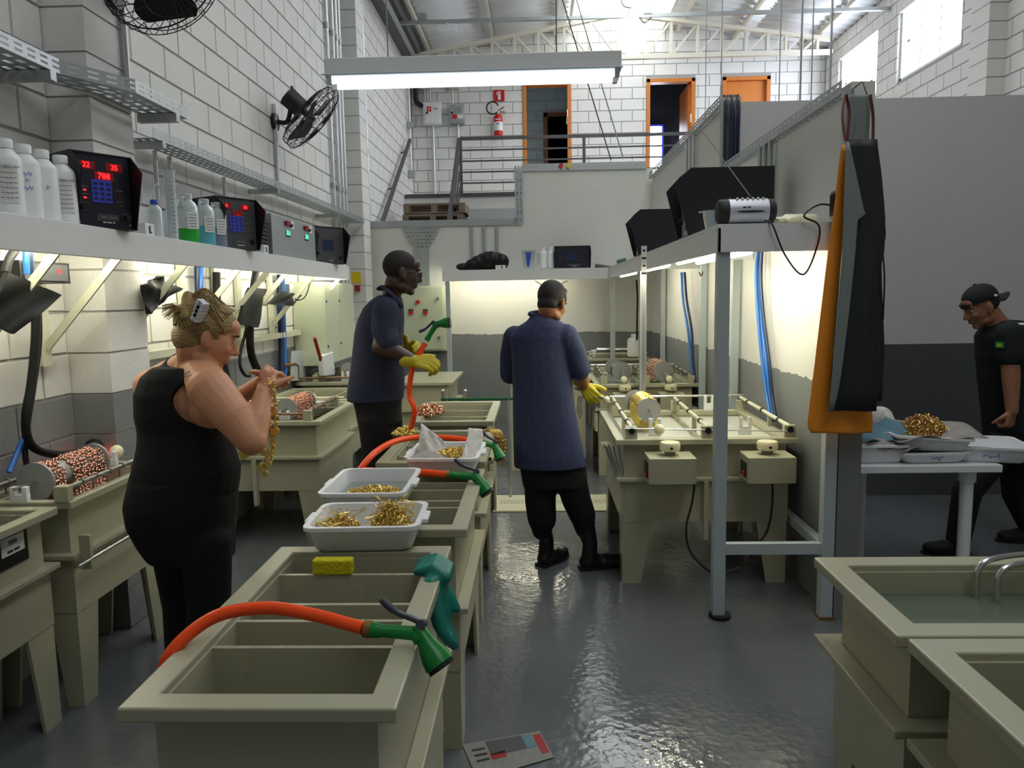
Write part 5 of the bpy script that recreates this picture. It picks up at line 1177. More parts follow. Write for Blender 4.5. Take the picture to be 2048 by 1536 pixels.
# blue hoses and black cable on partition
for k, (pts, m_, r) in enumerate((([(1519, 500), (1517, 560), (1522, 640), (1532, 720), (1538, 790), (1548, 842)], 'blue_hose', .013), ([(1524, 500), (1522, 560), (1528, 640), (1538, 720), (1544, 790), (1553, 842)], 'blue_dark', .011), ([(1514, 502), (1512, 570), (1520, 680), (1530, 770), (1543, 842)], 'blue_hose', .01))): one('hose', ['bright blue hose hanging behind front shelf post', 'dark blue hose in bundle behind front shelf post', 'thin blue hose in bundle behind front shelf post'][k], 'hose', MB().tube(cr(txs(pts, 1.425-.01*k), 6), r, 8), m_, 'hoses behind front shelf post', smooth=60)
for k, (pts, m_, r) in enumerate((([(1363, 545), (1366, 600), (1376, 660), (1382, 720), (1386, 765)], 'blue_hose', .013), ([(1369, 545), (1373, 600), (1383, 660), (1386, 720), (1390, 765)], 'blue_dark', .013))): one('hose', ['bright blue hose hanging near middle shelf post', 'dark blue hose hanging near middle shelf post'][k], 'hose', MB().tube(cr(txs(pts, 1.42-.01*k), 6), r, 8), m_, 'hoses near the middle shelf post', smooth=60)
one('cable', 'black cable hanging above white jug at back shelf', 'cable', MB().tube(cr(tys([(1273, 560), (1275, 600), (1274, 640), (1274, 680)], 9.0), 5), .012, 6), 'rubber', smooth=60)
q = [aty(1398, 545, 5.2), aty(1403, 552, 5.2), aty(1406, 543, 5.2)]; one('cable', 'small black cable loop under partition shelf beam', 'cable', MB().tube(cr(q, 5), .004, 6), 'rubber', smooth=60)
q = [aty(1070, 562, 9.1), aty(1100, 575, 9.1), aty(1135, 562, 9.1)]; one('cable', 'thin grey cable sagging below back shelf', 'cable', MB().tube(cr(q, 8), .006, 6), 'print_grey', smooth=60)
# vertical label strip
p = aty(1288, 560, 4.9)
t = thing('label_strip', 'tall thin steel rod with numbered plate before partition shelf', 'rod', (p.x, 5.3, .0))
p = aty(1287, 650, 5.1); q = aty(1287, 492, 5.1)
MB().box(p.x-.012, p.x+.012, 5.09, 5.10, .84, q.z-.2).build('rod', 'steel', t); MB().box(p.x-.018, p.x+.018, 5.085, 5.09, q.z-.22, q.z).build('plate', 'label_white', t)
for k, s_ in enumerate(('#', '##', '#', '##')): text('print', s_, .03, (p.x, 5.083, q.z-.03-.05*k), (1, 0, 0), (0, 0, 1), 'ink', t)
# white jug on end tank
p = aty(1273, 715, 8.95); c = V((p.x, 9.2, .885)); t, _ = bottle('white plastic jerrycan on the end tank', 0, 0, c.x, .28, .09, 'bottle_white', 'white_plastic', True, None, 'jerrycans', 'jerrycan', .885, Y=9.12)
# back shelf things
zs2 = 1.962
def P9(x): return aty(x, 540, 9.3).x
p0, p1 = aty(1110, 540, 9.2), aty(1181, 540, 9.2)
rectifier('black rectifier facing out from the back shelf', ((p0.x+p1.x)/2, 9.25, zs2), (0, -1, 0), p1.x-p0.x, .3, .27, ('', '', ''), group='rectifier on back shelf', lit=False)
for px, lab in ((1087, 'left small white bottle on back shelf next to pitcher'), (1103, 'right small white bottle on back shelf next to rectifier')): bottle(lab, 0, 0, P9(px), .26, .045, group='white bottles on back shelf', z0=zs2, Y=9.3)
t = thing('pitcher', 'translucent pitcher with blue scale on the back shelf', 'pitcher', (P9(1057), 9.3, zs2)); MB().lathe([(.055, 0), (.085, .22), (.092, .225), (.08, .21), (.05, .006), (0, .006)], (P9(1057), 9.3, zs2), 20).build('body', 'milky', t, smooth=50); MB().tube(cr([(P9(1057)+.07, 9.3, zs2+.2), (P9(1057)+.12, 9.3, zs2+.18), (P9(1057)+.11, 9.3, zs2+.08), (P9(1057)+.06, 9.3, zs2+.05)], 5), .009, 8).build('handle', 'milky', t, smooth=60); MB().prism([(P9(1057)-.035, 9.218, zs2+.2), (P9(1057)+.04, 9.218, zs2+.2), (P9(1057)+.01, 9.235, zs2+.03), (P9(1057)-.015, 9.235, zs2+.03)], (0, .002, 0)).build('print', 'print_blue', t)
mb = MB(); x0, x1 = P9(918), P9(1000)
for k in range(9): f_ = k/8; mb.ell((x0+.05+(x1-x0)*f_*.95, 9.3+.03*math.sin(k*2), zs2+.045+.07*max(0, math.sin(f_*2.6-.3))), (.09, .1, .045+.07*max(0, math.sin(f_*2.6-.3))))
tag(mb.fused('plastic_bag', 'black_gloss', None, .012, 3, origin=((x0+x1)/2, 9.3, zs2)), 'crumpled black plastic bag on the back shelf', 'bag')
q = P9(1002); t = thing('socket_box', 'white socket box beside black bag on back shelf', 'socket', (q, 9.17, zs2)); MB().box(q-.06, q+.06, 9.15, 9.22, zs2, zs2+.05).build('box', 'white_plastic', t, bevel=.003); MB().box(q+.01, q+.025, 9.147, 9.15, zs2+.01, zs2+.04).build('switch', 'ink', t)
def sprayer(name, label, base, d, s=1.0, group=None, mat='green_plastic', lever='grey_blue', head=(0, 0, -1)):
    base = V(base); d = V(d).normalized(); hd = V(head); hd = (hd-d*hd.dot(d)); hd.normalize()
    t = thing(name, label, 'spray nozzle', base, group)
    tip = base+d*(.115*s)
    MB().tube([base, base+d*.02*s, base+d*.03*s, base+d*.1*s, tip+hd*.01*s], [.017*s, .017*s, .014*s, .016*s, .02*s], 14).build('grip', mat, t, smooth=40)
    h = (d*.62+hd*.78).normalized()
    MB().tube([tip-h*.02*s, tip+h*.02*s, tip+h*.055*s, tip+h*.075*s, tip+h*.078*s], [.016*s, .02*s, .031*s, .034*s, .030*s], 18).build('head', mat, t, smooth=40)
    MB().cyl(tip+h*.074*s, tip+h*.086*s, .031*s, n=18).build('nozzle_face', 'black', t, smooth=40)
    MB().tube(cr([tip-hd*.022*s, tip-hd*.03*s-d*.02*s, tip-hd*.042*s-d*.06*s, tip-hd*.066*s-d*.095*s], 4), [.007*s]*9+[.009*s]*4, 8).build('lever', lever, t, smooth=50); MB().cyl(tip-hd*.02*s-h.cross(hd).normalized()*.016*s, tip-hd*.02*s+h.cross(hd).normalized()*.016*s, .011*s, n=10).build('pivot', lever, t, smooth=40)
    return t
p = aty(1215, 530, 9.25); t = one('tool', 'dark grey pistol shaped tool on the back shelf', 'tool', MB().tube(cr([aty(1190, 532, 9.2), aty(1210, 535, 9.2), aty(1230, 538, 9.2)], 4), .03, 8), 'panel_grey', smooth=50)
one('hose_coupler', 'green hose coupler on the shelf corner', 'coupler', MB().cyl(aty(1234, 525, 9.1), aty(1252, 520, 9.1), .03, n=12), 'green_dark', smooth=40)
# ------------------------------------------------------------------ aprons on the partition end
hx = aty(1727, 168, 3.6)
one('apron_hook', 'bent wire hook on top of partition end', 'hook', MB().tube([aty(1690, 190, 3.66), aty(1725, 163, 3.6), aty(1736, 195, 3.6)], .004, 6), 'dull_steel')
def cloth(label, outline, Y, mat, amp, seed, thick=.012, folds=9, group='aprons hanging on partition end', ph=0):
    # outline: rows of (y_px, x_left_px, x_right_px) from top to bottom
    rows = outline; n = 16; mb = MB(); rnd = random.Random(seed); q = [rnd.uniform(0, 6) for _ in range(4)]
    def f(u, v):
        t_ = v*(len(rows)-1); i = min(int(t_), len(rows)-2); w_ = t_-i
        a = [rows[i][k]*(1-w_)+rows[i+1][k]*w_ for k in range(3)]
        p = aty(a[1]+(a[2]-a[1])*u, a[0], Y); p.y -= amp*(.35+.65*v)*(math.sin(folds*u+q[0]+ph)+.4*math.sin(2.3*folds*u+q[1]+2*v)); return p
    m1 = MB().grid(f, n, 20); return m1
t = thing('apron', 'orange plastic apron hanging behind the black one', 'apron', aty(1680, 858, 3.57), 'aprons hanging on partition end')
cloth('', [(290, 1684, 1700), (330, 1678, 1702), (420, 1668, 1712), (520, 1654, 1725), (640, 1640, 1738), (740, 1628, 1744), (852, 1614, 1746), (866, 1622, 1745)], 3.58, 'apron_orange', .012, 2, folds=4).build('sheet', 'apron_orange', t, smooth=60, solid=.003)
t = thing('apron', 'black plastic apron with grey lining turned out on hook', 'apron', aty(1700, 825, 3.5), 'aprons hanging on partition end')
cloth('', [(279, 1694, 1754), (330, 1693, 1757), (430, 1690, 1770), (500, 1692, 1768), (560, 1678, 1756), (700, 1668, 1752), (822, 1658, 1752)], 3.52, 'apron_black', .014, 5, folds=5).build('sheet', 'apron_black', t, smooth=60, solid=.003)
cloth('', [(283, 1692, 1698), (340, 1690, 1711), (420, 1687, 1728), (428, 1687, 1732), (440, 1687, 1716), (520, 1683, 1710), (640, 1673, 1697), (760, 1664, 1682), (824, 1657, 1668)], 3.495, 'apron_grey', .006, 9, folds=3).build('lining', 'apron_grey', t, smooth=60, solid=.003)
cloth('', [(190, 1698, 1742), (240, 1702, 1740), (283, 1696, 1738)], 3.56, 'apron_grey', .004, 3).build('bib_back', 'apron_grey', t, smooth=60, solid=.003)
for q in ([(1690, 190), (1685, 230), (1690, 275), (1697, 285)], [(1740, 190), (1746, 230), (1746, 280)], [(1692, 190), (1698, 225), (1694, 280)]): MB().tube(cr(tys(q, 3.53), 5), .017, 6, flat=.2).build('strap', 'strap', t, smooth=60)
t = thing('apron', 'dark apron folded behind the black one with loose tie', 'apron', aty(1760, 800, 3.62), 'aprons hanging on partition end')
cloth('', [(285, 1745, 1756), (350, 1750, 1765), (430, 1752, 1772), (480, 1750, 1769), (540, 1746, 1764), (700, 1748, 1771), (803, 1745, 1766)], 3.60, 'apron_black', .02, 8, folds=3).build('sheet', 'apron_black', t, smooth=60, solid=.003)
MB().tube(cr(tys([(1768, 440), (1770, 470), (1766, 500), (1769, 560), (1766, 640)], 3.57), 5), .008, 6, flat=.3).build('tie', 'apron_black', t, smooth=60)
# ------------------------------------------------------------------ side table with trays
YT0, YT1, ZT = 3.84, 4.55, .76
a, b = aty(1705, 935, YT0), aty(2006, 935, YT0)
ZT = aty(1900, 931, YT0).z; zt2 = aty(1900, 946, YT0).z
t = thing('side_table', 'white topped table on round plastic legs beside partition', 'table', ((XP+.11+b.x)/2, (YT0+YT1)/2, 0))
MB().box(XP+.13, b.x, YT0, YT1, zt2, ZT).build('table_top', 'white_plastic', t, bevel=.004)
for x, y in ((b.x-.12, YT0+.1), (b.x-.45, YT1-.1), (XP+.17, YT1-.1), (XP+.17, YT0+.1)):
    l = MB().cyl((x, y, 0), (x, y, zt2), .032, n=18).build('leg', 'white_plastic', t, smooth=40); MB().lathe([(.034, -.07), (.042, -.068), (.042, -.005), (.05, 0)], (x, y, zt2), 18).build('socket', 'white_plastic', l, smooth=40)
def plastic_tray(name, label, c, w, d, h, group, ang=0.0, mat='white_plastic', flare=.03, mark=None, tilt=(0, 0)):
    c = V(c); t = thing(name, label, 'tray', c, group); th = .004; rr = .035
    def ring(hw, hd, z, r):
        pts = []
        for sx, sy, a0 in ((1, 1, 0), (-1, 1, 90), (-1, -1, 180), (1, -1, 270)):
            for k in range(5): a = math.radians(a0+22.5*k); pts.append(V((sx*(hw-r)+r*math.cos(a), sy*(hd-r)+r*math.sin(a), z)))
        return pts
    W, Dp = w/2, d/2; f = flare
    rings = [ring(W-f-.01, Dp-f-.01, 0, rr), ring(W-f, Dp-f, .008, rr), ring(W-.012, Dp-.012, h-.012, rr), ring(W, Dp, h-.012, rr), ring(W, Dp, h, rr), ring(W-.013-th, Dp-.013-th, h, rr), ring(W-f-th, Dp-f-th, .012, rr), ring(W-f-.02, Dp-f-.02, th, rr)]
    mt = Matrix.Translation(c) @ Matrix.Rotation(ang, 4, 'Z') @ Matrix.Rotation(tilt[0], 4, 'X') @ Matrix.Rotation(tilt[1], 4, 'Y')
    MB().loft(rings).xf(mt).build('shell', mat, t, smooth=50)
    for s in (-1, 1): MB().box(s*(W+.004)-.012, s*(W+.004)+.012, -.05, .05, h-.02, h-.004).xf(mt).build('handle', mat, t, bevel=.004)
    if mark: text('handwriting', mark, .03, mt @ V((0, -Dp+f*.55-.003, h*.42)), mt.to_3x3() @ V((1, 0, 0)), mt.to_3x3() @ V((0, -.25, 1)), 'print_blue', t)
    return t
GTR = 'white plastic trays on side table'
y = YT0+.2
def TX(x, Y): return aty(x, 930, Y).x
plastic_tray('plastic_tray', 'empty white tray with blue marks at table end', (TX(1960, y), y, ZT), .40, .36, .085, GTR, -.25, mark='~~~~~')
plastic_tray('plastic_tray', 'white tray with blue scribble under the chain filled tray', (TX(1838, y), y-.02, ZT), .36, .32, .06, GTR, .05, mark='~~~~')
plastic_tray('plastic_tray', 'tilted white tray holding glittering gold chain heap', (TX(1840, y), y, ZT+.062), .40, .34, .075, GTR, -.06, tilt=(0, .05))
plastic_tray('plastic_tray', 'grey white tray under cloth near the partition', (TX(1735, y), y, ZT), .30, .34, .10, GTR, .0)
def heap(name, label, c, rx, ry, h, n, mats, seed, cat='chain', link=.012, wire=.0022, group=None, wires=0):
    rnd = random.Random(seed); mb = MB(); c = V(c)
    for k in range(n):
        a = rnd.uniform(0, 6.283); r = math.sqrt(rnd.random()); x, y = r*math.cos(a), r*math.sin(a); top = h*(1-r*r)**.8
        p = c+V((x*rx, y*ry, max(.004, top*rnd.uniform(.75, 1.05)))); mb.mi = rnd.randrange(len(mats))
        R3 = Euler((rnd.uniform(0, 3), rnd.uniform(0, 3), rnd.uniform(0, 6))).to_matrix(); q = link*rnd.uniform(.7, 1.3)
        mb.tube([p+R3 @ V((q*math.cos(b_), q*.65*math.sin(b_), 0)) for b_ in [i*math.pi/3 for i in range(6)]], wire*rnd.uniform(.8, 1.4), 4, closed=True)
    for k in range(wires):
        a = rnd.uniform(0, 6.283); r = math.sqrt(rnd.random())*.8; p = c+V((r*math.cos(a)*rx, r*math.sin(a)*ry, h*(1-r*r))); mb.mi = rnd.randrange(len(mats)); pts = [p]
        d = V((rnd.uniform(-1, 1), rnd.uniform(-1, 1), rnd.uniform(0, .8))).normalized()
        for i in range(7):
            d = (d+V((rnd.uniform(-1, 1), rnd.uniform(-1, 1), rnd.uniform(-.9, .7)))*.7).normalized(); nx = pts[-1]+d*.015; nx.z = min(nx.z, c.z+h*1.25); rr = max(abs((nx.x-c.x)/(rx*1.1)), abs((nx.y-c.y)/(ry*1.1)))
            if rr > 1: nx = pts[-1]-d*.015
            nx.z = max(nx.z, c.z+.004); pts.append(nx)
        mb.tube(pts, wire*.8, 4)
    # solid core under the loose links
    mb.mi = 0; mb.lathe([(1, 0), (.92, .25), (.7, .55), (.4, .8), (0, .9)], (0, 0, 0), 18)
    k0 = len(mb.v)-18*5
    for i in range(k0, len(mb.v)): v = mb.v[i]; mb.v[i] = c+V((v.x*rx*.9, v.y*ry*.9, v.z*h*.68))
    o = mb.build(name, mats, None, smooth=60); return tag(o, label, cat, group, 'stuff')
heap('gold_chains', 'glittering heap of gold chains in the tilted tray', (TX(1838, y), y-.01, ZT+.08), .165, .13, .145, 1100, ['gold', 'gold_dull', 'copper'], 3)
def crumple(name, label, cat, corners, bulge, seed, mat, group=None, freq=6, nrm=(0, 0, 1)): return one(name, label, cat, drape(corners, 12, 12, bulge, nrm, seed, freq), mat, group, smooth=60, solid=.002)
c = V((TX(1838, y), y, ZT+.125))
crumple('newspaper', 'grey newspaper lining under gold chain heap on side table', 'newspaper', [c+V((-.20, -.18, .0)), c+V((.26, -.17, .02)), c+V((.24, .17, .05)), c+V((-.19, .17, .02))], .016, 12, 'news_grey')
c = V((TX(1745, y), y+.02, ZT+.10))
crumple('cloth', 'folded pale and blue cloth piled near the aprons', 'cloth', [c+V((-.14, -.14, .02)), c+V((.15, -.15, .0)), c+V((.13, .13, .15)), c+V((-.14, .13, .15))], .02, 21, 'cloth_blue', freq=7)
crumple('newspaper', 'wrinkled brownish newspaper over tray near the partition', 'newspaper', [c+V((-.15, -.18, -.01)), c+V((.17, -.20, -.03)), c+V((.16, -.02, .05)), c+V((-.15, -.02, .06))], .018, 33, 'news_grey', freq=8)
mb = MB(); cc = V((TX(1765, y), y+.1, ZT+.1))
cl = MB()
for k in range(6): cl.ell(cc+V((.06*(k % 3)-.08, .04*(k//3), .06+.03*math.sin(k*1.7))), (.075, .06, .075))
tag(cl.fused('cloth_bundle', 'news_white', None, .01, 3, origin=cc), 'bundled whitish cloth standing behind gold chain heap', 'cloth')
# ================================================================== CENTRE ROW THINGS
GC = 'white plastic trays on centre tanks'
plastic_tray('plastic_tray', 'white tray of tangled gold wire bridging two rinse tanks', (-.565, 2.415, .842), .37, .30, .088, GC, .03, mark=None)
t2 = plastic_tray('plastic_tray', 'white water filled tray with gold pieces behind the wire tray', (-.655, 2.885, .842), .33, .42, .088, GC, .0)
MB().box(-.775, -.535, 2.73, 3.04, .85, .885).build('water', 'water_clear' if 'water_clear' in MATS else 'water_grey', t2)
plastic_tray('plastic_tray', 'white tray lined with newspaper and gold pieces', (-.43, 3.46, .842), .34, .40, .088, GC, -.03)
rnd = random.Random(5)
heap('gold_wire', 'tangled bright gold wire on left side of the wire tray', (-.655, 2.40, .85), .075, .07, .075, 120, ['gold', 'gold_dull'], 6, 'wire', .016, .0017, 'gold wire tangles', wires=45)
heap('gold_wire', 'tall springy gold wire tangle on right side of wire tray', (-.49, 2.42, .85), .07, .07, .11, 230, ['gold', 'gold_dull'], 8, 'wire', .016, .0017, 'gold wire tangles', wires=60)
heap('gold_pieces', 'flat spread of gold pieces in the water filled tray', (-.64, 2.83, .886), .10, .09, .012, 420, ['gold', 'gold_dull', 'gold_dull'], 9, 'jewellery', .012, .0022)
heap('gold_pieces', 'small gold pieces on newspaper in lined tray', (-.39, 3.47, .898), .09, .08, .03, 300, ['gold', 'gold_dull'], 10, 'jewellery', .012, .0022)
c = V((-.43, 3.46, .90))
crumple('newspaper', 'crumpled newspaper lining the tray of gold pieces', 'newspaper', [c+V((-.19, -.19, .03)), c+V((.13, -.17, .0)), c+V((.14, .16, .0)), c+V((-.12, .17, .02))], .014, 41, 'news_grey', freq=7)
crumple('newspaper', 'upright white newspaper sheet leaning in the lined tray', 'newspaper', [c+V((-.14, .0, -.02)), c+V((.02, .02, -.02)), c+V((-.03, .10, .06)), c+V((-.13, .10, .14))], .012, 42, 'news_white', nrm=(0, -1, .3))
crumple('newspaper', 'folded newspaper corner standing at right of lined tray', 'newspaper', [c+V((.08, -.12, -.02)), c+V((.15, -.06, -.01)), c+V((.17, .08, .11)), c+V((.10, .07, .12))], .012, 43, 'news_white', nrm=(-1, 0, .2))
# hoses and spray nozzles
def hose(label, pts, r=.0155, group='orange hoses'): return one('orange_hose', label, 'hose', MB().tube(cr(pts, 8), r, 12), 'orange_hose', group, smooth=60)
def clamp(parent, p, d): d = V(d).normalized(); MB().cyl(V(p)-d*.008, V(p)+d*.008, .02, n=12).build('hose_clamp', 'brass', parent, smooth=40)
hose('orange hose arching over the nearest rinse tank', [(-.868, 1.90, .02), (-.866, 1.80, .35), (-.872, 1.66, .70), (-.862, 1.625, .82), (-.78, 1.685, .893), (-.66, 1.71, .908), (-.54, 1.69, .90), (-.41, 1.655, .882)])
t = sprayer('spray_nozzle', 'green spray nozzle resting on nearest rinse tank rim', (-.395, 1.652, .880), (1, -.06, -.06), 1.05, 'green spray nozzles', head=(.2, -.35, -1)); clamp(t, (-.40, 1.653, .881), (1, -.05, -.1))
hose('orange hose running under the tray of gold pieces', [(-.95, 3.35, .3), (-.9, 3.28, .7), (-.80, 3.24, .87), (-.66, 3.20, .885), (-.53, 3.19, .888), (-.40, 3.18, .879)])
t = sprayer('spray_nozzle', 'green spray nozzle in front of newspaper lined tray', (-.388, 3.178, .877), (1, -.05, -.06), 1.05, 'green spray nozzles', head=(.2, -.35, -1)); clamp(t, (-.393, 3.178, .878), (1, 0, -.1))
hose('orange hose curving behind the newspaper lined tray', [(-.98, 3.45, .02), (-.96, 3.48, .4), (-.90, 3.50, .72), (-.83, 3.56, .86), (-.75, 3.78, .905), (-.62, 3.92, .905), (-.45, 3.93, .895), (-.33, 3.90, .885)])
t = sprayer('spray_nozzle', 'green spray nozzle hanging outside the lined tray tank', (-.33, 3.90, .885), (1, -.1, -.25), .95, 'green spray nozzles', head=(.2, -.3, -1)); clamp(t, (-.335, 3.9, .885), (1, 0, -.2))
HY = 4.28
hose('orange hose held up by the tall man', [(-1.0, 4.7, .02)]+[(-.93, 4.66, .45)]+tys([(827, 838), (819, 790), (824, 740), (840, 705), (851, 686)], HY))
b0 = aty(853, 681, HY); sprayer('spray_nozzle', 'green spray nozzle pointing up beside the tall man', b0, aty(868, 656, HY)-b0, .95, 'green spray nozzles', head=(1, -.1, .1))
# sponge, green glove
sp = aty(663, 1145, 2.15); one('sponge', 'yellow rectangular sponge on tank divider', 'sponge', MB().box(sp.x-.058, sp.x+.062, 2.145, 2.185, .822, .868), 'sponge', bevel=.006)
g = MB()
P = lambda x, y, Y: aty(x, y, Y)
def chain(mb, pts, rs):
    for i in range(len(pts)-1): mb.cap(pts[i], rs[i], pts[i+1], rs[i+1])
for dx in (0, 1, 2, 3):
    q = 2.10+.028*dx
    chain(g, [V((-.355, q, .85)), V((-.31, q-.005, .862)), V((-.272, q-.02, .84))], [.014, .017, .02])
chain(g, [P(868, 1165, 2.08), P(872, 1210, 2.06), P(880, 1250, 2.05), P(902, 1285, 2.04)], [.03, .026, .022, .017])
chain(g, [P(872, 1165, 2.10), P(884, 1205, 2.09), P(890, 1245, 2.08), P(908, 1290, 2.07)], [.028, .022, .02, .016])
chain(g, [P(866, 1160, 2.12), P(886, 1170, 2.12), P(900, 1195, 2.11), P(913, 1218, 2.10)], [.026, .02, .018, .014])
chain(g, [P(862, 1170, 2.06), P(872, 1225, 2.03), P(884, 1262, 2.02), P(896, 1280, 2.02)], [.026, .02, .018, .015])
chain(g, [P(866, 1160, 2.14), P(880, 1195, 2.15), P(890, 1230, 2.15), P(900, 1260, 2.15)], [.026, .02, .018, .014])
tag(g.fused('rubber_glove', 'green_glove', None, .006, 4, origin=P(880, 1250, 2.05)), 'green rubber glove draped over nearest tank rim', 'glove')
# gold and copper chains over rims
def beads_over(name, label, c, n, rx, ry, rz, mat, r, seed, cat='chain'):
    rnd = random.Random(seed); mb = MB()
    for k in range(n):
        a, b = rnd.uniform(0, 6.28), rnd.random()**.5; bead(mb, V(c)+V((math.cos(a)*b*rx, math.sin(a)*b*ry, rnd.uniform(0, rz)*(1-b*b*.8))), r*rnd.uniform(.7, 1.2))
    return tag(mb.build(name, mat, None, smooth=60), label, cat, None, 'stuff')
p = atz(808, 868, .85); beads_over('gold_beads', 'pile of gold beads on back rim of the lined tray tank', p, 220, .07, .07, .05, 'gold', .0085, 3, 'beads')
p = atz(858, 822, .85); heap('copper_chains', 'heap of copper chains over the rim of far rinse tank', (p.x, p.y, .842), .11, .16, .05, 260, ['copper_bright', 'copper'], 14, 'chain', .014, .0028)
mb = MB(); 
for k in range(7):
    a = P(968+3*k, 862, 4.35); pts = [a+V((0, 0, .0)), a+V((.03, -.02, .012)), a+V((.06, -.03, -.03)), a+V((.065, -.03, -.16-.02*(k % 3)))]; mb.tube(cr(pts, 4), .006, 6)
    for j in range(7): bead(mb, a+V((.062+random.uniform(-.012, .012), -.03+random.uniform(-.02, .02), -.03-.022*j)), .011)
one('gold_necklaces', 'gold necklaces with dark stones hung over tank rim', 'necklace', mb, 'gold_dull', smooth=60)
for k, (x, y) in enumerate(((968, 855), (965, 863), (983, 886), (979, 918))): 
    q = P(x, y, 4.32); one('dark_stone', 'flat dark pendant among the gold necklaces', 'pendant', MB().ell(q, (.014, .006, .011)), 'ink', 'dark pendants', smooth=60)
# taps behind the far rinse tank
tp = thing('tap_rail', 'pipe rail with two chrome taps behind far rinse tank', 'taps', (-.5, 6.0, .8)); a, b = aty(882, 799, 6.0), aty(1030, 797, 6.0)
MB().cyl(a, V((b.x, 6.0, a.z)), .012, n=8).build('pipe', 'green_dark', tp, smooth=40)
for px in (886, 931): q = aty(px, 797, 6.0); o = MB().cyl(q, q+V((0, 0, .055)), .014, n=10).build('tap', 'steel', tp, smooth=40); MB().ell(q+V((0, 0, .06)), .016).build('tap_knob', 'steel', o, smooth=60)
for x in (a.x+.05, b.x-.05): MB().cyl((x, 6.0, 0), (x, 6.0, a.z), .012, n=8).build('stand_pipe', 'galv', tp, smooth=40)
# floor items
a, b, c_, d_ = atz(925, 1490, .003), atz(1080, 1463, .003), atz(1108, 1515, .003), atz(955, 1560, .003)
t = one('newspaper', 'wet flattened newspaper stuck to the grey floor', 'newspaper', MB().prism([a, b, c_, d_], (0, 0, .002)), 'newsprint')
def on_news(u0, u1, v0, v1): f = lambda u, v: (a*(1-u)+b*u)*(1-v)+(d_*(1-u)+c_*u)*v+V((0, 0, .0025)); return [f(u0, v0), f(u1, v0), f(u1, v1), f(u0, v1)]
for nm, r_, m_ in (('photo_print', (.28, .74, .04, .5), 'panel_grey'), ('red_print', (.88, .98, .1, .8), 'red_deep'), ('red_print', (.27, .46, .42, .6), 'red_deep'), ('text_print', (.08, .24, .2, .26), 'ink'), ('text_print', (.08, .24, .36, .42), 'ink'), ('text_print', (.08, .24, .52, .58), 'ink'), ('photo_print', (.74, .86, .06, .5), 'cloth_blue')): MB().prism(on_news(*r_), (0, 0, .0006)).build(nm, m_, t)
dg = thing('drain_grate', 'cream perforated drain cover set in the floor', 'drain cover', (.2, 5.8, 0)); a, b = atz(985, 1025, 0), atz(1000, 993, 0)
MB().box(a.x, 1.3, a.y, b.y, .0, .012).build('cover', 'drain', dg, bevel=.003)
mb = MB()
for r_ in range(3):
    for k in range(46): x = a.x+.05+.028*k+(.014 if r_ % 2 else 0); mb.box(x, x+.012, a.y+.2+.04*r_, a.y+.215+.04*r_, .0118, .0126)
o = mb.build('perforations', 'ink', dg); o['kind'] = 'stuff'
# ================================================================== PEOPLE
def ring(xl, xr, y, Y, dr=.72, n=24, grow=0, e=2.3):
    c = aty((xl+xr)/2, y, Y); a = abs(aty(xr, y, Y).x-aty(xl, y, Y).x)/2+grow; b = a*dr if dr > 0 else -dr
    out = []
    for k in range(n):
        t = 2*math.pi*k/n; ct, st = math.cos(t), math.sin(t)
        out.append(c+V((a*math.copysign(abs(ct)**(2/e), ct), b*math.copysign(abs(st)**(2/e), st), 0)))
    return out
def rings(mb, rows, Y, dr=.72, grow=0, dy=0):
    mb.loft([ring(r[0], r[1], r[2], (r[3] if len(r) > 3 else Y)+dy, (r[4] if len(r) > 4 else dr), grow=grow) for r in rows]); return mb
def limb(mb, pts, rs):
    for i in range(len(pts)-1): mb.cap(pts[i], rs[i], pts[i+1], rs[i+1], 16)
    return mb
def headrot(theta, pitch, roll=0): return Matrix.Rotation(-math.radians(theta), 3, 'Z') @ Matrix.Rotation(-math.radians(pitch), 3, 'X') @ Matrix.Rotation(math.radians(roll), 3, 'Y')
def head_prims(mb, c, R, s=1.0, ear=True, fat=1.0):
    c = V(c); T = lambda x, y, z: c+R @ V((x*s, y*s, z*s))
    E = lambda p, r: mb.ell(T(*p), tuple(q*s for q in r), R, 20, 14)
    E((0, -.014, .035), (.076, .097, .088)); E((0, .026, -.015), (.066*fat, .072, .09)); E((0, .022, -.072), (.055*fat, .058, .042)); E((0, .066, -.098), (.028, .024, .02))
    E((0, .080, .032), (.052, .018, .014)); E((0, .07, .055), (.055, .03, .035))
    for sg in (-1, 1):
        E((sg*.036, .066, -.022), (.024, .024, .022)); E((sg*.045*fat, .012, -.078), (.018, .04, .024))
        E((sg*.011, .098, -.034), (.009, .010, .008))
        if ear: mb.ell(T(sg*.078, -.006, -.006), (.010*s, .021*s, .034*s), R @ Matrix.Rotation(sg*.35, 3, 'Z'), 14, 10); mb.ell(T(sg*.075, .002, -.030), (.009*s, .012*s, .012*s), R, 10, 8)
    mb.cap(T(0, .088, .018), .009*s, T(0, .112, -.026), .0145*s)
    E((0, .090, -.056), (.023, .012, .007)); E((0, .088, -.068), (.021, .012, .008))
    return T
def eyes(parent, T, R, s=1.0):
    for sg in (-1, 1):
        o = MB().ell(T(sg*.031, .0745, .008), .0125*s, None, 14, 10).build('eye', 'eye_white', parent, smooth=60)
        MB().ell(T(sg*.031, .0855, .005), (.0062*s, .0025*s, .0062*s), R, 12, 8).build('iris', 'iris', o, smooth=60)
        MB().tube(cr([T(sg*.012, .098, .030), T(sg*.03, .097, .036), T(sg*.052, .082, .030)], 4), .0035*s, 6).build('eyebrow', 'hair_dark', parent, smooth=60)
    MB().ell(T(0, .1005, -.062), (.019*s, .002*s, .0015*s), R, 12, 6).build('lip_line', 'strap', parent, smooth=60)
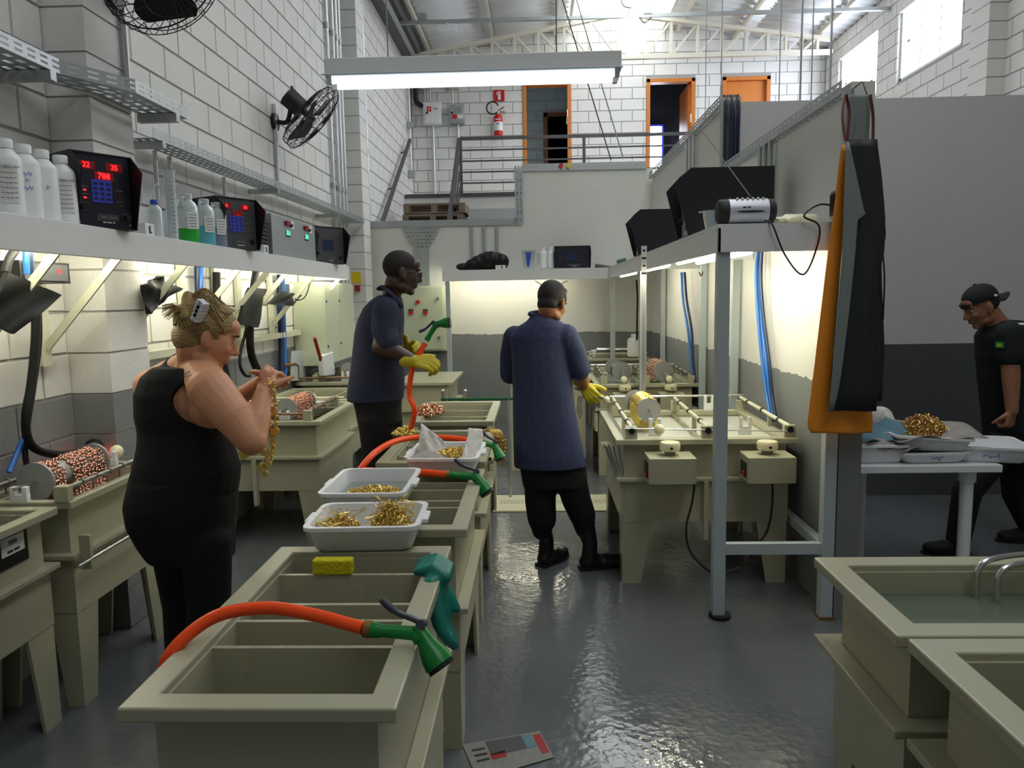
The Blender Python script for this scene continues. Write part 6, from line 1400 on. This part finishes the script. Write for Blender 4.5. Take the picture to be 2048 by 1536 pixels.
def hand(mb, w, f, n, thumb, s=1.0, curl=(.5, .6, .5), tcurl=.3, grow=0, spread=.0):
    w, f = V(w), V(f).normalized(); n = V(n); n = (n-f*n.dot(f)).normalized(); sd = V(thumb); sd = (sd-f*sd.dot(f)-n*sd.dot(n)).normalized()
    mb.cap(w-f*.02*s, .027*s+grow, w+f*.01*s, .025*s+grow)
    for i in range(4):
        o = sd*(.033-.022*i)*s; k = w+f*((.088, .092, .088, .080)[i]*s)+o
        mb.cap(w+o*.55+f*.012*s, .0165*s+grow, k, .0125*s+grow)
        if i < 3: mb.cap(w+o*.55+f*.03*s-sd*.011*s, .013*s, k-sd*.011*s-f*.02*s, .011*s)
        L = (.042, .046, .043, .033)[i]*s; d = f+sd*spread*(1.5-i); d.normalize(); p = k; r0 = .0102*s+grow
        ang = 0
        for j, cl in enumerate(curl):
            ang += cl*(1+.06*i); d2 = (d*math.cos(ang)-n*math.sin(ang)); q = p+d2*L*(1, .68, .52)[j]; mb.cap(p, r0*(1-.07*j), q, r0*(.93-.07*j)); p = q
    b = w+f*.022*s+sd*.024*s-n*.006*s; d = (f*.62+sd*.72-n*.25*(1+tcurl)).normalized(); q = b+d*.042*s; mb.cap(b, .017*s+grow, q, .0125*s+grow)
    d = (d*math.cos(tcurl)+(f*.7-n*.7).normalized()*math.sin(tcurl)).normalized(); q2 = q+d*.032*s; mb.cap(q, .0122*s+grow, q2, .0105*s+grow); d = (d+f*.3-n*.25*tcurl).normalized(); mb.cap(q2, .0105*s+grow, q2+d*.022*s, .009*s+grow)
def trim(o, tests):
    bm = bmesh.new(); bm.from_mesh(o.data); o0 = WO[o]
    kill = [f for f in bm.faces if any(t(f.calc_center_median()+o0) for t in tests)]
    bmesh.ops.delete(bm, geom=kill, context='FACES'); bm.to_mesh(o.data); bm.free()
def ball_t(c, r, sq=(1, 1, 1)): c = V(c); return lambda p: ((p.x-c.x)/sq[0])**2+((p.y-c.y)/sq[1])**2+((p.z-c.z)/sq[2])**2 < r*r
def setmat(o, m): o.data.materials.clear(); o.data.materials.append(MATS[m]); return o
def boot(parent, name, heel, toe, top, mat='boot', r=.048, shaft=.05):
    heel, toe, top = V(heel), V(toe), V(top); mb = MB(); d = (toe-heel); d.z = 0; d.normalize(); z = V((0, 0, 1)); sd = d.cross(z)
    L = (toe-heel).length
    mb.cap(heel+z*.045+d*.03, .045, heel+d*(L*.55)+z*.045, .043); mb.cap(heel+d*(L*.5)+z*.042, .042, heel+d*(L-.03)+z*.038, .036)
    for s in (-.018, .018): mb.cap(heel+d*(L*.5)+sd*s+z*.036, .036, heel+d*(L-.045)+sd*s+z*.034, .033)
    mb.cap(heel+d*.05+z*.06, .05, heel+d*.055+z*.16, .046); mb.cap(heel+d*.055+z*.16, .046, top, shaft)
    o = mb.fused(name, mat, parent, .008, 3)
    MB().prism([heel+sd*.04-d*.012, heel+d*(L*.6)+sd*.05-d*0, heel+d*(L+.008)+sd*.02, heel+d*(L+.008)-sd*.02, heel+d*(L*.6)-sd*.05, heel-sd*.04-d*.012], z*.018).build('sole', 'rubber', o)
    return o
def flat_z(p, z=0): p = V(p); p.z = z; return p
# ------------------------------------------------------------------ woman sorting gold chains
Y0 = 2.75
w1 = thing('person', 'woman in black tank top and trousers holding gold chains', 'person', (aty(370, 990, Y0).x, Y0, 0))
hc = aty(414, 672, 2.74); HR = headrot(62, 22, 0)
sk = MB(); T = head_prims(sk, hc, HR, 1.02, fat=1.12)
trows = [(318, 432, 740), (290, 448, 757), (280, 455, 785), (281, 452, 830), (287, 448, 860), (286, 456, 890), (290, 455, 915), (290, 455, 940), (290, 450, 965), (295, 440, 1000), (305, 430, 1045)]
rings(sk, trows, Y0, .66, grow=-.006)
limb(sk, [T(0, -.03, -.05), aty(392, 725, 2.76), aty(385, 760, 2.77)], [.062, .066, .075])
shR, shL = aty(420, 778, 2.64), aty(300, 772, 2.86)
sk.ell(aty(392, 802, 2.725), (.105, .088, .105)); sk.ell(aty(420, 815, 2.70), (.08, .085, .08))
limb(sk, [aty(390, 728, 2.76), shR], [.06, .078]); limb(sk, [aty(380, 728, 2.78), shL], [.055, .062])
limb(sk, [shR, aty(468, 835, 2.60), aty(503, 880, 2.58)], [.080, .068, .055]); elR = aty(503, 880, 2.58); wrR = aty(527, 785, 2.70)
limb(sk, [elR, aty(515, 838, 2.63), wrR], [.052, .047, .030])
elL = aty(400, 850, 3.05); wrL = aty(532, 758, 2.86); limb(sk, [shL, aty(310, 830, 2.98), elL], [.062, .055, .046]); limb(sk, [elL, wrL], [.045, .028])
fR = (aty(536, 752, 2.78)-wrR); hand(sk, wrR, fR, (-.35, -.85, .3), (-.2, .2, .9), 1.0, (.75, .9, .6), .5)
fL = aty(548, 742, 2.80)-wrL; hand(sk, wrL, fL, (.2, .7, .6), (-.1, -.7, .6), .95, (.9, 1.0, .7), .7)
lgL = [aty(345, 1045, 2.80), aty(368, 1210, 2.82), flat_z(aty(372, 1400, 2.84), .07)]; lgR = [aty(410, 1045, 2.70), aty(418, 1210, 2.69), flat_z(aty(400, 1420, 2.70), .07)]
limb(sk, lgL, [.065, .05, .04]); limb(sk, lgR, [.065, .05, .04])
for a in (lgL[2], lgR[2]): limb(sk, [a-V((0, 0, .03)), a+V((.07, .06, -.04))], [.032, .02])
body = sk.fused('body', 'skin_fair', w1, .0055, 4)
eyes(w1, T, HR, 1.02)
tp_ = MB(); rings(tp_, [(310, 438, 733), (288, 450, 752), (276, 458, 785), (277, 455, 830), (283, 451, 860), (282, 460, 890), (277, 469, 915), (272, 475, 938), (265, 473, 962), (262, 470, 985)], Y0, .74, grow=.003)
for a, b in ((aty(350, 735, 2.80), aty(335, 775, 2.76)), (aty(360, 728, 2.84), aty(340, 760, 2.84))): limb(tp_, [a, b], [.045, .06])
top = tp_.fused('tank_top', 'black_cloth', w1, .008, 4)
def carve(o, balls):
    mb = MB()
    for k, (c, r) in enumerate(balls):
        c_ = MB().ell(c, r, None, 40, 28).build('cutter', 'black', None, origin=(0, 0, 0)); md = o.modifiers.new('b', 'BOOLEAN'); md.operation = 'DIFFERENCE'; md.object = c_; md.solver = 'EXACT'
        dg = bpy.context.evaluated_depsgraph_get(); dg.update(); me = D.meshes.new_from_object(o.evaluated_get(dg)); o.modifiers.clear(); old = o.data; o.data = me; D.meshes.remove(old)
        WO.pop(c_); q = c_.data; D.objects.remove(c_); D.meshes.remove(q)
    o.data.materials.clear(); o.data.materials.append(MATS['black_cloth'])
    o.data.shade_smooth(); o.data.set_sharp_from_angle(angle=math.radians(50))
bpy.context.view_layer.update()
carve(top, [(aty(432, 806, 2.62), (.168, .17, .106)), (aty(262, 768, 2.84), (.042, .18, .12)), (aty(402, 716, 2.78), (.085, .12, .045)), (aty(455, 765, 2.86), (.07, .16, .07))])
pn = MB(); rings(pn, [(268, 469, 952), (261, 470, 978), (256, 471, 1005), (262, 468, 1045), (282, 466, 1085), (302, 465, 1115)], Y0, .78)
limb(pn, [aty(352, 1080, 2.79), lgL[1]-V((0, 0, 0)), lgL[2]+V((0, 0, .0))], [.098, .080, .070]); limb(pn, [aty(412, 1080, 2.70), lgR[1], lgR[2]], [.095, .080, .070]); pn.fused('trousers', 'black_cloth', w1, .009, 4)
for a in (lgL[2], lgR[2]):
    h = flat_z(a)-V((.05, .045, 0)); boot(w1, 'shoe', h, h+V((.17, .15, 0)), a+V((0, 0, .02)), 'black_soft', shaft=.042)
# tattoo on the shoulder blade
def hit(o, x, y, off=.0):
    d = ray(x, y).normalized(); ok, loc, nrm, _ = o.ray_cast(CAM-WO[o], d)
    return (loc+WO[o]+nrm*off, nrm) if ok else (aty(x, y, 2.6), -d)
for px in ([(360, 754), (370, 748), (381, 744)], [(365, 757), (375, 752), (383, 750)], [(372, 750), (376, 745), (378, 741)]):
    MB().tube([hit(body, x, y, .0004)[0] for x, y in px], .0016, 5).build('tattoo', 'print_grey', body, smooth=60)
# hair: cap of combed back strands, twisted bun, clip, loose ends
hr = MB(); s = 1.02; TH = lambda x, y, z: hc+HR @ V((x*s, y*s, z*s))
hr.ell(TH(0, -.018, .040), (.086*s, .106*s, .094*s), HR, 32, 20); hr.ell(TH(0, -.05, -.02), (.07*s, .066*s, .065*s), HR, 24, 16)
hair = hr.fused('hair', 'hair_blond', w1, .006, 3)
fwd = HR @ V((0, 1, 0)); upv = HR @ V((0, 0, 1)); rt = HR @ V((1, 0, 0))
def face_cut(p):
    l = p-hc; f_, u_, r_ = l.dot(fwd), l.dot(upv), abs(l.dot(rt))
    return (f_ > .062 and u_ < .085-.0*r_) or (u_ < .005 and f_ > -.012) or (u_ < .03 and f_ > .03) or u_ < -.075
trim(hair, [face_cut]); 
st = MB(); rnd = random.Random(11)
def ell_k(d): l = HR.transposed() @ d; return math.sqrt((l.x/.0895)**2+(l.y/.110)**2+(l.z/.098)**2)
bun = TH(-.02, -.10, .105)
for k in range(120):   # strands combed from the hairline to the bun
    a = rnd.uniform(-1.25, 1.25); up_ = rnd.uniform(-.06, .10); e = math.sqrt(max(0.05, 1-((up_-.04)/.094)**2))
    side = math.copysign(1, a)
    p0 = TH(.088*math.sin(a)*e, -.018+.106*math.cos(a)*e*.75, up_ if abs(a) > .7 else .04+.09*math.cos(a)*.9)
    p1 = TH(.09*math.sin(a)*e, -.06, (up_+.06)); p1 = hc+(p1-hc).normalized()*max((p1-hc).length, .105)
    p2 = bun+V((rnd.uniform(-.015, .015), rnd.uniform(-.015, .015), rnd.uniform(-.015, .01)))
    pts = cr([p0, p1, p2], 5); c0 = TH(0, -.018, .04)
    pts = [c0+(p-c0)/min(1, ell_k(p-c0)) if j < 9 else p for j, p in enumerate(pts)]
    st.tube(pts, .0022, 4)
st.build('combed_strands', 'hair_blond', hair, smooth=60)['kind'] = 'stuff'
bn = MB(); bn.cap(bun, .024, aty(372, 632, 2.66), .022); bn.cap(bun+V((0, 0, .01)), .02, aty(384, 620, 2.68), .018); bn.fused('hair_bun', 'hair_blond', hair, .006, 3)
ws = MB()
for k in range(46):
    p = aty(370, 628, 2.66); e = aty(330+rnd.uniform(-8, 14), 618+rnd.uniform(-10, 22), 2.66+rnd.uniform(-.04, .04)); m_ = (p+e)/2+V((0, 0, .02)); ws.tube(cr([p+V((rnd.uniform(-.01, .01), 0, rnd.uniform(-.012, .012))), m_, e], 4), .0012, 4)
for k in range(30):
    p = aty(402, 612, 2.68); e = aty(412+rnd.uniform(-10, 14), 598+rnd.uniform(-4, 12), 2.68+rnd.uniform(-.04, .04)); ws.tube(cr([p, (p+e)/2+V((0, 0, .012)), e], 4), .0012, 4)
ws.build('loose_ends', 'hair_blond', hair, smooth=60)['kind'] = 'stuff'
cl = MB(); q_ = tys([(379, 638), (391, 646), (407, 608), (394, 597)], 2.615)
for k in range(5):
    f0, f1 = k/5+.015, (k+1)/5-.015
    cl.prism([q_[0].lerp(q_[3], f0), q_[1].lerp(q_[2], f0), q_[1].lerp(q_[2], f1), q_[0].lerp(q_[3], f1)], (.006, .04+.012*math.sin(k*.8), 0))
cl.prism([q_[0].lerp(q_[1], .3), q_[0].lerp(q_[1], .7), q_[3].lerp(q_[2], .7), q_[3].lerp(q_[2], .3)], (0, .012, 0))
cl.build('hair_clip', 'hairclip', hair, smooth=50)
# gold chains in her hands
gh = MB(); rnd = random.Random(4)
def strand(px, Y): return cr([aty(x, y, Y) for x, y in px], 6)
for px in ([(540, 760), (548, 800), (549, 850), (545, 900), (535, 940)], [(532, 770), (540, 820), (541, 880), (530, 930), (522, 925)], [(546, 765), (553, 820), (550, 890), (540, 925), (526, 948)], [(478, 905), (488, 915), (495, 900), (486, 890)], [(538, 765), (536, 830), (545, 890), (530, 920)]):
    pts = strand(px, 2.70)
    for p in pts:
        for _ in range(2): bead(gh, p+V((rnd.uniform(-.006, .006), rnd.uniform(-.006, .006), rnd.uniform(-.006, .006))), rnd.uniform(.003, .0055))
    gh.tube(pts, .0028, 5)
for x, y in ((544, 785), (552, 862), (527, 905), (536, 928), (530, 948), (520, 935), (548, 820), (486, 912), (494, 908)):
    p = aty(x, y, 2.69); gh.cyl(p-V((0, .003, 0)), p+V((0, .003, 0)), .013, n=14)
one('gold_chains', 'long gold coin chains hanging from the woman\'s hands', 'chain', gh, 'gold', smooth=40)
# ------------------------------------------------------------------ tall man with hose
Y1 = 4.5
m1 = thing('person', 'tall man in navy work shirt and glasses holding orange hose', 'person', (aty(760, 900, Y1).x, Y1, 0))
hc = aty(803, 546, Y1-.02); HR = headrot(72, 10, 0); sk = MB(); T = head_prims(sk, hc, HR, 1.04)
limb(sk, [T(0, -.03, -.06), aty(783, 590, Y1), aty(772, 622, Y1)], [.058, .056, .05])
body_rows = [(735, 805, 605), (722, 806, 640), (718, 805, 700), (714, 805, 770), (716, 800, 830)]
rings(sk, body_rows, Y1, .7, grow=-.035)
shR, elR, wrR = aty(772, 622, Y1-.17), aty(762, 694, Y1-.22), aty(828, 722, Y1-.25)
limb(sk, [shR, elR], [.05, .052]); limb(sk, [elR, aty(795, 706, Y1-.24), wrR], [.054, .046, .034])
shL, elL, wrL = aty(765, 622, Y1+.16), aty(775, 690, Y1+.22), aty(815, 700, Y1-.02)
limb(sk, [shL, elL], [.048, .05]); limb(sk, [elL, wrL], [.048, .034])
fR = aty(872, 728, Y1-.26)-wrR; fL = aty(850, 690, Y1-.12)-wrL
lgR = [aty(756, 835, Y1-.06), aty(760, 960, Y1-.08), flat_z(aty(765, 1090, Y1-.06), .08)]; lgL = [aty(768, 835, Y1+.06), aty(780, 960, Y1+.1), flat_z(aty(785, 1090, Y1+.1), .08)]
limb(sk, lgR, [.07, .05, .04]); limb(sk, lgL, [.07, .05, .04])
for a in (lgL[2], lgR[2]): limb(sk, [a-V((0, 0, .03)), a+V((.1, .02, -.04))], [.03, .02])
sk.fused('body', 'skin_dark', m1, .007, 4); eyes(m1, T, HR, 1.04)
ht_ = MB().ell(hc+HR @ V((0, -.0145*1.04, .0365*1.04)), (.0785*1.04, .0995*1.04, .0905*1.04), HR, 28, 18); hh = ht_.fused('shaved_hair', 'hair_shaved', m1, .007, 2)
def hairline(hc, HR, f0=.055, u0=-.03, ub=.085):
    fw, uw = HR @ V((0, 1, 0)), HR @ V((0, 0, 1))
    def t(p): l = p-hc; f_, u_ = l.dot(fw), l.dot(uw); return (f_ > f0 and u_ < ub) or (u_ < .028 and f_ > -.01) or u_ < u0
    return t
trim(hh, [hairline(hc, HR, .078, -.045, .075)])
gl_ = thing; g1 = MB(); Tg = lambda x, y, z: hc+HR @ V((x*1.04, y*1.04, z*1.04))
for sg in (-1, 1):
    c0 = [Tg(sg*(.033+.024*math.cos(a)), .108, .004+.017*math.sin(a)) for a in [2*math.pi*k/16 for k in range(16)]]; g1.tube(c0, .0018, 5, closed=True); g1.tube([Tg(sg*.057, .106, .01), Tg(sg*.080, .04, .012), Tg(sg*.082, -.005, .008), Tg(sg*.080, -.02, -.01)], .0026, 6)
g1.tube([Tg(-.01, .109, .008), Tg(0, .112, .011), Tg(.01, .109, .008)], .002, 5)
go = g1.build('glasses', 'black', m1, smooth=50)
for sg in (-1, 1): MB().loft([[Tg(sg*.033+.022*math.cos(a), .108, .004+.016*math.sin(a)) for a in [2*math.pi*k/16 for k in range(16)]], [Tg(sg*.033+.022*math.cos(a), .1085, .004+.016*math.sin(a)) for a in [2*math.pi*k/16 for k in range(16)]]]).build('lens', 'lens', go)
sh = MB(); rings(sh, [(758, 800, 590, Y1, -.09), (742, 804, 601, Y1, -.15), (729, 806, 615, Y1, -.175), (717, 807, 640, Y1, -.18), (711, 806, 665), (708, 807, 695), (705, 808, 722), (701, 808, 750), (697, 808, 775), (696, 806, 800)], Y1, -.175)
limb(sh, [shR+V((0, 0, .0)), aty(768, 660, Y1-.20), aty(776, 684, Y1-.22)], [.078, .074, .07]); limb(sh, [shL, aty(770, 660, Y1+.2), aty(778, 684, Y1+.22)], [.076, .072, .068])
shirt = sh.fused('work_shirt', 'navy_dark', m1, .009, 4)
co = MB(); co.tube(cr([aty(764, 573, Y1-.07), aty(778, 583, Y1-.1), aty(796, 602, Y1-.08), aty(804, 612, Y1-.05)], 5), .016, 8, flat=.6); co.tube(cr([aty(764, 573, Y1-.07), aty(758, 578, Y1), aty(768, 580, Y1+.08), aty(795, 600, Y1+.07)], 5), .016, 8, flat=.6); co.build('collar', 'navy_dark', shirt, smooth=60)
pn = MB(); rings(pn, [(705, 803, 788), (712, 802, 815), (718, 801, 845)], Y1, -.168); limb(pn, [aty(752, 840, Y1-.07), lgR[1], lgR[2]], [.11, .085, .075]); limb(pn, [aty(770, 840, Y1+.07), lgL[1], lgL[2]], [.11, .085, .075]); pn.fused('trousers', 'black_cloth', m1, .010, 4)
for a in (lgL[2], lgR[2]): h = flat_z(a)-V((.06, .01, 0)); boot(m1, 'boot', h, h+V((.27, .05, 0)), a+V((0, 0, .15)))
gv = MB(); hand(gv, wrR, fR, (.1, -.75, .6), (.1, .3, 1), 1.08, (.75, .7, .5), .5, .003); limb(gv, [wrR-fR.normalized()*.045, wrR], [.045, .036]); gv.fused('glove', 'glove_yellow', m1, .0045, 3)
gv = MB(); hand(gv, wrL, fL, (.1, .8, .3), (-.05, -.2, 1), 1.08, (.5, .7, .5), .0, .003); limb(gv, [wrL-fL.normalized()*.05, wrL], [.046, .036]); gv.fused('glove', 'glove_yellow', m1, .0045, 3)
# ------------------------------------------------------------------ man in navy coat
Y2 = 4.42
m2 = thing('person', 'man in long navy work coat and black rubber boots at tank', 'person', (aty(1110, 1000, Y2).x, Y2, 0))
hc = aty(1104, 606, Y2-.02); HR = headrot(30, 24, 0); sk = MB(); T = head_prims(sk, hc, HR, .98)
limb(sk, [T(0, -.03, -.05), aty(1092, 640, Y2), aty(1088, 664, Y2)], [.056, .055, .045])
rings(sk, [(1045, 1130, 655), (1028, 1140, 690), (1030, 1140, 760), (1040, 1145, 850), (1055, 1150, 930)], Y2, .55, grow=-.035)
shR, elR, wrR = aty(1132, 672, Y2-.05), aty(1160, 742, Y2-.02), aty(1168, 772, Y2+.12)
limb(sk, [shR, elR], [.046, .045]); limb(sk, [elR, wrR], [.046, .034])
shL, elL, wrL = aty(1030, 675, Y2+.08), aty(1018, 745, Y2+.14), aty(1060, 790, Y2+.3)
limb(sk, [shL, elL], [.046, .042]); limb(sk, [elL, wrL], [.042, .032]); hand(sk, wrL, V((.8, .5, -.1)), (0, .6, .7), (0, -.5, .8), 1.0)
lL = [aty(1078, 940, Y2), aty(1080, 1030, Y2+.02), aty(1085, 1060, Y2+.02), atz(1090, 1131, 0)+V((0, 0, .09))]; lR = [aty(1140, 940, Y2), aty(1160, 1030, Y2), aty(1170, 1060, Y2), atz(1178, 1139, 0)+V((0, 0, .09))]
limb(sk, lL, [.06, .04, .022, .016]); limb(sk, lR, [.06, .04, .022, .016]); sk.fused('body', 'skin_tan', m2, .0065, 4); eyes(m2, T, HR, .98)
hh = MB().ell(hc+HR @ V((0, -.015, .038)), (.081, .101, .093), HR, 28, 18).ell(hc+HR @ V((0, .06, .10)), (.05, .03, .025), HR).ell(hc+HR @ V((0, -.045, -.025)), (.064, .056, .052), HR).fused('hair', 'hair_dark', m2, .006, 2); trim(hh, [hairline(hc, HR, .07, -.066, .09)])
ct = MB(); rings(ct, [(1062, 1106, 630, Y2, -.085), (1054, 1118, 641, Y2, -.115), (1034, 1136, 653, Y2, -.13), (1020, 1144, 672, Y2, -.14), (1022, 1142, 700, Y2, -.14), (1024, 1140, 735, Y2, -.138), (1025, 1145, 770, Y2, -.135), (1025, 1151, 820, Y2, -.135), (1026, 1160, 870, Y2, -.137), (1027, 1168, 905, Y2, -.14), (1028, 1174, 932, Y2, -.14)], Y2)
limb(ct, [shR, aty(1146, 700, Y2-.04), aty(1158, 738, Y2-.02)], [.072, .071, .068]); limb(ct, [shL, aty(1022, 712, Y2+.12), aty(1020, 748, Y2+.14)], [.072, .068, .062])
coat = ct.fused('work_coat', 'navy_cloth', m2, .0085, 4)
cl_ = MB(); pts = [aty(1084+24*math.cos(a), 628+3*math.sin(a), Y2)+V((0, -.07*math.sin(a), 0)) for a in [2*math.pi*k/20 for k in range(20)]]; cl_.tube(pts, .014, 8, closed=True); cl_.build('collar', 'navy_cloth', coat, smooth=60)
pn = MB(); rings(pn, [(1036, 1172, 915), (1042, 1174, 950), (1046, 1176, 972)], Y2, .6)
limb(pn, [aty(1080, 960, Y2+.01), aty(1081, 1005, Y2+.01), aty(1084, 1038, Y2+.02), aty(1083, 1060, Y2+.02)], [.098, .094, .088, .06]); limb(pn, [aty(1142, 960, Y2), aty(1153, 1000, Y2), aty(1165, 1030, Y2), aty(1170, 1058, Y2)], [.095, .088, .08, .06]); pn.fused('trousers', 'black_cloth', m2, .009, 3)
h = flat_z(aty(1083, 1135, Y2)); hL = atz(1082, 1134, 0); boot(m2, 'boot', hL, atz(1132, 1112, 0), aty(1083, 1050, Y2+.02), shaft=.058); hR = atz(1163, 1139, 0); boot(m2, 'boot', hR, atz(1250, 1130, 0), aty(1170, 1048, Y2), shaft=.062)
gv = MB(); f_ = aty(1182, 790, Y2+.08)-wrR; hand(gv, wrR, f_, (-.6, -.5, .5), (.7, 0, .5), 1.02, (.9, .9, .5), .6, .003); limb(gv, [wrR-f_.normalized()*.05, wrR], [.044, .036]); gv.fused('glove', 'glove_yellow', m2, .0045, 3)
rd = thing('drum_axle', 'steel rod with cream ball knob in gloved hand', 'rod', aty(1196, 794, Y2+.06)); MB().cyl(aty(1150, 776, Y2+.16), aty(1208, 797, Y2+.05), .008, n=10).build('shaft', 'steel', rd, smooth=40); MB().ell(aty(1213, 799, Y2+.04), .021).build('ball_knob', 'cream_plastic', rd, smooth=60)
ch = MB()
for k in range(4): ch.tube(cr(tys([(1157+3*k, 792), (1155+3*k, 820), (1160+2*k, 838-3*k)], Y2+.2), 5), .004, 5)
one('silver_chains', 'thin silver chains dangling below the gloved hand', 'chain', ch, 'steel', smooth=60)
# ------------------------------------------------------------------ man in black cap
Y3 = 4.75
m3_ = thing('person', 'man in black shirt and backwards cap behind the side table', 'person', (aty(1990, 900, Y3).x, Y3, 0))
hc = aty(1962, 614, Y3); HR = headrot(-92, 24, 0); sk = MB(); T = head_prims(sk, hc, HR, 1.0)
limb(sk, [T(0, -.035, -.05), aty(1993, 645, Y3), aty(2005, 660, Y3)], [.056, .062, .07])
rings(sk, [(1985, 2050, 650), (1968, 2075, 700), (1972, 2075, 770), (1982, 2068, 830), (1985, 2065, 880)], Y3, .9, grow=-.04)
shR, elR, wrR = aty(2025, 668, Y3+.2), aty(2040, 740, Y3+.25), aty(2010, 800, Y3+.28)
shL, elL, wrL = aty(2018, 668, Y3-.2), aty(2022, 755, Y3-.23), aty(2024, 822, Y3-.26)
limb(sk, [shL, elL, wrL], [.052, .05, .034]); limb(sk, [shR, elR, wrR], [.05, .05, .034])
hand(sk, wrL, (-.12, .0, -1), (.5, -.8, .1), (-.8, -.5, .1), 1.0, (1.2, 1.4, .8), .9); hand(sk, wrR, (-.2, 0, -1), (0, 1, 0), (-1, 0, 0), 1.0)
lL = [aty(2005, 890, Y3-.05), aty(1935, 980, Y3-.12), flat_z(aty(1915, 1105, Y3-.12), .09)]; lR = [aty(2025, 880, Y3+.1), aty(2035, 990, Y3+.1), flat_z(aty(2060, 1105, Y3+.1), .09)]
limb(sk, lL, [.05, .05, .04]); limb(sk, lR, [.05, .05, .04]); sk.fused('body', 'skin_olive', m3_, .0055, 4); eyes(m3_, T, HR, 1.0)
cp = MB().ell(hc+HR @ V((0, -.012, .05)), (.086, .108, .092), HR, 30, 20); cap_ = cp.fused('cap', 'cap_black', m3_, .007, 2)
fw, uw = HR @ V((0, 1, 0)), HR @ V((0, 0, 1)); trim(cap_, [lambda p: (p-hc).dot(uw) < .045-.25*max(0, -(p-hc).dot(fw)-.03)])
qq = cap_.modifiers.new('solid', 'SOLIDIFY'); qq.thickness = .004
bb = MB(); b0 = hc+HR @ V((0, -.105, .012))
def brim(u, v): a = (u-.5)*2.2; return hc+HR @ V((.075*math.sin(a)*(1+.05*v), -.075*math.cos(a)-.02-.09*v*math.cos(a*.8), .028-.012*v-.022*(abs(u-.5)*2)**2))
bb.grid(brim, 12, 5).build('brim', 'cap_black', cap_, smooth=60, solid=.004); MB().ell(hc+HR @ V((0, -.012, .142)), .009).build('button', 'cap_black', cap_, smooth=60)
MB().tube(cr([hc+HR @ V((-.05, .088, .05)), hc+HR @ V((0, .102, .05)), hc+HR @ V((.05, .088, .05))], 5), .008, 6).build('strap', 'cap_black', cap_, smooth=60); pe = hc+HR @ V((-.084, -.06, .05)); MB().ell(pe, (.012, .004, .008)).build('badge', 'label_white', cap_, smooth=60)
hh = MB().ell(hc+HR @ V((0, -.03, .02)), (.079, .085, .075), HR, 24, 16).fused('hair', 'hair_dark', m3_, .007, 2); trim(hh, [lambda p: (p-hc).dot(fw) > -.02 or (p-hc).dot(uw) < -.045])
sh = MB(); rings(sh, [(1990, 2035, 640, Y3, -.09), (1974, 2060, 652, Y3, -.17), (1962, 2076, 672, Y3, -.21), (1961, 2080, 710), (1965, 2080, 760), (1971, 2078, 820), (1974, 2076, 862)], Y3, 1.05)
limb(sh, [shL, aty(2021, 712, Y3-.215)], [.078, .076]); limb(sh, [shR, aty(2035, 712, Y3+.22)], [.078, .074]); tee = sh.fused('tee_shirt', 'tee_black', m3_, .009, 4)
p_, n_ = hit(tee, 2000, 690, .003); u_ = V((0, 0, 1)); u_ = (u_-n_*u_.dot(n_)).normalized(); r_ = u_.cross(n_)
MB().obox(p_, r_*.026, n_*.002, u_*.017).build('flag_patch', 'tag_green', tee); MB().obox(p_+n_*.002, r_*.012, n_*.001, u_*.009).build('flag_patch', 'yellow', tee)
p_, n_ = hit(tee, 2043, 650, .006); u_ = V((0, 0, 1)); u_ = (u_-n_*u_.dot(n_)).normalized(); r_ = u_.cross(n_)
text('back_print', '####', .05, p_, r_, u_, 'label_white', tee, .003)
pn = MB(); rings(pn, [(1974, 2076, 850), (1972, 2076, 880), (1970, 2074, 905)], Y3, 1.0); limb(pn, [aty(1997, 900, Y3-.09), lL[1], lL[2]], [.10, .085, .07]); limb(pn, [aty(2030, 900, Y3+.09), lR[1], lR[2]], [.10, .088, .07]); pn.fused('trousers', 'black_cloth', m3_, .010, 3)
for a in (lL[2], lR[2]): h = flat_z(a)+V((.05, 0, 0)); boot(m3_, 'shoe', h, h+V((-.26, 0, 0)), a+V((0, 0, .04)), 'black_soft', shaft=.045)
